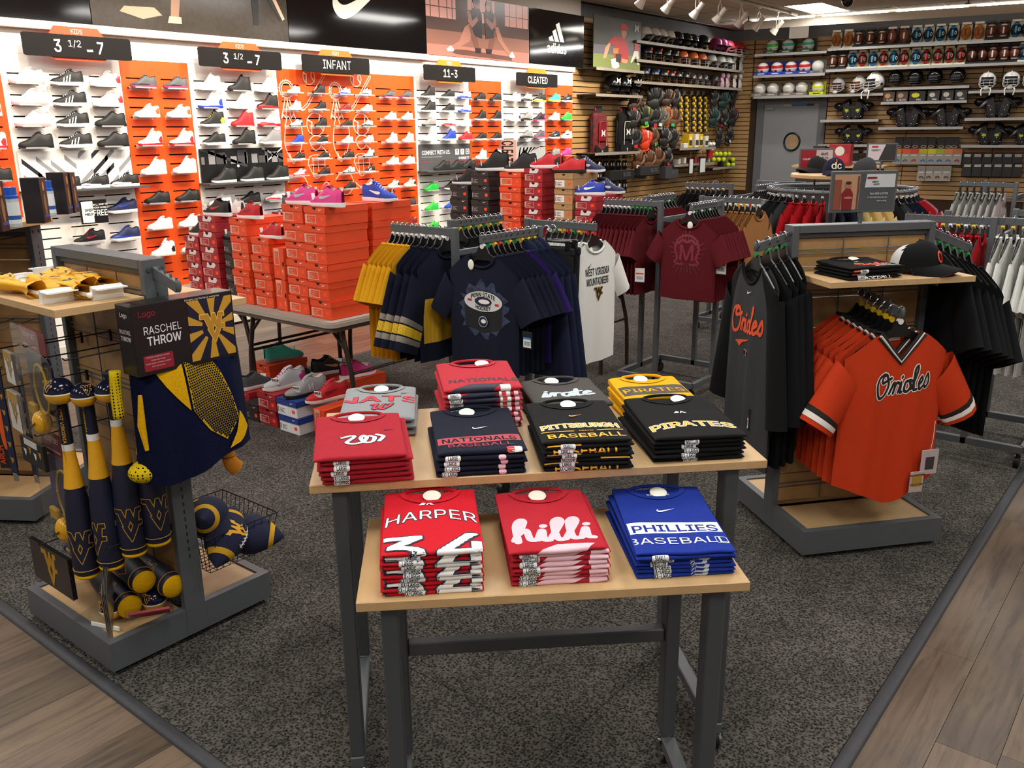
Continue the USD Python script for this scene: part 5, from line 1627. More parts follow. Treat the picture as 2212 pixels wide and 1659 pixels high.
def tag_build(c1, c2):
    def b(p):
        part(p, 'card', rbox((0, 0, -.045), (.042, .002, .06), .0008), mat(c1, .5), False)
        part(p, 'label', prism(sbox(-.016, -.07, .016, -.042), .0006, 'xz', -.0018), mat('#dfe3e4', .5), False)
        part(p, 'color_bar', prism(sbox(-.016, -.042, .016, -.035), .0006, 'xz', -.0018), mat(c2, .5), False)
        part(p, 'barcode', prism(unary_union([sbox(-.012 + k * .004, -.064, -.0105 + k * .004, -.048) for k in range(7)]), .0006, 'xz', -.0022), INK_K, False)
        part(p, 'string', tube([(0, 0, -.015), (0, .002, 0)], .0006, 4), INK_K)
    return b


TAG_B = Kind('price_tag', 'price tag', tag_build('#17181a', '#3b7fc4'))
TAG_W = Kind('price_tag', 'price tag', tag_build('#d8d6d2', '#e0402a'))
TAG_R = Kind('price_tag', 'price tag', tag_build('#17181a', '#a8252b'))
TAG_G = Kind('price_tag', 'price tag', tag_build('#17181a', '#1e7a45'))
TAG_B('black price tag with blue bar on the hockey printed navy T-shirt', (xd + .235, yd - .39, ZA - .36), 0, s=1.2)

# maroon rack
x0, y0 = R2[0], R2[1] - .265
SM = dict(W=.165, L=.47, sl=.13, T=.014, folds=.006)
mar = [tee('hanging_t_shirt', MC, c, **SM, seed=21, ang=68) for c in ('#d8d8d8', '#1d7a3c', '#16181a')]
for i in range(12):
    mar[0 if i < 7 else 1](f'maroon T-shirt, {ORD[i]} from the left end of the maroon rack', (x0 - .40 + i * .03, y0, ZA), PI / 2 + RNG.uniform(-.03, .03))
xd, yd = R2[0] + .265, R2[1]
em = Top(W=.175, L=.46, sl=.13, T=.022, folds=.003, seed=24, ang=60)
EMB = mat('#6d1a24', .6, 0, 'fabric', 60.0, .35, .4, color2='#3d0a10')
ray = unary_union([LineString([(.055 * cos(a), -.275 + .06 * sin(a)), ((.10 + .015 * sin(5 * a)) * cos(a), -.275 + (.12 + .02 * sin(5 * a)) * sin(a))]).buffer(.004) for a in np.arange(26) * 2 * PI / 26])
emb = unary_union([strokes([[(-.06, -.2), (-.075, -.25), (-.06, -.3), (-.075, -.33)], [(.06, -.2), (.075, -.25), (.06, -.3), (.075, -.33)], [(-.05, -.19), (-.02, -.175), (.02, -.175), (.05, -.19)], [(-.055, -.22), (-.03, -.2), (0, -.21), (.03, -.2), (.055, -.22)]], .014), tr(text('M', .085, sx=1.0), 0, -.315), sbox(-.07, -.345, -.02, -.333), sbox(.02, -.345, .07, -.333)])
mk = Kind('hanging_t_shirt', 't-shirt', lambda p: (garment(p, em, MC, clip='#d8d8d8', prints=[(ray, EMB), (emb, mat('#7c2230', .5))], hanger=mat('#241615', .4)), part(p, 'neck_tag', mv(ellipsoid((0, 0, 0), (.017, .004, .022)), (.012, -.018, -.115)), DISC)))
mk('maroon T-shirt with embossed mascot print facing the front', (xd, yd - .40, ZA), .02)
for i in range(9):
    mar[i % 3](f'maroon T-shirt, {ORD[i]} behind the embossed one', (xd, yd - .365 + i * .034, ZA), RNG.uniform(-.03, .03))
tan = [tee('hanging_t_shirt', cloth('#9a6a3c'), c, **SM, seed=26, ang=66) for c in ('#d8d8d8', '#e6dcc0')]
xc, yc = R2[0], R2[1] + .265
for i in range(9):
    tan[i % 2](f'tan T-shirt, {ORD[i]} from the right end of the maroon rack', (xc + .39 - i * .038, yc, ZA), PI / 2 + RNG.uniform(-.03, .03))
for i in range(8):
    mar[i % 2](f'maroon T-shirt, {ORD[i]} along the far arm of the maroon rack', (R2[0] - .265, R2[1] + .06 + i * .042, ZA), RNG.uniform(-.03, .03))
TAG_W('white price tag with orange sticker right of the embossed maroon T-shirt', (xd + .20, yd - .38, ZA - .27), 0, s=1.5)
TAG_W('white price tag with orange sticker left of the embossed maroon T-shirt', (x0 - .02, y0 - .19, ZA - .36), .3, s=1.4)

# red and white rack at right
x0, y0 = R3[0], R3[1] - .265
rd = [tee('hanging_t_shirt', cloth('#b3141f'), c, W=.19, L=.55, sl=.15, T=.014, folds=.006, seed=31, ang=66) for c in ('#d8d8d8', '#d8b21f')]
for i in range(11):
    rd[i % 2](f'red T-shirt, {ORD[i]} from the left end of the right rack', (x0 - .39 + i * .034, y0, ZA), PI / 2 + RNG.uniform(-.03, .03))
w3 = [tee('hanging_t_shirt', WC, c, W=.215, L=.62, sl=.18, T=.016, folds=.009, seed=33, ang=66, flare=1.06, armh=.16) for c in ('#d8b21f', '#1d6a3c')]
for i in range(10):
    w3[0 if i < 4 else 1](f'white T-shirt, {ORD[i]} from the post of the right rack', (R3[0] + .035 + i * .044, R3[1] - .235, ZA), PI / 2 + RNG.uniform(-.03, .03))
# ---------------------------------------------------------------- slat gondolas on wheels
def gondola(label, loc, rz, w, d, top, slats_=True):
    """Local frame: x along the panel, y across it (the panel stands at mid depth), z up."""
    t = thing('gondola', label, 'display stand', loc, rz)
    zb, zt = .028, .125
    f = .03
    ring = sbox(0, 0, w, d).difference(sbox(f, f, w - f, d - f))
    part(t, 'base_frame', prism(ring, zt - zb, 'xy', zb), GREY, False)
    for y0, y1 in ((f, d / 2 - .036), (d / 2 + .036, d - f)):
        part(t, 'deck', box(f, w - f, y0, y1, zt - .03, zt - .006), MAPLE, False)
    for x in (.05, w - .05):
        for y in (.05, d - .05):
            part(t, 'caster', cyl((x - .012, y, .02), (x + .012, y, .02), .02, 14), BLACK)
    for x in (0, w):
        s = 1 if x == 0 else -1
        u = part(t, 'upright', rbox((x + s * .011, d / 2, (top + zb) / 2), (.026, .072, top - zb), .002), GREY)
        part(u, 'slot_row', cat([box(x - s * .0028, x + s * .001, d / 2 - .002, d / 2 + .002, .3 + k * .026, .313 + k * .026) for k in range(34)]), BLACK_M, False, kind='stuff')
        for yy in (-.02, .02):
            part(u, 'bolt', cyl((x - s * .006, d / 2 + yy, top - .03), (x + s * .001, d / 2 + yy, top - .03), .007, 10), GREY_D)
    part(t, 'top_rail', rbox((w / 2, d / 2, top - .015), (w - .048, .072, .03), .002), GREY)
    part(t, 'inner_rail', rbox((w / 2, d / 2, top - .04), (w - .05, .05, .018), .002), GREY_D)
    for k in range(9):
        z0 = .135 + k * .122
        z1 = min(z0 + .118, top - .052)
        part(t, 'panel_board', box(.026, w - .026, d / 2 - .012, d / 2 + .012, z0, z1), MAPLE_D, False)
    for sy in (-1, 1):
        yy = d / 2 + sy * .02
        for k in range(7):
            for dz in (0, .016):
                part(t, 'grid_wire', cyl((.024, yy, .2 + k * .16 + dz), (w - .024, yy, .2 + k * .16 + dz), .0022, 6), GREY)
        for x in (w * .36, w * .68):
            part(t, 'grid_wire', cyl((x, yy + sy * .004, .14), (x, yy + sy * .004, top - .05), .0022, 6), GREY)
    return t


def gondola_shelf(label, loc, rz, w, d):
    t = thing('shelf_board', label, 'shelf', loc, rz)
    part(t, 'board', rbox((w / 2, d / 2, -.011), (w, d, .022), .001), MAPLE)
    for x in (.12, w - .12):
        part(t, 'bracket', box(x - .003, x + .003, .05, d, -.04, -.0225), GREY, False)
    return t


GA = rad(50.4)
GC = np.array([-1.047, 3.095, 0.0])
GX_, GY_ = np.array([cos(GA), sin(GA), 0]), np.array([-sin(GA), cos(GA), 0])


def gl(x, y, z=0.0):        # a point in the right gondola's frame
    return GC + GX_ * x + GY_ * y + np.array([0, 0, z])


GON = gondola('wheeled grey gondola of orange and black baseball clothes at right', GC, GA, .605, .58, 1.27)
gondola_shelf('maple shelf holding black cap and folded shirts on the right gondola', gl(.012, -.003, 1.096), GA, .59, .255)


def waterfall(parent, p0, p1):
    t = part(parent, 'display_arm', bar_(p0, p1, .034, .014), GREY)
    d = np.array(p1) - np.array(p0)
    part(t, 'tip', ellipsoid(np.array(p1) + [0, 0, -.012], (.008, .008, .02), 1), GREY)
    for k in range(4):
        q = np.array(p0) + d * (.25 + .23 * k)
        part(t, 'peg', cyl(q + [0, 0, -.002], q + [0, 0, .01], .004, 6), GREY)


waterfall(GON, (.3, .255, 1.03), (.3, -.025, .99))
waterfall(GON, (-.002, .29, 1.245), (-.135, .29, 1.205))
waterfall(GON, (.607, .29, 1.245), (.80, .29, 1.17))
OC = mat('#c93b16', .8, 0, 'fabric', 420.0, .22, .25, .2)
jer = Top(W=.215, L=.60, sl=.21, T=.04, folds=.010, seed=41, ang=57, neck='v', drop=.1, curve=.09, armh=.18, nk=.085, flare=1.02)
BW_ = ((.74, .83, mat('#17120f', .8)), (.83, .92, mat('#e6e0da', .8)))
ori = script('Orioles', .092, .12, .3)
ori = tr(affinity.scale(ori, .82, 1, origin=(0, 0)), .015, -.265, 9)


def jersey_parts(pr):
    def b(p):
        garment(p, jer, OC, bands=BW_, prints=pr, clip='#e8e8e8' if pr else '#d8b21f', collar_m=mat('#17120f', .8))
        for k, (o, m) in enumerate(((.007, mat('#e6e0da', .8)), (.015, mat('#17120f', .8)))):
            xs = np.linspace(-1, 1, 41)
            z = np.array([jer.neckline(u * jer.nk * (1 + o * 4), True) for u in xs]) - o
            q = jer.front(xs * (jer.nk + o), z, .002)
            part(p, 'neck_stripe', tube(q, .0045, 6), m)
    return b


plain_j = Kind('hanging_jersey', 'jersey', jersey_parts([]))
for i in range(6):
    plain_j(f'orange jersey, {ORD[i]} behind the one with script lettering', gl(.292 - .004 * i, .028 + i * .034, .985 + i * .006 + .005), GA + RNG.uniform(-.03, .03) - .02)
Kind('hanging_jersey', 'jersey', lambda p: (jersey_parts([(ori.buffer(.0035), INK_W), (ori, INK_K)])(p), part(p, 'neck_label', mv(rbox((0, 0, 0), (.05, .002, .018), .0008), (0, .02, -.115)), mat('#e9c9c4', .6))))('orange jersey with black script lettering and striped sleeves', gl(.30, -.012, .99), GA + .04)


def card_tag(p):
    part(p, 'card', rbox((0, 0, -.16), (.075, .003, .1), .001), mat('#b7a9ab', .35), False)
    part(p, 'photo', prism(sbox(-.018, -.19, .02, -.14), .0006, 'xz', -.0022), mat('#3a3436', .4), False)
    part(p, 'second_card', rbox((-.05, -.004, -.235), (.06, .003, .085), .001), mat('#b9a4a0', .35), False)
    part(p, 'picture', prism(tr(rrect(.042, .05, .004), -.05, -.228), .0006, 'xz', -.0062), mat('#a98436', .5), False)
    part(p, 'lettering', prism(unary_union([tr(text('COOPERSTOWN', .006), -.05, -.21), tr(text('COLLECTION', .006), -.05, -.248)]), .0006, 'xz', -.0066), INK_K, False)
    part(p, 'cord', tube(spline([(0, 0, -.11), (.004, .0, -.06), (.012, .01, 0)], 5), .001, 5), WHITE)


Kind('swing_tag', 'price tag', card_tag)('pair of clear photo cards on a cord at the orange lettered jersey', gl(.46, -.062, .56), GA + .04)

rag = Top(W=.195, L=.78, sl=.44, T=.03, folds=.012, seed=44, ang=80, armh=.15, nk=.078, drop=.07)
RG, RK = cloth('#3b3d3f', .12), cloth('#101113', .1)
o2 = affinity.scale(script('Orioles', .1, .14, .12), .78, 1.05, origin=(0, 0))
RPR = [(tr(o2, .01, -.295, 6).buffer(.002), INK_K), (tr(o2, .01, -.295, 6), INK_O), (tr(Polygon([(-.085, -.01), (-.06, -.03), (-.03, -.012), (.09, .016), (.09, .006), (-.02, -.002)]).buffer(.002), 0.01, -.375, 6), INK_O), (tr(rrect(.04, .024, .004), .02, -.425), INK_W), (tr(rrect(.037, .021, .003), .018, -.425).intersection(sbox(-1, -1, .022, 1)), INK_K), (tr(rrect(.037, .021, .003), .021, -.425).intersection(sbox(.026, -1, 1, 1)), INK_O), (tr(swoosh(.036), .01, -.19), INK_W)]


def rag_build(pr, body):
    def b(p):
        garment(p, rag, body, sleeve_m=RK, clip='#1d7a3c', collar_m=RK, prints=pr)
        for s in (-1, 1):      # the raglan shoulders
            g = Polygon([(s * .082, -.09), (s * .2, -.17), (s * .2, -.33), (s * .165, -.3), (s * .13, -.2)]).buffer(0)
            part(p, 'shoulder', drape(g, lambda x, z: rag.front(x, z, .0008), .02), RK, True)
    return b


kr = Kind('hanging_long_sleeve_shirt', 'shirt', rag_build([], RK))
for i in range(3):
    kr(f'black long-sleeved shirt, {ORD[i]} behind the grey one with script', gl(-.085 + i * .033, .29, 1.22 + i * .009), GA - PI / 2 + RNG.uniform(-.03, .03))
Kind('hanging_long_sleeve_shirt', 'shirt', rag_build(RPR, RG))('grey long-sleeved shirt with black sleeves and orange script', gl(-.128, .29, 1.208), GA - PI / 2 - .02)
TAG_R('black price tag with red bar on the grey long-sleeved shirt', gl(-.16, .225, .60), GA - PI / 2, s=1.5)
TAG_G('black price tag with green bar beside the red barred one', gl(-.12, .13, .60), GA - PI / 2 + .1, s=1.5)
bt = tee('hanging_t_shirt', cloth('#131416', .1), '#1d7a3c', W=.225, L=.66, sl=.2, T=.018, folds=.008, seed=46, ang=64, armh=.17)
for i in range(6):
    bt(f'black T-shirt, {ORD[i]} from the outer end of the right gondola', gl(.79 - i * .034, .29, 1.176 + i * .013), GA + PI / 2 + RNG.uniform(-.03, .03))


# black folded shirts and the cap on the shelf
def cap_build(crown, brim, back, logo, under=None):
    def b(p):
        n, m = 28, 9
        v = []
        for j in range(m):
            t = j / (m - 1) * PI / 2
            for i in range(n):
                a = i / n * 2 * PI
                r_ = cos(t) ** .75
                fr = .5 + .5 * cos(a)       # a = 0 is the front (-y)
                h = .092 + .02 * fr
                v.append((.078 * r_ * sin(a), -.095 * r_ * cos(a) * (1 - .06 * fr), .012 + h * sin(t) ** .9))
        v = np.array(v)
        f = grid_faces(m, n, True)
        fr_idx = v[f].mean(1)[:, 1] < .035
        part(p, 'crown', (v, f[fr_idx]), crown, 50)
        part(p, 'back_panel', (v, f[~fr_idx]), back, 50)
        bb = []
        for j in range(7):
            for i in range(15):
                a = (i / 14 - .5) * PI * .94
                k = j / 6
                x, y = .079 * sin(a) * (1 + .06 * k), -.088 * cos(a) - .078 * k * cos(a) ** .6 * 1.0
                bb.append((x, y, .014 - .03 * (x / .08) ** 2 * (0.4 + k * .8) + .012 * (1 - k) + .012))
        bb = np.array(bb)
        fb = grid_faces(7, 15)
        part(p, 'brim', (bb, fb[:, ::-1]), brim, 50)
        part(p, 'brim_underside', (bb - [0, 0, .004], fb), under or brim, 50)
        part(p, 'button', ellipsoid((0, 0, .112), (.008, .008, .005), 1), crown)
        part(p, 'band', tube([(.0795 * sin(a), -.094 * cos(a), .014) for a in np.arange(24) * PI / 12], .003, 5, True), crown)

        def on(x, z):
            zz = np.clip((z - .012) / .112, 0, .99)
            t = np.arcsin(zz ** (1 / .9))
            r_ = np.cos(t) ** .75
            sa = np.clip(x / (.078 * r_), -.95, .95)
            ca = np.sqrt(1 - sa ** 2)
            return np.stack([x, -.095 * r_ * ca * .94 - .003, z], -1)
        for g, ink in logo:
            part(p, 'badge', drape(g, on, .008), ink, True)
    return b


oo = unary_union([affinity.scale(Point(0, 0).buffer(.5, 24), .036, .044).difference(affinity.scale(Point(0, 0).buffer(.5, 24), .022, .03)), tr(text("'s", .022, sx=.8), .026, -.018)])
Kind('baseball_cap', 'cap', cap_build(RK, RK, cloth('#d9d9d6', .06), [(tr(oo, -.004, .065), mat('#ef4a1e', .6))], mat('#5a1d16', .8)))('black cap with white back and orange letter on the right gondola', gl(.44, .125, 1.098), GA + .62)
or2 = affinity.scale(script('Orioles', .05, .16, .2), .9, 1, origin=(0, 0))
stack(gl(0, 0), GA, 1.097, .205, .02, .235, .2, 4, .012, RK, ('black', 'orange script'), [(tr(or2, .02, .055), INK_O), (sbox(.0, .006, .11, .016), INK_G), (tr(swoosh(.03), 0, .11), INK_W)],
      lambda k: [(tr(text('BASEBALL', .022, sx=.95), .0, -.014), INK_W)] if k == 0 else [(sbox(-.1, -.008, -.06, .0), INK_O)], .12, 50, where='the right gondola shelf')
# ---------------------------------------------------------------- the gondola of navy and yellow fan goods at left
LX, LY = -3.0, 1.05
LG = gondola('wheeled grey gondola of navy and yellow fan goods at left', (LX, LY, 0), 0, .572, .585, 1.27)
waterfall(LG, (.574, .29, 1.25), (.70, .29, 1.215))
gondola_shelf('maple shelf of rolled car flags on the left gondola', (LX, LY - .01, 1.165), 0, .575, .26)
gondola_shelf('maple shelf at the rear of the left gondola', (LX + .572, LY + .595, 1.11), PI, .575, .26)
FN = mat('#11162f', .55, 0, 'fabric', 300.0, .12, .05)
FY = mat('#e3a714', .6, 0, 'fabric', 200.0, .1, .08)
GOLD = mat('#b98a2a', .5)


def flag_build(seed):
    def b(p):
        part(p, 'stick', tube([(-.17, 0, .014), (.25, 0, .014)], .0065, 8), WHITE_G)
        part(p, 'tip', ellipsoid((-.175, 0, .014), (.012, .009, .009), 1), WHITE_G)
        c = part(p, 'clip', cat(box(.25, .262, -.045, .045, -.002, .038), box(.262, .298, -.045, .045, .03, .034), box(.262, .266, -.045, .045, -.001, .03), box(.235, .25, -.012, .012, .005, .025)), WHITE_G, False)
        r = random.Random(seed)
        v, n, m = [], 16, 18
        for j in range(m):
            x = -.155 + .30 * j / (m - 1)
            for i in range(n):
                a = i / n * 2 * PI
                rr_ = (.022 + .006 * sin(j * .7 + seed)) * (1 + .22 * sin(2 * a + j * .3) + .1 * sin(5 * a + seed))
                v.append((x, rr_ * 1.25 * cos(a), .0225 + rr_ * .8 * sin(a)))
        v = np.array(v)
        part(p, 'flag', (v, grid_faces(m, n, True)), FY, True)
        fl = Polygon([(-.155, 0), (-.10, .055), (-.02, .04), (.0, .0)])
        part(p, 'flap', mv(prism(affinity.scale(fl, .6, .6, origin=(-.1, 0)), .003), (0, .01, .032), rx=.4), FY, False)

        def on(x, y):
            return np.stack([x, y * .9, .024 + .024 * np.sqrt(np.clip(1 - (y / .034) ** 2, 0, 1)) + .006], -1)
        for i, ch in enumerate('WVA'):
            part(p, 'letter', drape(tr(affinity.rotate(text(ch, .034), -90, origin=(0, 0)), -.10 + i * .085, 0), on, .008), INK_N, True)
    return b


FL = Kind('car_flag', 'flag', flag_build(2))
FL('rolled yellow car flag nearest the front edge of the left shelf', (-2.80, 1.095, 1.166), .03)
FL('rolled yellow car flag with clip beside the throw box', (-2.745, 1.235, 1.166), -.05)
FL('rolled yellow car flag with white tip pointing right', (-2.66, 1.165, 1.167), PI + .03)
FL('rolled yellow car flag at the back of the left shelf', (-2.75, 1.285, 1.166), PI - .02)
# the boxed throw, and the throw itself hanging under it
t = thing('throw_box', 'black box lettered raschel throw with golden sun rays', 'box', (-2.32, 1.336, .968), rx=0)
part(t, 'carton', rbox((0, 0, .101), (.082, .322, .202), .002), mat('#161315', .32), False)


def on_box(g, d):
    return prism(g, .0006, 'yz', .0412 + d)


rays = []
cy, cz = .085, .105
for k in range(10):
    a = k * PI / 5 + .28
    p_ = [(cy + .035 * cos(a - .14), cz + .035 * sin(a - .14)), (cy + .035 * cos(a + .14), cz + .035 * sin(a + .14))]
    R_ = .16
    rays.append(Polygon([p_[0], (cy + R_ * cos(a - .16), cz + R_ * sin(a - .16)), (cy + R_ * cos(a + .16), cz + R_ * sin(a + .16)), p_[1]]))
ra = unary_union(rays).intersection(sbox(.008, .012, .155, .19))
part(t, 'ray_panel', on_box(sbox(.01, .012, .155, .19), 0), mat('#141833', .35), False)
part(t, 'rays', on_box(ra, .0006), mat('#c0902c', .4), False)
part(t, 'emblem', on_box(tr(flying_wv(.078).buffer(.003), cy, cz), .0012), mat('#e0b04a', .4), False)
part(t, 'emblem_center', on_box(tr(flying_wv(.078), cy, cz), .0018), mat('#b5852a', .4), False)
part(t, 'lettering', on_box(unary_union([tr(text('RASCHEL', .022, False, sx=.85), -.072, .117), tr(text('THROW', .024, True, sx=.85), -.07, .085)]), 0), mat('#d8d8da', .4), False)
part(t, 'brand_lettering', on_box(tr(text('Logo', .016, True), -.115, .168), 0), mat('#7d1a2a', .4), False)
part(t, 'tagline', on_box(tr(text('Bringing out the fan in everyone', .0055, False), .06, .192), .0006), mat('#c8c8ca', .4), False)
part(t, 'red_panel', on_box(tr(rrect(.09, .045, .004), -.095, .035), 0), mat('#8a1c2e', .4), False)
part(t, 'red_panel_lettering', on_box(unary_union([tr(text(w, .0042, False), -.097, .05 - .009 * k) for k, w in enumerate(('Finished whipstitch design', 'Large team logo', 'Super plush raschel comfort', '50 x 60 inches'))]), .0006), mat('#d2a5aa', .4), False)
part(t, 'side_lettering', mv(prism(unary_union([tr(text('Logo', .012), 0, .168), tr(text('RASCHEL', .0115, False, sx=.85), 0, .12), tr(text('THROW', .0125, sx=.85), 0, .1)]), .0006, 'xz', -.1616), (0, 0, 0)), mat('#b9b3b5', .4), False)
part(t, 'crumpled_film', mv(box(-.04, .04, -.16, .16, .2025, .2035), (0, 0, 0)), CLEAR, False)

PLUSH_N = mat('#0f1430', .95, 0, 'fabric', 160.0, .3, .5, .1)
PLUSH_Y = mat('#d8a50f', .95, 0, 'fabric', 160.0, .2, .5, .1)
PLUSH_D = mat('#c39a14', .95, 0, 'fabric', 160.0, .2, .5, .1)


class Throw:
    y0, y1, z0, z1 = 1.172, 1.548, .665, 1.0

    def pt(self, u, v, out=0.0):        # u along y 0..1, v down 0..1
        u, v = np.asarray(u, float), np.asarray(v, float)
        bell = np.sin(np.clip(u, 0, 1) * PI) ** .45
        dep = (.055 + .055 * v ** .6) * bell * (1 + .14 * np.sin(u * 9 + 2 * v) + .08 * np.sin(u * 17 + 1))
        nar = 1 - .06 * (1 - v)
        z = self.z1 - (self.z1 - self.z0 - .05 * (u - .5) + .02 * np.sin(u * 7)) * v
        return np.stack([-2.345 + dep + out, (self.y0 + self.y1) / 2 + (u - .5) * (self.y1 - self.y0) * nar, z], -1)


th = Throw()
nu, nv = 36, 24
U_, V_ = np.meshgrid(np.linspace(0, 1, nu), np.linspace(0, 1, nv), indexing='ij')
fr = th.pt(U_.ravel(), V_.ravel())
bk = fr * [0, 1, 1] + [-2.365, 0, 0]
bk[:, 0] = -2.345 - .05 * np.sin(U_.ravel() * PI) ** .5
t = thing('throw_blanket', 'folded navy and yellow plush throw hanging under its black box', 'blanket')
edge = np.concatenate([np.arange(nv) + 0, ])
mesh_ = cat((fr, grid_faces(nu, nv)), (bk, grid_faces(nu, nv)[:, ::-1]))
rim = np.vstack([fr[nv - 1::nv], bk[nv - 1::nv]])
mesh_ = cat(mesh_, (rim, grid_faces(2, nu)))
part(t, 'fold', mesh_, PLUSH_N, 60)
sq = lambda pts: Polygon(pts)
fnT = lambda o: (lambda a, b: th.pt(a, b, o))
part(t, 'yellow_corner', drape(sq([(.1, .02), (.35, .0), (.37, .45), (.2, .2)]), fnT(.003), .03), PLUSH_Y, True)
part(t, 'dotted_band', drape(sq([(.37, .0), (.60, .0), (.68, .2), (.73, .45), (.76, .68), (.62, .86), (.5, .7), (.39, .46)]), fnT(.003), .03), PLUSH_D, True)
band_ = sq([(.37, .0), (.60, .0), (.68, .2), (.73, .45), (.76, .68), (.62, .86), (.5, .7), (.39, .46)])
dots_ = [affinity.scale(Point(.36 + .019 * i + .0095 * (j % 2), .01 + .022 * j).buffer(.5, 6), .0125 + .0045 * min(1, j / 30), .0155 + .006 * min(1, j / 30)) for i in range(24) for j in range(40)]
part(t, 'dot_print', drape(unary_union([q for q in dots_ if band_.contains(q)]), fnT(.0042), .05), PLUSH_N, True, kind='stuff')
part(t, 'turned_corner', mv(cat(drape(sq([(.62, .95), (.70, .82), (.77, .62), (.87, .78), (.9, .83), (.72, .93)]), fnT(.008), .03)), (0, 0, 0)), PLUSH_Y, True)
part(t, 'yellow_edge', tube([th.pt(.02, .25, .01), th.pt(.01, .5, .012), th.pt(.02, .7, .01)], [.006, .012, .006], 8), PLUSH_Y)
part(t, 'spotted_edge', cat(tube(spline([(-2.37, 1.155, .98), (-2.372, 1.15, .9), (-2.37, 1.15, .84)], 4), .016, 10), ellipsoid((-2.345, 1.205, .668), (.05, .062, .035), 3)), mat('#cfb21a', .95, 0, 'dots', 110.0, .3, .2, .1, color2='#151508'), True)


# plush bats, three hanging and three lying on the deck
def bat_build(p):
    prof = [(.0, .0), (.03, .002), (.042, .012), (.046, .05), (.046, .17), (.042, .25), (.033, .315), (.026, .36)]
    part(p, 'barrel', lathe([q for q in prof] + [(.024, .37)], 24), FN)
    part(p, 'yellow_taper', lathe([(.034, .318), (.0275, .36), (.0215, .42), (.0195, .445)], 20), FY)
    part(p, 'white_ring', lathe([(.0203, .443), (.0203, .465)], 18), INK_W)
    part(p, 'grip', lathe([(.0195, .462), (.018, .60), (.0205, .606), (.021, .614), (.012, .622)], 16), FN)
    part(p, 'end_pad', ellipsoid((0, 0, .004), (.043, .043, .014), 2), PLUSH_Y)
    part(p, 'seam', tube([(.046 * cos(a), .046 * sin(a), .03) for a in np.arange(24) * PI / 12], .0016, 5, True), GOLD)

    def on(x, z):
        r_ = .0464
        a = x / r_
        return np.stack([r_ * np.sin(a), -r_ * np.cos(a), z], -1)
    g = flying_wv(.1)
    for a0 in (.02, .16):
        part(p, 'emblem_outline', drape(tr(affinity.rotate(g.buffer(.003).difference(g), 0), a0, .12), on, .008), GOLD, True)
    def on2(x, z):
        return np.stack([.0202 * np.sin(x / .0202), -.0202 * np.cos(x / .0202), z], -1)
    part(p, 'lettering', drape(tr(affinity.rotate(text('WEST VIRGINIA', .011), -90, origin=(0, 0)), .004, .53), on2, .006), INK_Y, True)


BAT = Kind('plush_bat', 'toy bat', bat_build)
BAT('navy plush bat with yellow taper hanging nearest the front', (-2.615, 1.10, .282), .3, s=(.88, .88, .95))
BAT('navy plush bat hanging second from the front', (-2.53, 1.14, .322), -.5, s=(.88, .88, .95))
BAT('navy plush bat hanging behind the second one', (-2.475, 1.19, .365), .5, s=(.88, .88, .95))
BAT('navy plush bat hanging closest to the upright', (-2.445, 1.255, .385), .8, s=(.88, .88, .95))
BAT('navy plush bat lying on the deck showing its yellow end', (-2.49, 1.215, .245), -.1, ry=-PI / 2 + .1, s=.9)
BAT('navy plush bat lying by the upright with yellow end', (-2.44, 1.285, .215), -.03, ry=-PI / 2 + .06, s=.9)
BAT('navy plush bat lying lowest on the left deck', (-2.515, 1.17, .168), -.12, ry=-PI / 2 + .03, s=.9)


def mini_ball_build(p):
    part(p, 'ball', ellipsoid((0, 0, 0), (.037, .037, .037), 3), mat('#10152c', .12))
    part(p, 'yellow_panel', lathe([(.0374 * cos(a), .0374 * sin(a)) for a in np.linspace(-.9, -.1, 8)], 24), mat('#d89f17', .15))
    part(p, 'white_line', lathe([(.0376 * cos(a), .0376 * sin(a)) for a in np.linspace(-.1, .0, 3)], 24), WHITE_G)
    part(p, 'mark', mv(prism(flying_wv(.026).buffer(.0014).difference(flying_wv(.026)), .001, 'xz', -.0378), (0, 0, .012), rx=-.3), GOLD, False)


BALL = Kind('mini_ball', 'toy ball', mini_ball_build)
BALL('small navy and yellow ball in the front blister pack', (-2.555, 1.075, .905), .3, s=1.12)
BALL('small navy ball in the second blister pack', (-2.505, 1.12, .892), 1.4, s=1.0)
BALL('small navy and yellow ball behind the blister packs', (-2.44, 1.16, .905), 2.4, s=.95)
BALL('small navy and yellow ball lying on the deck by the red pack', (-2.505, 1.245, .163), .4, s=1.0)
BALL('small navy and yellow ball lying behind the silver plates', (-2.57, 1.135, .163), .2, s=1.0)


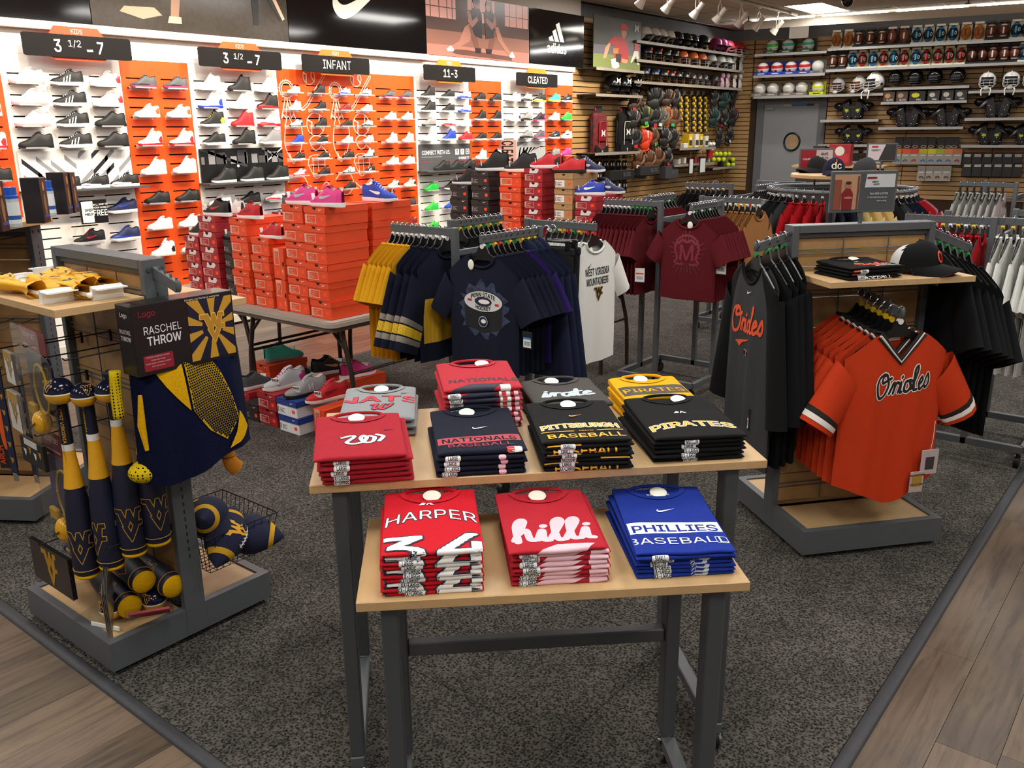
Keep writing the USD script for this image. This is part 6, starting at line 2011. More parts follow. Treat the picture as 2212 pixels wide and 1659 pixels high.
def hoop_build(bc):
    def b(p):
        part(p, 'backboard', prism(rrect(.235, .2, .035), .006, 'xz', 0), mat(bc, .3), False)
        q = np.array([[.062 * cos(a) + .035, -.012, .085 * sin(a) - .01] for a in np.arange(30) * PI / 15])
        r_ = part(p, 'hoop', tube(q, .0045, 8, True), mat('#b99a22', .3))
        part(r_, 'knob', cat([ellipsoid(q[i], (.006, .006, .006), 1) for i in range(0, 30, 5)]), mat('#b99a22', .3))
        g = affinity.scale(flying_wv(.10), 1, 1.3, origin=(0, 0))
        part(p, 'emblem_outline', prism(tr(g.buffer(.0025).difference(g), .035, .0), .0008, 'xz', -.0009), mat('#b98f2a', .4), False)
        part(p, 'clear_pack', prism(rrect(.27, .40, .02), .0006, 'xz', -.03), CLEAR, False)
        part(p, 'pack_card', prism(sbox(-.12, .11, .12, .19), .002, 'xz', -.006), mat('#7b1e28', .4), False)
        part(p, 'card_lettering', prism(unary_union([tr(text('HOOP SET', .016), -.03, .155), sbox(-.1, .125, .03, .129)]), .0006, 'xz', -.0068), mat('#d4b5b5', .5), False)
        part(p, 'ball', ellipsoid((.01, -.02, -.13), (.042, .03, .042), 2), mat('#d7a01a', .25))
        part(p, 'ball_lettering', mv(prism(text('West Virginia', .009, False), .0005, 'xz', -.051), (.01, 0, -.14), rx=0, ry=-.5), INK_K, False)
        part(p, 'paddle', rbox((-.075, -.014, -.10), (.06, .016, .04), .004), mat('#d2a017', .4))
    return b


Kind('hoop_set', 'toy', hoop_build('#1c1d3a'))('blister-packed navy hoop set hanging in the upper row', (-2.70, 1.088, .90), -.1, s=.9)
Kind('hoop_set', 'toy', hoop_build('#20246e'))('blister-packed blue hoop set hanging low behind the front bat', (-2.735, 1.12, .535), -.06)


def plate_build(c, inked):
    def b(p):
        for k in range(4):
            part(p, 'plate', rbox((0, k * .004, .072), (.27, .0025, .144), .001), mat(c, .18, .7), False)
        g = affinity.scale(flying_wv(.1), 1, 1.15, origin=(0, 0))
        part(p, 'emblem', prism(tr(g, .0, .075), .0012, 'xz', -.0026), inked, False)
    return b


Kind('car_plate', 'plate', plate_build('#38353a', mat('#d9a826', .2, .6)))('stack of dark mirror plates with golden emblem at the deck corner', (-2.785, 1.058, .193), 0)
Kind('car_plate', 'plate', plate_build('#8f8a86', mat('#3a3d45', .25, .6)))('stack of silver mirror plates with dark emblem', (-2.47, 1.08, .195), -.5)
t = thing('blister_pack', 'clear blister pack with red card lying on the deck edge', 'package', (-2.425, 1.185, .175), 1.0, rx=.75)
part(t, 'shell', rbox((0, 0, 0), (.14, .02, .06), .004), CLEAR, False)
part(t, 'card', box(-.06, .06, -.004, .004, -.022, .016), mat('#a8202f', .4), False)
part(t, 'card_mark', cat(cyl((-.045, -.0046, -.008), (-.045, -.004, -.008), .011, 14)), mat('#2b3f8a', .4), False)
t = thing('blister_pack', 'empty clear blister pack lying flat on the left deck', 'package', (-2.58, 1.125, .126), .35)
part(t, 'shell', rbox((0, 0, .006), (.19, .1, .012), .004), CLEAR, False)
part(t, 'edge', box(-.02, .09, -.052, -.047, 0, .012), WHITE, False)
# sock
t = thing('striped_sock', 'orange sock with black lines hanging behind the throw', 'sock', (-2.395, 1.50, .56))
sk_ = tube(spline([(0, 0, .16), (0, 0, .08), (0, .006, .03), (0, .03, .0)], 6), [.024] * 12 + [.026] * 7, 14)
part(t, 'sock', (sk_[0] * [.6, 1, 1], sk_[1]), mat('#d78516', .9, 0, 'fabric', 150.0, .15, .3))
part(t, 'line', cat([(lambda m: (m[0] * [.62, 1, 1], m[1]))(tube([(.0245 * cos(a), .0245 * sin(a), z) for a in np.arange(16) * PI / 8], .0012, 4, True)) for z in (.05, .075, .1, .125)]), BLACK_M)
part(t, 'card', box(-.004, .0, -.075, -.03, .05, .13), mat('#3a3a3c', .6), False)
# wire basket of soft footballs behind the upright
bk_ = thing('wire_basket', 'black wire basket of soft footballs on the rear of the left gondola', 'basket')
BW2 = mat('#121213', .4)
xa, xb, ya, yb, z0, z1 = -2.72, -2.39, 1.385, 1.665, .22, .355
part(bk_, 'rim', tube([(xa, ya, z1), (xb, ya, z1), (xb, yb, z1), (xa, yb, z1)], .003, 6, True), BW2, False)
wl = []
for k in range(13):
    x = xa + (xb - xa) * k / 12
    xi = xa + .03 + (xb - xa - .06) * k / 12
    wl += [cyl((x, ya, z1), (xi, ya + .02, z0), .0014, 4), cyl((x, yb, z1), (xi, yb - .03, z0), .0014, 4), cyl((xi, ya + .02, z0), (xi, yb - .03, z0), .0014, 4)]
for k in range(10):
    y = ya + (yb - ya) * k / 9
    yi = ya + .02 + (yb - ya - .05) * k / 9
    wl += [cyl((xa, y, z1), (xa + .03, yi, z0), .0014, 4), cyl((xb, y, z1), (xb - .03, yi, z0), .0014, 4), cyl((xa + .03, yi, z0), (xb - .03, yi, z0), .0014, 4)]
part(bk_, 'mesh_wires', cat(wl), BW2, False, kind='stuff')


def football(p, cm, stripe, lace, emb=None, S=1.0, parent_only=False):
    zz = np.linspace(-1, 1, 21)
    prof = [(max(.004, .075 * (1 - abs(z) ** 1.75) ** .9), z * .125) for z in zz]
    part(p, 'ball', lathe(prof, 22), cm)
    if stripe:
        for s in (-1, 1):
            q = [(.0755 * (1 - abs(z) ** 1.75) ** .9 + .0006, s * z * .125) for z in np.linspace(.56, .70, 5)]
            part(p, 'stripe', lathe(q if s > 0 else q[::-1], 22), stripe)
    if lace:
        part(p, 'laces', cat([cyl((-.011, -.0752 * (1 - abs(z / .125) ** 1.75) ** .9 - .001, z), (.011, -.0752 * (1 - abs(z / .125) ** 1.75) ** .9 - .001, z), .0022, 5) for z in np.linspace(-.04, .04, 7)] + [tube([(0, -.0752 * (1 - abs(z / .125) ** 1.75) ** .9 - .001, z) for z in np.linspace(-.045, .045, 7)], .0025, 5)]), lace)


SB = mat('#1b2040', .9, 0, 'fabric', 200.0, .15, .2)


def soft_ball(p):
    football(p, SB, mat('#d6a51c', .8), INK_W)
    part(p, 'emblem', drape(tr(affinity.rotate(flying_wv(.06), 90, origin=(0, 0)), -.035, 0), lambda x, z: np.stack([x, -.0755 * np.sqrt(np.clip((1 - np.abs(z / .125) ** 1.75) ** 1.8 - (x / .0755) ** 2, 0, 1)) - .001, z], -1), .01), INK_Y, True)


SF = Kind('soft_football', 'toy ball', soft_ball)
SF('navy soft football with yellow stripe and white laces on the heap', (-2.505, 1.47, .375), -PI / 2 + .75, rx=-.1, ry=PI / 2 - .35, s=.95)
SF('navy soft football in the middle of the wire basket', (-2.445, 1.49, .315), PI / 2 + .6, ry=PI / 2 - .6, s=.95)
SF('navy soft football lowest in the wire basket', (-2.45, 1.585, .285), PI + .9, ry=PI / 2 - .2, s=.95)


# small hanging goods at the far side of the left gondola
def strap(p):
    part(p, 'ribbon', box(-.016, .016, -.002, .002, -.42, 0), mat('#171d3a', .6), False)
    for k in range(7):
        part(p, 'emblem', prism(tr(flying_wv(.018), 0, -.04 - k * .055), .0005, 'xz', -.0026), GOLD, False)
    part(p, 'buckle', rbox((0, 0, -.43), (.024, .006, .03), .003), CHROME)


STRAP = Kind('lanyard', 'lanyard', strap)
STRAP('navy lanyard with golden emblems hanging at the left edge', (-2.985, 1.075, .96), .2)
STRAP('navy lanyard with golden emblems behind the first one', (-2.965, 1.13, .94), .1)


def decal(p):
    for k in range(4):
        part(p, 'sleeve', box(-.05, .05, k * .004, k * .004 + .001, -.13, 0), FROST if k else mat('#c9c7c3', .25), False)
    part(p, 'emblem', prism(tr(flying_wv(.07), 0, -.065), .0006, 'xz', -.0008), mat('#8d7038', .4), False)
    part(p, 'header', box(-.05, .05, -.0012, -.0004, -.03, -.002), mat('#a8863a', .5), False)


DEC = Kind('decal_pack', 'sticker pack', decal)
DEC('white decal pack with golden emblem in the upper row at left', (-2.885, 1.075, .975), -.1, s=.8)
DEC('white decal pack with golden emblem in the lower row at left', (-2.89, 1.07, .845), -.1)


def bandana(p):
    part(p, 'cloth', box(-.09, .09, -.006, .006, -.085, 0), mat('#171614', .7, 0, 'fabric', 90.0, .2, .1), False)
    for k in range(4):
        part(p, 'emblem', prism(tr(flying_wv(.022), -.06 + k * .04, -.05 + .012 * (k % 2)), .0005, 'xz', -.0066), [INK_W, GOLD][k % 2], False)
    part(p, 'hook_card', box(-.05, .05, -.009, -.0066, -.02, .0), mat('#c8c5c0', .4), False)


Kind('bandana_pack', 'bandana', bandana)('folded black bandana with small emblems under the decal packs', (-2.83, 1.085, .69), -.05)
for k, (x, y, z) in enumerate(((-2.9, 1.06, .985), (-2.9, 1.06, .855), (-2.7, 1.07, 1.02), (-2.6, 1.08, 1.0), (-2.52, 1.1, 1.0), (-2.48, 1.12, .41), (-2.75, 1.08, .725), (-2.79, 1.05, .355))):
    part(LG, 'peg_hook', cat(tube([(x - LX, .27, z), (x - LX, y - LY - .012, z), (x - LX, y - LY - .018, z + .008)], .0022, 6), box(x - LX - .006, x - LX + .006, .262, .27, z - .03, z + .006)), BLACK)

# ---------------------------------------------------------------- the insole stand at the left edge
A2 = rad(33)
D2, N2 = np.array([cos(A2), sin(A2), 0]), np.array([sin(A2), -cos(A2), 0])
G2 = np.array([-3.76, 1.40, 0.0])


def g2(u, off=0.0, z=0.0):
    return G2 + D2 * u + N2 * off + np.array([0, 0, z])


t = gondola('grey gondola of shoe insoles at the left edge', g2(-.92, -.0), A2, .92, .62, 1.26)
gondola_shelf('maple shelf of spray cans and dark cartons at upper left', g2(-1.0, .1, 1.285), A2, 1.06, .45)


def can_build(p):
    part(p, 'can', lathe([(.024, 0), (.026, .004), (.026, .105), (.021, .115)], 20), mat('#c9d3da', .3, .3))
    part(p, 'label', lathe([(.0262, .015), (.0262, .095)], 20), mat('#dfe5e8', .35))
    part(p, 'blue_mark', lathe([(.0264, .03), (.0264, .045)], 20), mat('#2757a8', .35))
    part(p, 'cap', lathe([(.0265, .108), (.0265, .118), (.023, .12), (.023, .148), (.021, .15)], 20), mat('#1e55b8', .3))


CAN = Kind('spray_can', 'spray can', can_build)


def carton_build(p):
    part(p, 'carton', rbox((0, 0, .09), (.072, .072, .18), .002), mat('#1c1718', .35), False)
    part(p, 'picture', prism(tr(affinity.scale(Point(0, 0).buffer(.5), .026, .085), .0, .075), .0006, 'yz', .0362), mat('#8a6a3c', .4), False)
    part(p, 'badge', prism(tr(affinity.scale(Point(0, 0).buffer(.5), .02, .036), .0, .145), .0006, 'yz', .0362), mat('#c9895a', .4), False)
    part(p, 'blue_bar', prism(sbox(-.02, .022, .03, .034), .0006, 'yz', .0362), mat('#2a4a8c', .4), False)


CART = Kind('dark_carton', 'box', carton_build)


def top2(px, z=1.2865):
    return at_z(*px, z)


for (lab, px, k) in (('white spray can with blue cap nearest the left edge', (33, 491), CAN), ('white spray can with blue cap between the dark cartons', (109, 467), CAN), ('dark insole carton left of the second spray can', (84, 481), CART), ('dark insole carton at the right end of the shelf', (136, 462), CART), ('second dark insole carton at the right end', (150, 459), CART), ('dark carton cut by the left edge', (-8, 500), CART)):
    k(lab, top2(px), A2 + .25, s=1.0 if 'second' not in lab else .98)


def insole_build(c2, tall):
    def b(p):
        h = .30 if tall else .16
        part(p, 'card', box(-.035, .035, -.006, .006, -h, 0), mat('#1b1616', .5), False)
        part(p, 'insole', prism(tr(affinity.scale(Point(0, 0).buffer(.5), .03, h * .6), .008, -h * .42), .003, 'xz', -.0092), mat(c2, .5), False)
        part(p, 'badge', prism(tr(affinity.scale(Point(0, 0).buffer(.5), .018, .03), -.015, -.04), .0006, 'xz', -.0068), mat('#b7602e', .5), False)
        if tall:
            part(p, 'lettering', prism(tr(affinity.rotate(text('ARCH', .022), 90, origin=(0, 0)), -.008, -.24), .0006, 'xz', -.0068), mat('#d2451a', .5), False)
        part(p, 'hang_tab', prism(sbox(-.016, 0, .016, .02), .001, 'xz', -.0005), mat('#2c2828', .4), False)
    return b


IK = [Kind('insole_pack', 'insole pack', insole_build(c, False)) for c in ('#d8661c', '#8fa31f')]
IT = Kind('insole_pack', 'insole pack', insole_build('#d4551b', True))
n = 0
for r_, (z, tall) in enumerate(((1.20, 0), (1.02, 0), (.84, 0), (.62, 1))):
    for c in range(5):
        u = -.06 - c * .095
        if tall:
            IT(f'tall black and orange insole pack, {ORD[c]} from the right in the bottom row', g2(u, .02, z - .04), A2)
        else:
            IK[1 if c == 0 and r_ == 0 else 0](f'black insole pack, {ORD[c]} from the right in the {ORD[r_]} row', g2(u, .03 + .01 * (c % 2), z), A2)
        part(t, 'peg_hook', tube([(u + .92, .31, z + .012), (u + .92, -.045, z + .012), (u + .92, -.05, z + .02)], .002, 6), BLACK)
# ---------------------------------------------------------------- fixtures on the wooden slatwall beside the shoes
XF = -6.53          # front edge of the shelves there
DSH = mat('#4d4a47', .5)
RAIL = mat('#8d867d', .4)


def side_shelf(label, a, b, xf=XF):
    p, q = at_x(*a, xf), at_x(*b, xf)
    z = (p[2] + q[2]) / 2
    t = thing('wall_shelf', label, 'shelf', (0, 0, 0))
    part(t, 'shelf_plate', box(WALL_X + .006, xf, p[1], q[1], z - .012, z), DSH, False)
    part(t, 'price_rail', box(xf, xf + .006, p[1], q[1], z - .034, z + .002), RAIL, False)
    for y in (p[1] + .1, (p[1] + q[1]) / 2, q[1] - .1):
        part(t, 'bracket', prism(Polygon([(WALL_X + .006, z - .0125), (xf - .04, z - .0125), (WALL_X + .006, z - .075)]), .004, 'xz', y), DSH, False)
    return z


def on_side(px, z, xf=XF, off=.14):     # the point on a shelf (z) that is seen at column px
    X = xf - off
    lo, hi = 8.0, 16.0
    for _ in range(50):
        m = (lo + hi) / 2
        d = np.array([X, m, z]) - CAM
        if 1106 + F_PX * (d @ CAM_R) / (d @ CAM_W) < px:
            lo = m
        else:
            hi = m
    return np.array([X, lo, z])


def helmet_build(c, dot=None, cage=None, brim=None, mark=None, gloss=.3):
    def b(p):
        m = mat(c, gloss)
        v, n, k = [], 24, 10
        for j in range(k):
            t = j / (k - 1) * PI / 2
            for i in range(n):
                a = i / n * 2 * PI
                v.append((.082 * cos(t) ** .8 * sin(a), -.098 * cos(t) ** .8 * cos(a), .055 + .1 * sin(t)))
        low = []
        for i in range(n):
            a = i / n * 2 * PI
            dz = .085 * max(0, 1 - abs(cos(a)) * 1.25) + .03 * (cos(a) < -.5)
            low.append((.084 * sin(a), -.1 * cos(a), .058 - dz))
        v = np.vstack([low, v])
        part(p, 'shell', (v, grid_faces(k + 1, n, True)), m, 50)
        bb = []
        for j in range(4):
            for i in range(13):
                a = (i / 12 - .5) * PI * .8
                bb.append((.083 * sin(a), -.097 * cos(a) - .06 * (j / 3) * cos(a) ** .7, .062 - .012 * j / 3))
        bb = np.array(bb)
        part(p, 'brim', cat((bb, grid_faces(4, 13)), (bb - [0, 0, .005], grid_faces(4, 13)[:, ::-1])), mat(brim or c, gloss), 40)
        for s in (-1, 1):
            part(p, 'ear_hole', cyl((s * .078, .012, .005), (s * .0865, .012, .005), .014, 12), BLACK_M)
        part(p, 'lining', mv(lathe([(.072, .0), (.074, .05)], 18), (0, 0, .004)), BLACK_M)
        if dot:
            part(p, 'front_badge', mv(cyl((0, -.092, .11), (0, -.101, .105), .02, 14), (0, 0, 0)), mat(dot, .4))
        if mark:
            part(p, 'front_badge', mv(prism(mark, .001, 'xz', -.1005), (0, 0, .1), rx=0), mat('#e8e6e2', .5), False)
        if cage:
            cm = mat(cage, .35, .2)
            part(p, 'face_cage', cat([tube([(.078 * sin(a), -.1 * cos(a) - .03 * cos(a), z) for a in np.linspace(-1.3, 1.3, 9)], .0035, 6) for z in (.035, .0, -.035)] + [tube([(x, -.125 + abs(x) * .25, .05), (x, -.128 + abs(x) * .25, -.035)], .003, 6) for x in (-.04, 0, .04)]), cm)
    return b


HK = {}


def hel(c, dot=None, cage=None, brim=None, mark=None, gloss=.3):
    k = (c, dot, cage, brim, mark is not None)
    if k not in HK:
        HK[k] = Kind('batting_helmet', 'helmet', helmet_build(c, dot, cage, brim, mark, gloss))
    return HK[k]


z1 = side_shelf('long dark shelf of white, black and pink helmets, highest of three', (1375, 88), (1609, 118))
z2 = side_shelf('long dark shelf of orange and grey helmets, middle of three', (1375, 128.5), (1607, 152))
z3 = side_shelf('long dark shelf of masks and dark helmets, lowest of three', (1370, 173.5), (1603, 192))
R0 = PI / 2
for i, x in enumerate((1392, 1411, 1426, 1443)):
    hel('#d9cfc4', brim='#cfc4b6')(f'off-white batting helmet, {ORD[i]} from the left on the highest helmet shelf', on_side(x, z1 + .045), R0 - .1, s=1.12)
for i, x in enumerate((1461, 1480, 1494)):
    hel('#1d1d1f', mark=swoosh(.05))(f'black batting helmet with pale mark, {ORD[i]} on the highest helmet shelf', on_side(x, z1 + .045), R0 - .1, s=1.12)
hel('#131315')('large plain black batting helmet on the highest helmet shelf', on_side(1516, z1 + .045), R0, s=1.2)
for i, x in enumerate((1545, 1559)):
    hel('#7e1750', brim='#2a1020')(f'magenta batting helmet, {ORD[i]} from the left on the highest shelf', on_side(x, z1 + .045), R0 + .1, s=1.15)
for i, x in enumerate((1572, 1586, 1597)):
    hel(['#c94a63', '#c83a3a', '#b9302c'][i], cage=['#c77892', '#e0ddda', '#e0ddda'][i])(f'{["pink", "coral", "red"][i]} batting helmet with cage, near the right end of the highest shelf', on_side(x, z1 + .045), R0 + .2, s=1.1)
for i, x in enumerate((1394, 1415, 1434, 1451)):
    hel('#171719', dot=['#e8402a', '#e8402a', '#9b9b9f', '#9b9b9f'][i], cage='#4a3018')(f'black helmet with {["red", "red", "grey", "grey"][i]} dot, {ORD[i]} from left on the middle shelf', on_side(x, z2 + .045), R0, s=1.05)
for i, x in enumerate((1471, 1493, 1512)):
    hel('#b3592a', cage='#8a8a8c')(f'orange-brown helmet with cage, {ORD[i]} from left on the middle shelf', on_side(x, z2 + .045), R0 - .1, s=1.12)
for i, x in enumerate((1533, 1553, 1568)):
    hel('#b5b3ac', cage='#6c6c6e')(f'pale grey helmet with cage, {ORD[i]} from left on the middle shelf', on_side(x, z2 + .045), R0 + .1, s=1.12)
for i, x in enumerate((1388, 1409, 1429, 1444, 1460, 1476)):
    hel('#151517', dot=['#3b6fd8', '#3b6fd8', '#e8402a', '#e8402a', '#3f4a48', '#3f4a48'][i], cage='#5a3a1c')(f'black helmet with {["blue", "blue", "red", "red", "dark", "dark"][i]} dot, {ORD[i]} from left on the lowest shelf', on_side(x, z3 + .045), R0, s=1.05)
for i, x in enumerate((1492, 1505, 1518, 1541)):
    hel('#2a2a2d', cage='#77777a', brim='#6e3a42')(f'small dark face mask helmet, {ORD[i]} right of the dotted helmets', on_side(x, z3 + .045), R0, s=.95)


def guard_build(c, c2):
    def b(p):
        v = []
        for j in range(8):
            for i in range(9):
                a = (i / 8 - .5) * 2.2
                z = .24 * j / 7
                r_ = .055 + .012 * sin(z * 26)
                v.append((r_ * sin(a), -r_ * cos(a), z))
        part(p, 'shin_plate', (np.array(v), grid_faces(8, 9)), mat(c, .35), 40)
        part(p, 'knee_cap', ellipsoid((0, -.04, .2), (.05, .03, .05), 2), mat(c, .35))
        part(p, 'strap', cat(box(-.05, .05, -.02, .0, .06, .085), box(-.05, .05, -.02, .0, .14, .165)), mat(c2, .7), False)
    return b


GW, GP = Kind('shin_guard', 'shin guard', guard_build('#d8d8d8', '#1c1c1e')), Kind('shin_guard', 'shin guard', guard_build('#c9a9ba', '#c02878'))
for k, (G, x, z, w) in enumerate(((GW, 1581, z2, 'left white shin guard at the end of the middle helmet shelf'), (GW, 1596, z2, 'right white shin guard at the end of the middle helmet shelf'), (GP, 1556, z3, 'left pink and white shin guard on the lowest helmet shelf'), (GP, 1567, z3, 'right pink and white shin guard on the lowest helmet shelf'), (GW, 1582, z3, 'left white shin guard at the end of the lowest helmet shelf'), (GW, 1594, z3, 'right white shin guard at the end of the lowest helmet shelf'))):
    G(w, on_side(x, z + .001), R0, s=.95)

zp = side_shelf('short dark shelf under the baseball player picture', (1288, 145), (1391, 153.5))
zu = side_shelf('short dark shelf of three black helmets with white mark', (1287, 203), (1388, 206))
zl = side_shelf('short dark shelf below the two bat bags', (1285, 331), (1382, 326))
for i, x in enumerate((1322, 1345, 1367)):
    hel('#0f0f10', mark=ua_mark(.06), gloss=.15)(f'glossy black helmet with white mark, {ORD[i]} of three on the short shelf', on_side(x, zu + .045), R0 - .3, s=1.35)
# player picture
XP = -6.56
c = [at_x(*q, XP) for q in ((1283, 31), (1384, 48), (1383.6, 148), (1281, 142))]
y0, y1, zt, zb = (c[0][1] + c[3][1]) / 2, (c[1][1] + c[2][1]) / 2, (c[0][2] + c[1][2]) / 2, zp + .004
w_, h_ = y1 - y0, zt - zb
t = thing('player_picture', 'picture of a baseball player in red shirt and cap on grass', 'picture')
part(t, 'board', box(XP - .012, XP, y0, y1, zb, zt), mat('#2e2c22', .4, 0, 'fabric', 12.0, .35), False)


def N(pts):
    return Polygon([(y0 + a * w_, zb + b * h_) for a, b in pts]).buffer(0)


PP = [(N([(.0, .0), (1, .0), (1, .3), (0, .26)]), '#6e7a3a'), (N([(.0, .26), (1, .3), (1, .48), (0, .44)]), '#5a5560'), (N([(.4, .62), (.62, .66), (.72, .5), (.74, .2), (.52, .12), (.42, .16), (.44, .38)]), '#b81d20'), (N([(.4, .62), (.48, .64), (.34, .46), (.26, .2), (.2, .18), (.24, .4)]), '#c9906a'), (N([(.4, .64), (.5, .64), (.42, .46), (.3, .5)]), '#b81d20'),
      (N([(.56, .82), (.68, .82), (.68, .7), (.63, .62), (.57, .68)]), '#b87c5c'), (N([(.55, .9), (.62, .93), (.7, .88), (.71, .81), (.55, .79)]), '#c01c1e'), (N([(.54, .8), (.72, .82), (.72, .79), (.54, .77)]), '#8e1416'), (N([(.36, .18), (.5, .22), (.54, .04), (.46, .0), (.38, .02)]), '#e4ddd2'), (N([(.46, .3), (.58, .3), (.56, .12), (.46, .14)]), '#191511'), (N([(.4, .4), (.52, .42), (.5, .3), (.4, .3)]), '#c97a2a'), (N([(.58, .22), (.72, .2), (.7, .12), (.58, .14)]), '#c9906a'),
      (N([(.86, .56), (.94, .56), (.96, .4), (.86, .4)]), '#b03a34'), (N([(.86, .4), (.95, .4), (.97, .12), (.93, .12), (.9, .3), (.8, .14), (.78, .16)]), '#d8d2cc'), (N([(.87, .62), (.92, .62), (.92, .56), (.87, .56)]), '#a8604a')]
for k, (g, cc) in enumerate(PP):
    part(t, 'print', yz_front(g, XP, .0004 + .0003 * k), mat(cc, .45), False)
part(t, 'mark', yz_front(tr(ua_mark(.085 * w_ * 1.1), y0 + .9 * w_, zb + .86 * h_), XP, .006), mat('#e9e6de', .5), False)


def bag_build(c, trim, mesh_):
    def b(p):
        part(p, 'body', rbox((0, -.06, -.3), (.24, .1, .46), .03), cloth(c, .3) if mesh_ is None else mat(c, .8, 0, 'fabric', 26.0, .45, .1, color2=mesh_), 40)
        part(p, 'base_panel', prism(Polygon([(-.122, -.533), (.122, -.533), (.122, -.40), (.0, -.46), (-.122, -.40)]), .012, 'xz', -.121), cloth('#17171a'), False)
        part(p, 'pocket', rbox((0, -.115, -.27), (.15, .03, .2), .012), cloth(c, .3), 40)
        part(p, 'piping', tube(spline([(-.08, -.134, -.42), (-.078, -.134, -.2), (-.05, -.134, -.165), (.05, -.134, -.165), (.078, -.134, -.2), (.08, -.134, -.42)], 4), .004, 6), mat(trim, .5))
        part(p, 'mark', prism(tr(ua_mark(.085), 0, -.28), .001, 'xz', -.1315), mat('#e8e4de', .5), False)
        part(p, 'small_mark', prism(tr(strokes([[(-.5, .6), (0, -.5), (.5, .6)]], .3), 0, 0).buffer(0) if False else tr(affinity.scale(strokes([[(-.5, .6), (-.2, .1), (0, -.5), (.2, .1), (.5, .6)]], .3), .018, .026, origin=(0, 0)), 0, -.475), .001, 'xz', -.1225), mat('#d8d4ce', .5), False)
        part(p, 'header_card', box(-.07, .07, -.06, -.058, -.075, .0), mat('#1c1a1b', .5), False)
        part(p, 'red_tag', box(-.068, -.045, -.062, -.06, -.045, -.01), mat('#c8202c', .5), False)
        part(p, 'strap', cat([tube(spline([(s * .09, -.03, -.1), (s * .125, -.06, -.2), (s * .12, -.05, -.4)], 4), .008, 6) for s in (-1, 1)]), BLACK_M)
    return b


a = at_x(1288, 229, -6.75)
Kind('bat_bag', 'bag', bag_build('#6e141d', '#a3232d', '#250d10'))('red and black bat backpack with white mark hanging on the slats', (-6.79, a[1], a[2]), R0, s=1.25)
a = at_x(1345, 231, -6.75)
Kind('bat_bag', 'bag', bag_build('#1b1b1d', '#d9d6d0', None))('black bat backpack with white piping hanging on the slats', (-6.79, a[1], a[2]), R0 - .1, s=1.2)


def glove_build(c, lace, tagc=None):
    def b(p):
        m = mat(c, .45, 0, 'fabric', 60.0, .2, .15)
        tips = [(-.075, .0, .085), (-.042, -.012, .125), (-.008, -.016, .135), (.026, -.012, .128)]
        for i, (x, y, z) in enumerate(tips):
            part(p, 'finger', tube(spline([(x * .55, -.01, -.03), (x * .8, -.035, .03), (x * .95, y - .02, z * .7), (x, y, z)], 4), [.021] * 5 + [.019] * 4 + [.017, .015, .011, .006], 10), m)
        part(p, 'thumb', tube(spline([(.045, -.01, -.05), (.085, -.03, .0), (.10, -.02, .05), (.095, .0, .09)], 4), [.024] * 5 + [.021] * 4 + [.018, .016, .012, .007], 10), m)
        part(p, 'palm', ellipsoid((0, -.012, -.04), (.078, .034, .07), 2), m)
        part(p, 'web', prism(Polygon([(.036, .02), (.082, .0), (.09, .085), (.034, .115)]), .008, 'xz', -.022), mat(lace, .5), False)
        part(p, 'lacing', cat([tube([(tips[i][0] * .95, tips[i][1] - .028, tips[i][2] * .72), (tips[i + 1][0] * .95, tips[i + 1][1] - .03, tips[i + 1][2] * .72)], .003, 5) for i in range(3)] + [tube([(.034 + k * .012, -.026, .03 + k * .01), (.036 + k * .012, -.026, .1 - k * .006)], .0028, 5) for k in range(4)]), mat(lace, .5))
        part(p, 'wrist_strap', rbox((0, -.006, -.105), (.11, .045, .035), .008), mat(lace if tagc else c, .5))
        if tagc:
            part(p, 'tag', rbox((-.01, -.05, -.07), (.05, .003, .035), .001), mat(tagc, .4), False)
    return b


GK = {}


def glove(code, lab, px, rz=0.0, X=-6.66, s=1.0, rx=0.0, ry=0.0):
    C = dict(k=('#1f1f20', '#343332'), kw=('#1d1d1f', '#b9b6b0'), d=('#33221a', '#9a6a35'), b=('#5f3b22', '#3f2415'), o=('#8d4f24', '#5c3217'), g=('#55534e', '#8d8a82'), r=('#d8401f', '#e2d2c8'), t=('#14302e', '#1f6b63'), p=('#222022', '#8a1f4a'), y=('#2a2c22', '#9fb41f'))
    if code not in GK:
        a = code.split()
        GK[code] = Kind('baseball_glove', 'glove', glove_build(*C[a[0]], {'-': None, 'r': '#c82430', 'g': '#2fae6a', 'w': '#d8d4cc'}[a[1]]))
    p = at_x(*px, X)
    GK[code](lab, p, R0 + rz, s=s * 1.15, rx=rx, ry=ry)
    HOOKS.append((p[1], p[2] + .03, X))


HOOKS = []
rows_ = [('top', [('d r', 1365, 222, 'dark brown'), ('k -', 1408, 213, 'large black'), ('d -', 1437, 212, 'espresso brown'), ('kw -', 1455, 211, 'black and silver')]),
         ('second', [('kw -', 1363, 258, 'black white-piped'), ('y g', 1390, 252, 'black and lime'), ('k r', 1410, 257, 'black red-tagged'), ('g w', 1424, 256, 'grey'), ('o -', 1436, 253, 'tan'), ('b g', 1451, 257, 'brown')]),
         ('third', [('k r', 1367, 302, 'black'), ('r -', 1389, 304, 'bright orange-red'), ('b g', 1408, 298, 'brown'), ('kw -', 1432, 298, 'black white-laced'), ('k -', 1451, 301, 'plain black')]),
         ('bottom', [('b w', 1374, 347, 'brown white-tagged'), ('b r', 1398, 348, 'brown red-edged'), ('b -', 1416, 342, 'plain brown'), ('k r', 1438, 342, 'black and red')]),
         ('right-hand top', [('k -', 1539, 212, 'black'), ('t -', 1559, 217, 'teal'), ('k -', 1580, 211, 'charcoal')]), ('right-hand middle', [('t -', 1539, 254, 'teal'), ('p g', 1561, 255, 'pink-laced'), ('p -', 1578, 254, 'black and pink')]), ('right-hand bottom', [('p -', 1550, 298, 'black and pink'), ('k w', 1572, 294, 'black')])]
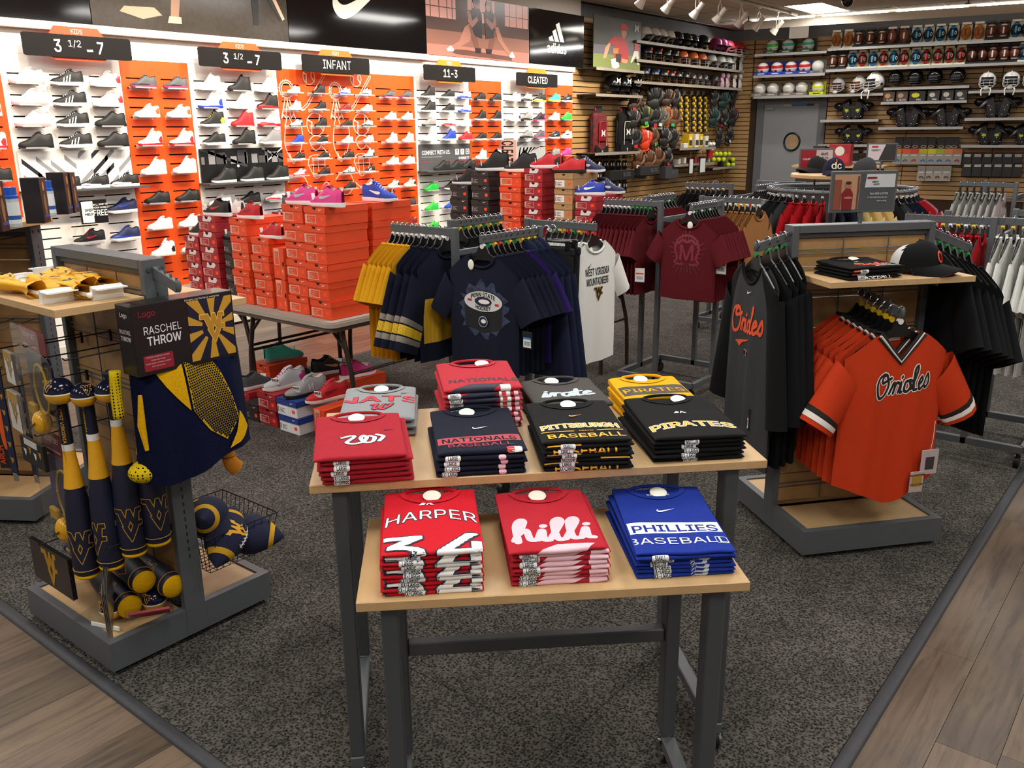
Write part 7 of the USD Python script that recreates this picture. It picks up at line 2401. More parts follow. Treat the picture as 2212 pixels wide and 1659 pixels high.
for rw, items in rows_:
    for (c_, x, y, nm) in items:
        glove(c_, f'{nm} baseball glove in the {rw} glove row', (x, y), RNG.uniform(-.4, .2), s=1.35 if nm == 'large black' else 1.12, ry=RNG.uniform(-.3, .3))
part(wall_left, 'peg_hooks', cat([cyl((WALL_X + .004, y, z), (X - .04, y, z), .004, 5) for y, z, X in HOOKS]), CHROME, False, kind='stuff')


def trainball_build(p):
    part(p, 'net_bag', rbox((0, -.035, -.11), (.085, .06, .2), .02), mat('#1d1d18', .8), 40)
    for k, (x, z) in enumerate(((-.018, -.06), (.02, -.10), (-.016, -.145), (.018, -.185))):
        part(p, 'ball', ellipsoid((x, -.05, z), (.03, .03, .03), 2), mat('#c7a51c', .5))
    part(p, 'header_card', box(-.045, .045, -.008, -.006, -.03, .05), mat('#d8d6cf', .5), False)


TBK = Kind('practice_ball_bag', 'ball bag', trainball_build)
n = 0
for r_, y in enumerate((213, 240, 266)):
    for c_, x in enumerate((1471, 1484, 1500, 1513, 1525)):
        if r_ == 2 and c_ == 0:
            continue
        p = at_x(x, y - 10, -6.74)
        TBK(f'net bag of yellow practice balls, {ORD[r_]} row, {ORD[c_]} from the left', (-6.79, p[1], p[2]), R0, s=1.0)


def sockpack_build(p):
    part(p, 'pack', rbox((0, -.02, -.12), (.14, .03, .24), .006), mat('#22292b', .25), False)
    part(p, 'header', box(-.07, .07, -.038, -.036, -.06, .0), mat('#131314', .4), False)
    part(p, 'tick', prism(tr(swoosh(.05), .01, -.14), .001, 'xz', -.0375), INK_W, False)


SPK = Kind('sock_pack', 'sock pack', sockpack_build)
for r_, y in enumerate((243, 283)):
    for c_, x in enumerate((1603, 1622)):
        p = at_x(x, y, -6.76)
        SPK(f'black packet with white tick, {["upper", "lower"][r_]} row {["left", "right"][c_]}, near the corner', (-6.79, p[1], p[2]), R0, s=1.15)
for i, x in enumerate((1600, 1612, 1624)):
    p = at_x(x, 213, -6.7)
    t_ = Kind('leg_guard', 'shin guard', guard_build('#1d3580', '#1a1a22')) if i == 0 else t_
    t_(f'blue shin guard, {ORD[i]} of three hanging near the corner', (-6.76, p[1], p[2] - .12), R0)

zb1 = side_shelf('short dark shelf of yellow and white ball boxes', (1468, 320), (1546, 317))
zb2 = side_shelf('short dark shelf of baseballs under the yellow boxes', (1456, 354), (1542, 352))


def carton2(c, lab, p, w, d, h, rz, band=None, name='ball_box'):
    t = thing(name, lab, 'box', p, rz)
    part(t, 'carton', rbox((0, 0, h / 2), (w, d, h), .003), mat(c, .45), False)
    if band:
        part(t, 'print', prism(sbox(-w * .42, h * .15, w * .42, h * .55), .001, 'xz', -d / 2 - .0008), mat(band, .45), False)
        part(t, 'picture', cyl((0, -d / 2 - .0016, h * .68), (0, -d / 2, h * .68), min(w, h) * .22, 14), mat('#e8e4d8', .5))
    return t


for i, (x, c_) in enumerate(((1484, '#d8b51c'), (1498, '#e3e0d6'), (1507, '#cfae1d'), (1519, '#d6d3ca'))):
    carton2(c_, f'{["yellow", "white", "mustard", "pale grey"][i]} ball box on the short shelf beside the gloves', on_side(x, zb1 + .001), .12, .12, .2 if i != 3 else .17, R0, '#3c3a34')
carton2('#cfccc4', 'low white tray of balls on the short shelf beside the gloves', on_side(1478, zb1 + .001, off=.03), .14, .06, .07, R0)
for i, x in enumerate((1527, 1534, 1541)):
    tag(stage.GetPrimAtPath(part('/World', 'baseball', ellipsoid(on_side(x, zb1 + .037), (.036, .036, .036), 2), WHITE)), f'white baseball, {ORD[i]} of three beside the ball boxes', 'baseball')
t = thing('ball_bucket', 'red and white round ball tub beside the yellow boxes', 'tub', on_side(1533, zb1 - .18, off=.05), R0)
part(t, 'tub', lathe([(.05, 0), (.06, .13)], 20), mat('#a8262c', .4))
part(t, 'lid', lathe([(.063, .13), (.063, .14), (.0, .142)], 20), WHITE)
for i, x in enumerate((1462, 1474, 1486, 1497, 1507, 1517, 1526, 1534)):
    c_ = ['#b9b3ac', '#c6bfb8', '#7a1f24', '#8b2a2c', '#b5433f', '#7a1f24', '#d8d4cc', '#8b2a2c'][i]
    carton2(c_, f'{["grey", "pale", "maroon", "dark red", "coral", "wine", "white", "crimson"][i]} baseball carton on the lower ball shelf', on_side(x, zb2 + .001), .07, .1, .07 + .02 * (i % 2), R0)
NEON = mat('#c6e01c', .7, 0, 'fabric', 200.0, .1, .1)
sh_ = side_shelf('short shelf rail of neon balls by the corner', (1540, 362), (1594, 359), -6.56)
k = 0
for r_, (y, xs) in enumerate(((333, (1542, 1552, 1561, 1571, 1580)), (345, (1546, 1557, 1568, 1588)), (356, (1578, 1588)))):
    for x in xs:
        p = at_x(x, y, -6.56)
        tag(stage.GetPrimAtPath(part('/World', 'tennis_ball', ellipsoid((-6.60, p[1], p[2]), (.038, .038, .038), 2), NEON)), f'neon yellow ball, {ORD[k]} in the cluster by the corner', 'ball')
        k += 1
for i, x in enumerate((1556, 1566, 1578)):
    carton2(['#1f1f1c', '#8c9a1d', '#23231f'][i], f'{["black", "olive", "dark"][i]} carton under the neon balls', on_side(x, sh_ + .001, -6.56, .16), .08, .08, .1, R0)


def bglove_build(p):
    m = cloth('#161617')
    part(p, 'card', box(-.04, .04, -.006, -.002, -.03, .03), mat('#202022', .5), False)
    for s in (-1, 1):
        part(p, 'glove', cat(rbox((s * .03, -.02, -.10), (.05, .02, .1), .008), *[cyl((s * .03 - .018 + k * .012, -.02, -.15), (s * .03 - .02 + k * .0135, -.02, -.215 + .01 * abs(k - 1.5)), .0055, 6) for k in range(4)]), m)
        part(p, 'white_mark', prism(tr(affinity.scale(ua_mark(.04), .8, 1.3, origin=(0, 0)), s * .03, -.1), .001, 'xz', -.0315), INK_W, False)


BGK = Kind('batting_gloves', 'gloves', bglove_build)
k = 0
for r_, y in enumerate((338, 362, 384)):
    for x in (1283, 1297, 1311, 1325, 1339, 1352):
        p = at_x(x, y, -6.72)
        BGK(f'pair of black and white batting gloves, {ORD[r_]} row, {ORD[k % 6]} from left', (-6.76, p[1], p[2]), R0, s=1.05)
        k += 1
t = thing('wall_poster', 'round black sign behind the gloves', 'sign')
p = at_x(1448, 272, -6.8)
part(t, 'disc', (lambda m: (m[0] + [-6.81, p[1], p[2]], m[1]))(lathe([(.2, 0), (.2, .01)], 32, 'x')), mat('#1b1a1a', .5))
part(t, 'lettering', mv(prism(text('BASEBALL', .035), .001, 'xz', 0), (-6.798, p[1] + .03, p[2] - .05), rz=R0), INK_W, False)
for i, (x, y, w) in enumerate(((1493, 357, 12), (1518, 355, 19))):
    p = at_x(x, y, -6.42)
    t = thing('price_holder', f'{["narrow", "wide"][i]} black framed price sheet below the ball shelf', 'sign', (-6.42, p[1], p[2]), R0)
    part(t, 'frame', box(-w * .0055, w * .0055, 0, .01, -.13, .1), BLACK, False)
    part(t, 'sheet', box(-w * .0045, w * .0045, -.002, -.0002, -.12, .09), mat('#c9cfd2', .5), False)
    part(t, 'hanger', cat(box(-.004, .004, .0102, .02, .08, .2), box(-.004, .004, -.0, .02, .19, .2)), GREY, False)
for i, (x, y, w, c_) in enumerate(((1345, 378, .62, '#1d1d20'), (1405, 368, .55, '#2a2b2e'), (1452, 372, .4, '#3d3f42'))):
    p = at_x(x, y, -6.55)
    t = thing('bat_carton', f'{["long black", "long dark", "short grey"][i]} carton under the gloves', 'box', (-6.6, p[1], p[2]), R0)
    part(t, 'carton', rbox((0, 0, 0), (w, .1, .13 if i < 2 else .18), .003), mat(c_, .4), False)
    part(t, 'lettering', prism(tr(text('ELITE', .05), w * .2, -.02), .001, 'xz', -.051), mat('#55565a', .5), False)
    part(t, 'support', box(-.02, .02, .02, .24, -.12, -.066 if i < 2 else -.091), GREY, False)
# ---------------------------------------------------------------- goods on the back wall
BR0 = BWA                 # rz that makes a thing's front (-y) face the room from the back wall
SILV = mat('#a9abab', .3, .4)


def bw(px, off):
    p = at_plane(*px, BW0 + BWN * off, BWN)
    return (p - BW0) @ BWD, p[2]


def back_shelf(label, a, b, dep=.33):
    (u0, za), (u1, zb) = bw(a, dep), bw(b, dep)
    z = (za + zb) / 2
    t = thing('wall_shelf', label, 'shelf', BW0, BWA)
    part(t, 'shelf_plate', box(u0, u1, -dep, -.006, z - .012, z), DSH, False)
    part(t, 'price_rail', box(u0, u1, -dep - .006, -dep, z - .036, z + .003), SILV, False)
    for u in (u0 + .1, (u0 + u1) / 2, u1 - .1):
        part(t, 'bracket', prism(Polygon([(-dep + .05, z - .0125), (-.006, z - .0125), (-.006, z - .07)]), .004, 'yz', u), DSH, False)
    return z


def on_bw(px, z, off=.17):
    lo, hi = -.5, 7.0
    for _ in range(50):
        m = (lo + hi) / 2
        d = on_back(m, off, z) - CAM
        if 1106 + F_PX * (d @ CAM_R) / (d @ CAM_W) < px:
            lo = m
        else:
            hi = m
    return on_back(lo, off, z)


T1 = back_shelf('long shelf of boxed footballs, highest on the back wall', (1788, 105), (2240, 81.5))
T2 = back_shelf('long shelf of boxed footballs, second on the back wall', (1784, 151.5), (2240, 131.5))
V1 = back_shelf('short shelf of three green and white balls', (1630, 119.5), (1786, 107.5))
V2 = back_shelf('short shelf of volleyball boxes', (1627, 165.5), (1782, 156))
V3 = back_shelf('shelf of white balls and silver helmets', (1628, 208.5), (1908, 201.5))
H1 = back_shelf('shelf of four black football helmets', (1909, 190), (2094, 184.5))
H2 = back_shelf('shelf of small picture boxes under the black helmets', (1903, 221), (2089, 216.5))
WH = back_shelf('shelf of white football helmets at right', (2092, 196.5), (2240, 193))
P1 = back_shelf('upper left shelf of shoulder pads', (1772, 260), (1898, 257))
P2 = back_shelf('lower left shelf of shoulder pads', (1767, 312.5), (1873, 312))
P3 = back_shelf('middle shelf of two large black shoulder pads', (1897, 275.5), (2081, 273.5))
P4 = back_shelf('upper right shelf of shoulder pads', (2084, 255), (2240, 254))
P5 = back_shelf('lower right shelf of shoulder pads', (2076, 313), (2240, 314.5))
FBK = {}


def fb_build(c, st, lace, base, head, mark=None):
    def b(p):
        q = part(p, 'ball', lathe([(max(.004, .07 * (1 - abs(z) ** 1.8) ** .9), .135 + z * .118) for z in np.linspace(-1, 1, 19)], 20), mat(c, .4, 0, 'fabric', 200.0, .15, .1))
        if st:
            for s in (-1, 1):
                e = [(.0708 * (1 - abs(z) ** 1.8) ** .9 + .0006, .135 + s * z * .118) for z in np.linspace(.56, .78 if st != '#e9e9e6' else .72, 5)]
                part(p, 'stripe', lathe(e if s > 0 else e[::-1], 20), mat(st, .45))
        part(p, 'laces', cat(box(-.008, .008, -.074, -.070, .09, .18), *[box(-.013, .013, -.075, -.070, .095 + k * .014, .1 + k * .014) for k in range(6)]), mat(lace, .5), False)
        if mark:
            part(p, 'mark', prism(tr(affinity.scale(Point(0, 0).buffer(.5, 12), .03, .05).difference(affinity.scale(Point(0, 0).buffer(.5, 12), .018, .034)), .042, .135), .003, 'xz', -.066), mat(mark, .5), False)
        part(p, 'box_tray', cat(box(-.074, .074, -.08, .07, .0, .006), box(-.074, .074, -.082, -.08, 0, .03), box(-.074, .074, .068, .07, 0, .25)), mat(base, .5), False)
        part(p, 'header_card', box(-.06, .06, -.012, .0675, .245, .275), mat(head, .5), False)
    return b


FB = dict(o=('#b5682a', '#c9803a', '#3a1f10', '#e8e2d0', '#e9e6dc'), b=('#6e3420', '#e9e9e6', '#f0efec', '#26201e', '#2a2624'), w=('#8a4a36', None, '#e9e9e6', '#26201e', '#dcd9d4'), u=('#1d2a38', '#2f86d8', '#48b8e8', '#efeedd', '#e6e9c8'), r=('#35201e', '#c9282c', '#d8484a', '#efe8c8', '#e8e3b4'), n=('#5a2c20', None, '#e9e9e6', '#1c1a1a', '#2a2224'))
FN_ = dict(o='tan', b='brown white-striped', w='brown and white', u='blue-ended', r='red-ended', n='dark brown')


def fb(code, row_, i, px, z):
    if code not in FBK:
        a = FB[code]
        FBK[code] = Kind('football', 'football', fb_build(*a, mark={'u': '#cfe0e8', 'r': '#e0782a'}.get(code)))
    FBK[code](f'{FN_[code]} boxed football, {ORD[i]} from the left on the {row_} shelf', on_bw(px, z + .001), BR0 + RNG.uniform(-.1, .1), s=1.0)


for i, (c, x) in enumerate(zip('oobbbwwuuuuoobbuuo', (1805, 1831, 1853, 1878, 1903, 1925, 1951, 1978, 2003, 2029, 2056, 2084, 2112, 2138, 2165, 2192, 2214, 2236))):
    fb(c, 'highest', i, x, T1)
for i, (c, x) in enumerate(zip('bbururururrrrnnbbbuu', (1798, 1818, 1840, 1861, 1884, 1906, 1928, 1951, 1976, 1998, 2023, 2048, 2073, 2097, 2120, 2142, 2167, 2189, 2209, 2230))):
    fb(c, 'second', i, x, T2)


def vball_build(box_c, panel, mark):
    def b(p):
        part(p, 'tray', cat(box(-.1, .1, -.1, .08, 0, .006), box(-.1, .1, .078, .08, 0, .2), box(-.1, .1, -.102, -.1, 0, .045)), mat(box_c, .45), False)
        part(p, 'ball', ellipsoid((0, -.01, .105), (.088, .086, .088), 3), mat('#e9e8e4', .4))
        if panel:
            part(p, 'panel', mv(lathe([(.0892 * cos(a), .0892 * sin(a)) for a in np.linspace(-.05, .4, 5)], 26), (0, -.01, .115), rx=.2), mat(panel, .45))
            part(p, 'lower_panel', drape(Polygon([(-.025, -.085), (.025, -.085), (.018, -.03), (-.012, -.03)]), lambda x, z: np.stack([x, -.01 - np.sqrt(np.clip(.0895 ** 2 - x ** 2 - z ** 2, 0, 1)), z + .105], -1), .02), mat(panel, .45), True)
        part(p, 'mark', prism(tr(sbox(-.05, -.006, .05, .008), 0, .022), .001, 'xz', -.1035), mat(mark, .5), False)
    return b


VB = Kind('volleyball_box', 'volleyball', vball_build('#2743b0', '#c9222c', '#d8dcea'))
for i, x in enumerate((1648, 1678, 1708, 1738)):
    VB(f'red and white volleyball in blue box, {ORD[i]} from the left', on_bw(x, V2 + .001), BR0 - .05, s=1.08)
PB = Kind('boxed_ball', 'ball', vball_build('#8a8480', None, '#2d5f9a'))
PB('white ball in grey box beside the blue volleyball boxes', on_bw(1766, V2 + .001), BR0 - .05, s=1.08)
SBX = Kind('boxed_ball', 'ball', vball_build('#77706a', '#d8d4cc', '#c9c6c0'))
for i, x in enumerate((1641, 1669, 1703, 1731)):
    SBX(f'white ball in open grey box, {ORD[i]} from left over the door', on_bw(x, V3 + .001), BR0 - .05, s=1.08)
t = Kind('boxed_ball', 'ball', vball_build('#c6cf1c', '#d8e02a', '#3a3a1c'))
t('neon yellow boxed ball over the door', on_bw(1766, V3 + .001), BR0, s=1.08)
GB = Kind('boxed_ball', 'ball', vball_build('#2b2f2c', '#4fc94a', '#7fc97a'))
TB = Kind('boxed_ball', 'ball', vball_build('#2f3a33', '#3fb8a8', '#9fdc8a'))
GB('white and green ball in black box on the top left shelf', on_bw(1668, V1 + .001), BR0 - .1, s=1.1)
TB('white and teal ball under the white sign', on_bw(1702, V1 + .001), BR0 - .1, s=1.1)
TB('white and teal ball right of the white sign', on_bw(1745, V1 + .001), BR0 - .1, s=1.1)
u0, zz = bw((1726, 67), .34)
t = thing('blank_sign', 'blank white rounded sign above the green and white balls', 'sign', on_back(u0, .34, zz), BR0)
part(t, 'board', prism(rrect(.30, .21, .02), .008, 'xz', 0), mat('#eceae6', .5), False)
part(t, 'stem', box(-.01, .01, .008, .33, -.01, .01), GREY, False)
part(t, 'base', box(-.012, .012, .32, .336, -.14, .0), GREY, False)


def fhelm_build(c, mask, straps, inner='#2a2a2c', gloss=.2):
    def b(p):
        s = trimesh.creation.icosphere(4)
        v, f = np.array(s.vertices), np.array(s.faces)
        c_ = v[f].mean(1)
        keep = ~((c_[:, 1] < -.42) & (c_[:, 2] < .30) & (np.abs(c_[:, 0]) < .72)) & (c_[:, 2] > -.72)
        v2 = v * [.098, .12, .108] + [0, 0, .10]
        part(p, 'shell', (v2, f[keep]), mat(c, gloss), True)
        part(p, 'padding', (v * [.09, .108, .098] + [0, .004, .10], f[(c_[:, 2] > -.6)][:, ::-1]), mat(inner, .8), True)
        part(p, 'ridge', tube(spline([(0, -.108, .15), (0, -.06, .2), (0, .02, .212), (0, .09, .17)], 5), .008, 8), mat(c, gloss))
        bars = [tube(spline([(-.092, -.05, z1), (-.07, -.13, z2), (0, -.155, z2), (.07, -.13, z2), (.092, -.05, z1)], 5), .0045, 6) for z1, z2 in ((.105, .095), (.075, .06), (.045, .028))]
        bars += [tube([(x, -.152 + abs(x) * .2, .098), (x, -.152 + abs(x) * .2, .026)], .004, 6) for x in (-.035, .035)]
        part(p, 'face_mask', cat(bars), mat(mask, .3, .3))
        for q in (-1, 1):
            part(p, 'ear_hole', cyl((q * .092, 0, .075), (q * .101, 0, .075), .016, 12), BLACK_M)
        if straps:
            part(p, 'chin_strap', cat(ellipsoid((0, -.13, .0), (.035, .02, .025), 2), *[tube(spline([(q * .095, -.03, .06), (q * .07, -.1, .015), (q * .03, -.13, .0)], 4), .005, 6) for q in (-1, 1)], *[tube(spline([(q * .04, -.135, .0), (q * .055, -.15, -.03), (q * .045, -.15, -.09)], 4), [.008] * 9, 6) for q in (-1, 1) if straps == 2]), WHITE)
    return b


FH = lambda *a, **k: Kind('football_helmet', 'helmet', fhelm_build(*a, **k))
FH('#9d9fa3', '#c9cbce', 1, '#5a1f18')('silver football helmet facing forward above the door', on_bw(1810, V3 + .035, .2), BR0 - .15, s=1.05)
FH('#b9b8b4', '#d0d0d0', 1, '#7a3a20')('silver football helmet with brown lining beside the white one', on_bw(1855, V3 + .035, .2), BR0 - .5, s=1.1)
FH('#e8e7e3', '#dcdcda', 2)('white football helmet with dangling straps on the ball shelf', on_bw(1889, V3 + .04, .22), BR0 - .6, s=1.3)
kb = FH('#141416', '#2b2b2e', 0, gloss=.12)
for i, x in enumerate((1933, 1976, 2018, 2067)):
    kb(f'glossy black football helmet, {ORD[i]} of four on its shelf', on_bw(x, H1 + .03, .2), BR0 - .1 - .06 * i, s=1.1)
kw = FH('#dededb', '#b9babc', 2)
for i, x in enumerate((2131, 2182, 2226)):
    kw(f'white football helmet, {ORD[i]} from left on the right helmet shelf', on_bw(x, WH + .035, .2), BR0, s=1.15)
for i, x in enumerate((1920, 1948, 1981, 2016, 2046, 2075)):
    t = thing('picture_box', f'small {["tan and violet", "tan and blue", "black and yellow", "grey", "silver-grey", "dark grey"][i]} picture box, {ORD[i]} on its shelf', 'box', on_bw(x, H2 + .001, .26), BR0)
    w = .16 if i != 2 else .22
    part(t, 'carton', rbox((0, 0, .075), (w, .1, .15), .002), mat(['#4a3c34', '#4a3c40', '#1d1e1c', '#2c2b2b', '#2c2b2b', '#2e2d2d'][i], .4), False)
    part(t, 'picture', cat(prism(tr(affinity.scale(Point(0, 0).buffer(.5), w * .5, .07), -w * .12, .09), .001, 'xz', -.051)), mat(['#b98a5a', '#b08a62', '#c9c61c', '#b9b5b0', '#b9b5b0', '#b5b1ac'][i], .5), False)
    part(t, 'lettering', prism(tr(text('BLITZ' if i < 2 else 'PRO', .022), w * .1, .015), .001, 'xz', -.051), mat('#e0ddd6', .5), False)


def pads_build(neon, size):
    def b(p):
        K = mat('#111113', .22)
        for s in (-1, 1):
            v = []
            for j in range(8):
                for i in range(10):
                    a = (i / 9) * PI * .95 - .1
                    x = s * (.05 + .15 * j / 7)
                    r_ = .10 - .02 * (j / 7) ** 2
                    v.append((x, -r_ * cos(a) * 1.05, .2 + r_ * sin(a) * .75 - .10 * (j / 7) ** 2))
            v = np.array(v)
            part(p, 'shoulder_arch', cat((v, grid_faces(8, 10)), (v - [0, 0, .008], grid_faces(8, 10)[:, ::-1])), K, 40)
            part(p, 'shoulder_cap', (lambda m: m)(ellipsoid((s * .185, -.005, .18), (.075, .085, .05), 2)), K)
            part(p, 'chest_plate', prism(Polygon([(s * .012, .0), (s * .1, .02), (s * .125, .17), (s * .06, .23), (s * .03, .14)]), .016, 'xz', -.115), K, False)
            part(p, 'chest_badge', prism(tr(affinity.scale(Point(0, 0).buffer(.5), .05, .035), s * .07, .12), .002, 'xz', -.1165), mat('#a9bd2a' if neon else '#2b2b2e', .4), False)
            part(p, 'rivet', cat([ellipsoid((s * (.05 + .022 * k), -.117, .04 + .05 * (k % 3)), (.005, .003, .005), 1) for k in range(4)]), WHITE_G)
        part(p, 'body_pad', rbox((0, -.02, .1), (.26, .14, .19), .03), mat('#17171a', .7), 40)
    return b


PN, PL_ = Kind('shoulder_pads', 'shoulder pads', pads_build(True, 1)), Kind('shoulder_pads', 'shoulder pads', pads_build(False, 1))
PN('black and lime shoulder pads on the upper left pad shelf', on_bw(1842, P1 + .001, .18), BR0, s=1.15)
PN('black and lime shoulder pads on the lower left pad shelf', on_bw(1841, P2 + .001, .18), BR0 + .15, s=1.1)
PL_('large black shoulder pads at left of the middle pad shelf', on_bw(1960, P3 + .001, .18), BR0, s=1.25)
PL_('large black shoulder pads at right of the middle pad shelf', on_bw(2046, P3 + .001, .18), BR0, s=1.2)
PL_('glossy black shoulder pads on the upper right pad shelf', on_bw(2153, P4 + .001, .18), BR0, s=1.25)
PN('black and lime shoulder pads on the lower right pad shelf', on_bw(2137, P5 + .001, .18), BR0, s=1.2)
PN('black and lime shoulder pads cut by the right edge', on_bw(2216, P5 + .001, .18), BR0, s=1.1)


def guardpack(c, c2):
    def b(p):
        part(p, 'shell', box(-.05, .05, -.025, .0, -.19, 0), mat('#a8a59e', .25), False)
        part(p, 'header', box(-.05, .05, -.027, -.0255, -.06, .0), mat(c, .45), False)
        part(p, 'mouthguard', tube([(.022 * cos(a), -.03, -.15 + .02 * sin(a)) for a in np.linspace(0, PI, 9)], .008, 8), mat(c2, .35))
        part(p, 'lettering', box(-.035, .03, -.0275, -.0256, -.085, -.075), WHITE, False)
    return b


cols_ = [('#d8862a', '#3b7fd0'), ('#e05a28', '#7a7f86'), ('#d8442c', '#c0504a'), ('#c9b52a', '#3b8fe0'), ('#e0d02a', '#4a94e0'), ('#a9b53a', '#2f7fd8'), ('#d88a4a', '#4a84d8'), ('#c9744a', '#b84a7a')]
names = ['amber', 'orange', 'red', 'mustard', 'bright yellow', 'olive', 'peach', 'rust']
for i, x in enumerate((1941, 1958, 1977, 1996, 2014, 2032, 2051, 2070)):
    u_, z_ = bw((x, 321), .12)
    Kind('mouthguard_pack', 'mouthguard pack', guardpack(*cols_[i]))(f'{names[i]} topped mouthguard pack, {ORD[i]} from the left on the back wall', on_back(u_, .12, z_), BR0, s=1.25)
cp = Kind('mouthguard_pack', 'mouthguard pack', guardpack('#8c8a86', '#7a4a38'))
for i, x in enumerate((1993, 2009, 2028, 2047)):
    u_, z_ = bw((x, 358), .12)
    cp(f'clear mouthguard pack, {ORD[i]} from left under the coloured ones', on_back(u_, .12, z_), BR0, s=1.2)


def smallpack(p):
    part(p, 'card', box(-.05, .05, -.03, .0, -.16, 0), mat('#1c1b1c', .5), False)
    part(p, 'item', tube([(.03 * cos(a), -.035, -.125 + .014 * sin(a)) for a in np.arange(12) * PI / 6], .006, 6, True), mat('#b9a59a', .4))


SK_ = Kind('accessory_pack', 'packet', smallpack)
for i, x in enumerate((1944, 1962, 1980, 1998, 2014, 2036, 2052, 2064)):
    u_, z_ = bw((x, 296), .1)
    SK_(f'small black accessory packet, {ORD[i]} from left above the mouthguards', on_back(u_, .1, z_), BR0, s=1.15)
BH_ = Kind('hanging_card', 'packet', lambda p: (part(p, 'card', rbox((0, 0, -.1), (.13, .02, .2), .003), mat('#2a2624', .5), False), part(p, 'label', box(-.04, .05, -.012, -.0105, -.06, -.02), mat('#c9c5c0', .5), False)))
n = 0
for r_, y in enumerate((322, 345)):
    for x in (1802, 1825, 1848, 1872, 1895):
        u_, z_ = bw((x, y), .1)
        BH_(f'dark packet hanging right of the door, {ORD[r_]} row, {ORD[n % 5]} from left', on_back(u_, .1, z_), BR0)
        n += 1
for r_, y in enumerate((330, 352)):
    for i, x in enumerate((2090, 2112, 2134, 2156, 2178, 2200)):
        u_, z_ = bw((x, y), .1)
        BH_(f'dark packet hanging under the right pads, {ORD[r_]} row, {ORD[i]} from left', on_back(u_, .1, z_), BR0)
# ---------------------------------------------------------------- fixtures in the middle distance
RC = np.array([-2.25, 6.75, 0.0])
t = thing('round_rack', 'round grey clothes rack ringed with red, grey and navy T-shirts', 'clothes rack', RC)
part(t, 'ring_rail', tube([(.52 * cos(a), .52 * sin(a), 1.19) for a in np.arange(40) * PI / 20], .016, 8, True), GREY)
part(t, 'post', cyl((0, 0, .05), (0, 0, 1.27), .025, 12), GREY)
part(t, 'foot', cat(*[bar_((0, 0, .07), (.4 * cos(a), .4 * sin(a), .07), .04, .03) for a in (0, PI / 2, PI, 1.5 * PI)]), GREY, False)
part(t, 'spoke', cat(*[bar_((0, 0, 1.19), (.52 * cos(a), .52 * sin(a), 1.19), .02, .014) for a in (0, PI / 2, PI, 1.5 * PI)]), GREY, False)
part(t, 'tabletop', lathe([(.36, 1.27), (.365, 1.275), (.365, 1.295), (.36, 1.30)], 40), MAPLE)
ringc = {'red': '#b0141f', 'black': '#1a1b1e', 'grey': '#8f9699', 'navy': '#151a30', 'cream': '#d3b877', 'dark grey': '#3a3d40'}
rk = {k: tee('hanging_t_shirt', cloth(v), '#d8d8d8', W=.16, L=.46, sl=.13, T=.012, folds=.005, seed=61, ang=66) for k, v in ringc.items()}
seq = ['red', 'grey', 'grey', 'black', 'black', 'dark grey', 'red', 'red', 'red', 'red', 'navy', 'navy', 'navy', 'cream', 'cream', 'cream', 'black', 'dark grey', 'navy', 'navy', 'red', 'red', 'grey', 'red', 'navy', 'black']
for i, c in enumerate(seq):
    a = PI + .55 + i * .125
    rk[c](f'{c} T-shirt on the round rack, {ORD[i]} counting from its left side', RC + [.52 * cos(a), .52 * sin(a), 1.203], a + .1)
Kind('baseball_cap', 'cap', cap_build(cloth('#1b1e33'), cloth('#1b1e33'), cloth('#1b1e33'), [(tr(text('dc', .045), 0, .045), mat('#d9d3a8', .6)), (tr(sbox(-.004, 0, .004, .02), 0, .09), INK_R)]))('navy cap with pale lettering on the round table', RC + [.02, -.24, 1.302], .55, s=1.0)
Kind('baseball_cap', 'cap', cap_build(cloth('#3a3b3e'), cloth('#3a3b3e'), cloth('#3a3b3e'), []))('dark grey cap right of the navy one on the round table', RC + [.20, -.12, 1.302], 1.0)
Kind('baseball_cap', 'cap', cap_build(cloth('#1b1c1e'), cloth('#1b1c1e'), cloth('#1b1c1e'), []))('black cap left of the navy one on the round table', RC + [-.2, .05, 1.302], -.6)


def card_sign(label, px, p0, rz, foot, build, depth=.012, fr=.012):
    """A framed printed card on a stem. px: corners left-top and right-bottom; it stands in the upright plane through p0."""
    n_ = np.array([sin(rz), -cos(rz), 0])
    e_ = np.array([cos(rz), sin(rz), 0])
    a, b = at_plane(*px[0], p0, n_), at_plane(*px[1], p0, n_)
    w, h = (b - a) @ e_, a[2] - b[2]
    c = (a + b) / 2
    t = thing('card_sign', label, 'sign', c, rz)
    part(t, 'frame', rbox((0, 0, 0), (w, depth, h), .002), GREY, False)
    part(t, 'stem', cyl((0, 0, -h / 2), (0, 0, foot - c[2]), .008, 8), GREY)
    for k, (g, m) in enumerate(build(w - 2 * fr, h - 2 * fr)):
        part(t, 'print', prism(g.buffer(0), .0006, 'xz', -depth / 2 - .0008 - .0006 * k), mat(m, .4), False)


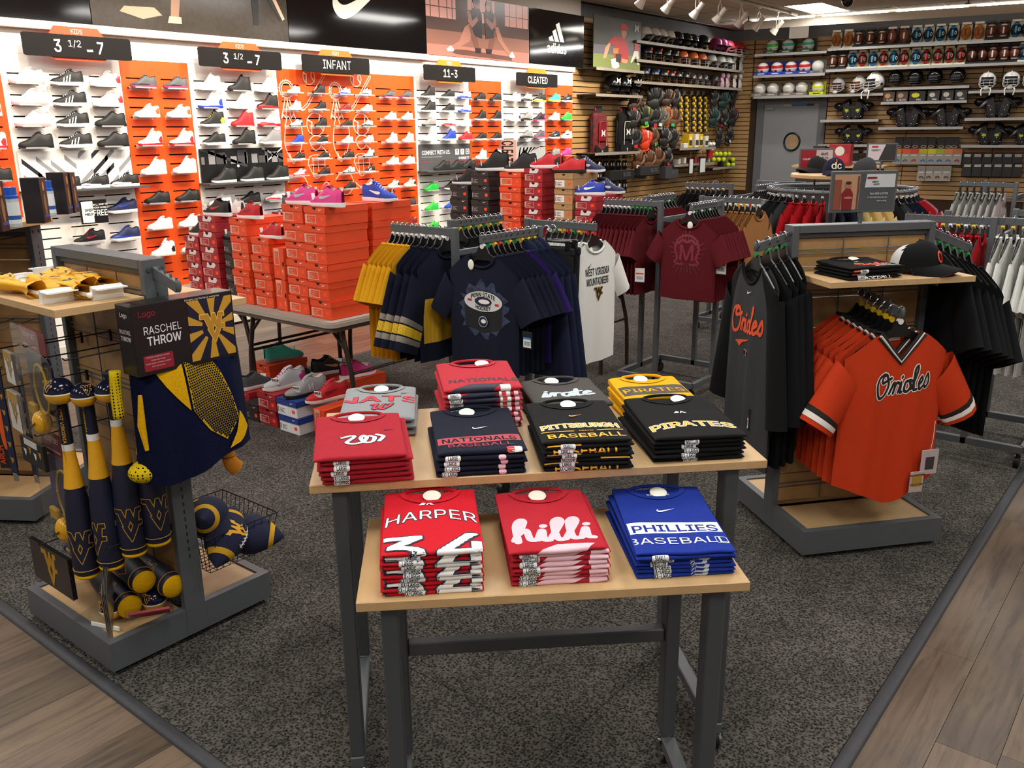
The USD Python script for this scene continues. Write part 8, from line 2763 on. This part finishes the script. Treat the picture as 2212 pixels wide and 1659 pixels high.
def join(w, h):
    L = lambda s, hh, x, y, b=True: tr(text(s, hh * h, b, sx=.8), x * w, y * h)
    return [(sbox(-w / 2, -h / 2, w / 2, h / 2), '#4a4f55'), (sbox(-w / 2, -h / 2, -.08 * w, h / 2), '#b98f72'), (sbox(-w / 2, -h / 2, -.38 * w, .35 * h), '#8a4a38'), (sbox(-.12 * w, -h / 2, -.09 * w, .45 * h), '#6b4436'), (Polygon([(0.0, .12 * h), (.02 * w, h / 2), (w / 2, h / 2), (w / 2, .12 * h)]), '#c9cfd4'), (sbox(.03 * w, .36 * h, .19 * w, .42 * h), '#8a2030'),
            (unary_union([L('HIBBETT', .045, .17, .26), L('ALERTS', .045, .19, .19)]), '#555b62'), (unary_union([L('Text JOIN to 57758', .055, .24, -.08), L('to find out how you can', .05, .22, -.18, False), L('start saving.', .05, .3, -.28, False)]), '#c3c8cc'),
            (Polygon([(-.36 * w, -.5 * h), (-.38 * w, -.05 * h), (-.32 * w, .1 * h), (-.24 * w, .1 * h), (-.19 * w, -.05 * h), (-.2 * w, -.5 * h)]), '#7e1a22'), (affinity.scale(Point(-.28 * w, .19 * h).buffer(.5, 16), .085 * w, .18 * h), '#a8735a'), (affinity.scale(Point(-.28 * w, .26 * h).buffer(.5, 16), .09 * w, .09 * h), '#2a1a14'), (affinity.scale(Point(-.27 * w, -.16 * h).buffer(.5, 12), .14 * w, .07 * h), '#b07a5e')]


card_sign('framed card with man in red lettered join on the right gondola', ((1797, 370), (1930, 457)), gl(.3, .29), GA - .05, 1.27, join)


def clear_(w, h):
    return [(sbox(-w / 2, -h / 2, w / 2, h / 2), '#b9a9ab'), (sbox(-w / 2, -h / 2, -.02 * w, h / 2), '#8e1420'), (tr(text('CLEARANCE', .1 * h, sx=.75), -.26 * w, -.05 * h), '#e3c9c9'), (unary_union([tr(text(s, .14 * h, sx=.8), .24 * w, y * h) for s, y in (('SAVE', .22), ('UP TO', -.02), ('50%', -.28))]), '#2a2426')]


card_sign('red and white clearance card behind the round table', ((1728, 321), (1799, 366)), RC + [.1, .4, 0], .55, 1.19, clear_)


def hib(w, h):
    return [(sbox(-w / 2, -h / 2, w / 2, h / 2), '#2f2a2a'), (Polygon([(-w / 2, -h / 2), (-.1 * w, -h / 2), (.12 * w, h / 2), (-w / 2, h / 2)]), '#c9c0c0'), (sbox(-.38 * w, .3 * h, -.15 * w, .4 * h), '#9a2230'), (tr(text('HIBBETT', .12 * h, sx=.8), -.22 * w, .08 * h), '#6a4a50')]


card_sign('white and dark card in grey frame behind the join card', ((1874, 309), (1936, 349)), (-1.75, 8.2, 0), .4, .0, hib)
# yellow shirt facing us behind the maroon rack
RK4 = (-3.05, 6.85)
four_way('grey rack of dark clothes behind the maroon one', RK4, arms='BDC')
ysh = Top(W=.17, L=.47, sl=.13, T=.02, folds=.004, seed=71)
Kind('hanging_t_shirt', 't-shirt', lambda p: garment(p, ysh, cloth('#d29c14'), collar_m=INK_K, prints=[(sbox(-.165, -.34, .165, -.235), INK_K), (arch(tr(text('TEAM', .045), 0, -.30), 3.0), INK_Y), (tr(ua_mark(.03), .06, -.17), INK_K)]))('yellow T-shirt with black band behind the maroon rack', (RK4[0] + .265, RK4[1] - .38, ZA), .1)
dk = tee('hanging_t_shirt', cloth('#17181b'), '#d8d8d8', W=.17, L=.47, sl=.13, T=.012, folds=.005, seed=72)
for i in range(8):
    dk(f'black T-shirt, {ORD[i]} behind the yellow black-banded one', (RK4[0] + .265, RK4[1] - .345 + i * .04, ZA), .1)
for i in range(8):
    dk(f'black T-shirt, {ORD[i]} along the left arm of the dark rack', (RK4[0] - .38 + i * .045, RK4[1] - .265, ZA), PI / 2)
# far right: second gondola, backpack and grey clothes
FG = thing('counter', 'maple topped counter of red baseball cartons before the door', 'counter', (-3.9, 11.6, 0), .15)
part(FG, 'top', rbox((0, 0, 1.16), (1.1, .5, .03), .004), MAPLE)
part(FG, 'cabinet', rbox((0, 0, .57), (1.0, .42, 1.12), .004), mat('#2a2522', .6))
carton2('#a8202a', 'red carton with white ball picture on the counter', (-3.85, 11.45, 1.1755), .26, .2, .26, .15, '#c8303a', 'ball_carton')
carton2('#3a2a26', 'dark ball carton left of the red one on the counter', (-4.12, 11.45, 1.1755), .14, .16, .24, .15, None, 'ball_carton')
q = at_z(2090, 430, 1.0)
q = q if 4 < np.linalg.norm(q[:2]) < 9 else np.array([-1.2, 7.2, 0])
BPX = np.array([-1.25, 7.6, 1.24])
four_way('grey rack of pale and pink goods at far right', (BPX[0] + .0, BPX[1] + .4), arms='BD')


def backpack(p):
    part(p, 'body', rbox((0, -.07, -.26), (.30, .15, .40), .05), mat('#b81c62', .7, 0, 'fabric', 14.0, .5, .1, color2='#e0307e'), 40)
    part(p, 'front_pocket', rbox((0, -.155, -.33), (.22, .05, .2), .03), mat('#c42470', .7, 0, 'fabric', 14.0, .4, .1, color2='#8e1248'), 40)
    part(p, 'zip', tube(spline([(-.13, -.14, -.4), (-.13, -.15, -.2), (-.07, -.15, -.1), (.07, -.15, -.1), (.13, -.15, -.2), (.13, -.14, -.4)], 5), .011, 8), BLACK_M)
    part(p, 'strap', rbox((0, -.15, -.2), (.24, .02, .035), .004), BLACK_M)
    part(p, 'handle', tube([(-.04, -.05, -.06), (-.02, -.05, 0), (.02, -.05, 0), (.04, -.05, -.06)], .008, 6), BLACK_M)


bp_ = Kind('backpack', 'backpack', backpack)
for i in range(3):
    bp_(f'pink patterned backpack, {ORD[i]} from the front on the far right rack', BPX + [.265 - .0, -.02 + .17 * i, 0], .1)
gy = tee('hanging_t_shirt', cloth('#a9a8a4'), '#16181a', W=.18, L=.5, sl=.14, T=.014, folds=.007, seed=74)
for i in range(7):
    gy(f'pale grey T-shirt, {ORD[i]} from left beside the pink backpacks', BPX + [-.39 + i * .05, .135, -.025], PI / 2)
# ---------------------------------------------------------------- on the ceiling
t = thing('track_light', 'white ceiling light track running along the shoe wall', 'track')
part(t, 'rail', box(-5.22, -5.185, 6.0, 12.9, CEIL - .03, CEIL - .002), mat('#cfc7bb', .4), False)
part(t, 'feed_box', box(-5.25, -5.155, 12.75, 12.98, CEIL - .04, CEIL - .002), mat('#d8d0c4', .4), False)


def spot_build(p):
    w = mat('#dcd4c8', .4)
    part(p, 'stem', cat(cyl((0, 0, 0), (0, 0, -.06), .008, 8), box(-.012, .012, -.03, .03, -.012, 0)), w)
    part(p, 'yoke', tube(spline([(0, -.04, -.2), (0, -.045, -.1), (0, 0, -.055), (0, .045, -.1), (0, .04, -.2)], 4), .005, 6), w)
    a = .75
    m = lathe([(.026, -.11), (.03, -.1), (.03, .0), (.036, .01), (.055, .08), (.056, .086)], 18)
    part(p, 'can', mv(m, (0, 0, -.19), ry=PI - a if False else 0) if False else mv(mv(m, ry=-PI + a), (0, 0, -.2)), w, 40)
    part(p, 'lens', mv(mv(lathe([(.0, .078), (.05, .079)], 18), ry=-PI + a), (0, 0, -.2)), mat('#fff0d8', kind='emit', amt=14.0))


SPOT = Kind('spotlight', 'spotlight', spot_build)
for i, (x, y) in enumerate(((1390, 0), (1446, 8), (1507, 10), (1556, 16), (1602, 24), (1640, 34), (1680, 44))):
    p = at_x(x, y, -5.2)
    SPOT(f'white track spotlight, {ORD[i]} from the left', (-5.2025, p[1], CEIL - .031), 0, s=1.0)
t = thing('fluorescent_panel', 'bright rectangular ceiling light panel', 'ceiling light')
x0, y0 = GX - 3 * TX, GY
part(t, 'diffuser', box(x0 + .03, x0 + TX - .03, y0 + .03, y0 + TY - .03, CEIL + .004, CEIL + .012), mat('#fff6e4', kind='emit', amt=9.0), False)
part(t, 'frame', cat(box(x0 + .01, x0 + .03, y0 + .01, y0 + TY - .01, CEIL - .002, CEIL + .014), box(x0 + TX - .03, x0 + TX - .01, y0 + .01, y0 + TY - .01, CEIL - .002, CEIL + .014), box(x0 + .03, x0 + TX - .03, y0 + .01, y0 + .03, CEIL - .002, CEIL + .014), box(x0 + .03, x0 + TX - .03, y0 + TY - .03, y0 + TY - .01, CEIL - .002, CEIL + .014)), T_BAR, False)
part(t, 'louvre', cat([box(x0 + .03, x0 + TX - .03, y0 + .06 + k * .09, y0 + .064 + k * .09, CEIL - .0015, CEIL + .003) for k in range(12)]), WHITE, False)
p = at_z(1831, 4, CEIL - .06)
t = thing('dome_camera', 'dark dome camera on the ceiling', 'security camera', (p[0], p[1], CEIL))
part(t, 'base', lathe([(.08, -.04), (.085, 0)], 20), mat('#3a2f2a', .5))
part(t, 'dome', ellipsoid((0, 0, -.045), (.07, .07, .075), 3), mat('#140f0e', .08))
for i, (x, y) in enumerate(((1617, 43), (2092, 4))):
    p = at_z(x, y, CEIL - .04)
    t = thing('sprinkler', f'{["small dark", "small grey"][i]} sprinkler head on the ceiling, {["near the spotlights", "over the footballs"][i]}', 'sprinkler', (p[0], p[1], CEIL))
    part(t, 'pipe', cyl((0, 0, -.05), (0, 0, .003), .01, 8), GREY_D)
    part(t, 'deflector', lathe([(.035, -.062), (.035, -.058), (.01, -.05)], 12), GREY_D)
# the light pelmet over the back wall
p0, p1 = at_z(1608, 51, CEIL - .05), at_z(2212, 11, CEIL - .05)
d = (p1 - p0) / np.linalg.norm(p1 - p0)
L = np.linalg.norm(p1 - p0) + 1.2
t = thing('light_pelmet', 'long white light trough hung under the ceiling before the back wall', 'ceiling light', p0, math.atan2(d[1], d[0]))
part(t, 'face', box(0, L, -.01, .0, -.09, .02), mat('#c9c0b2', .5), False)
part(t, 'tray', box(0, L, .0, .2, -.005, .004), mat('#d8d0c4', .5), False)
for k in range(5):
    part(t, 'tube_lamp', cyl((.1 + k * 1.0, .09, .028), (1.0 + k * 1.0, .09, .028), .013, 10), mat('#fff8ea', kind='emit', amt=16.0))
    part(t, 'rod', cyl((.5 + k * 1.0, .18, .004), (.5 + k * 1.0, .18, .05), .004, 6), GREY)
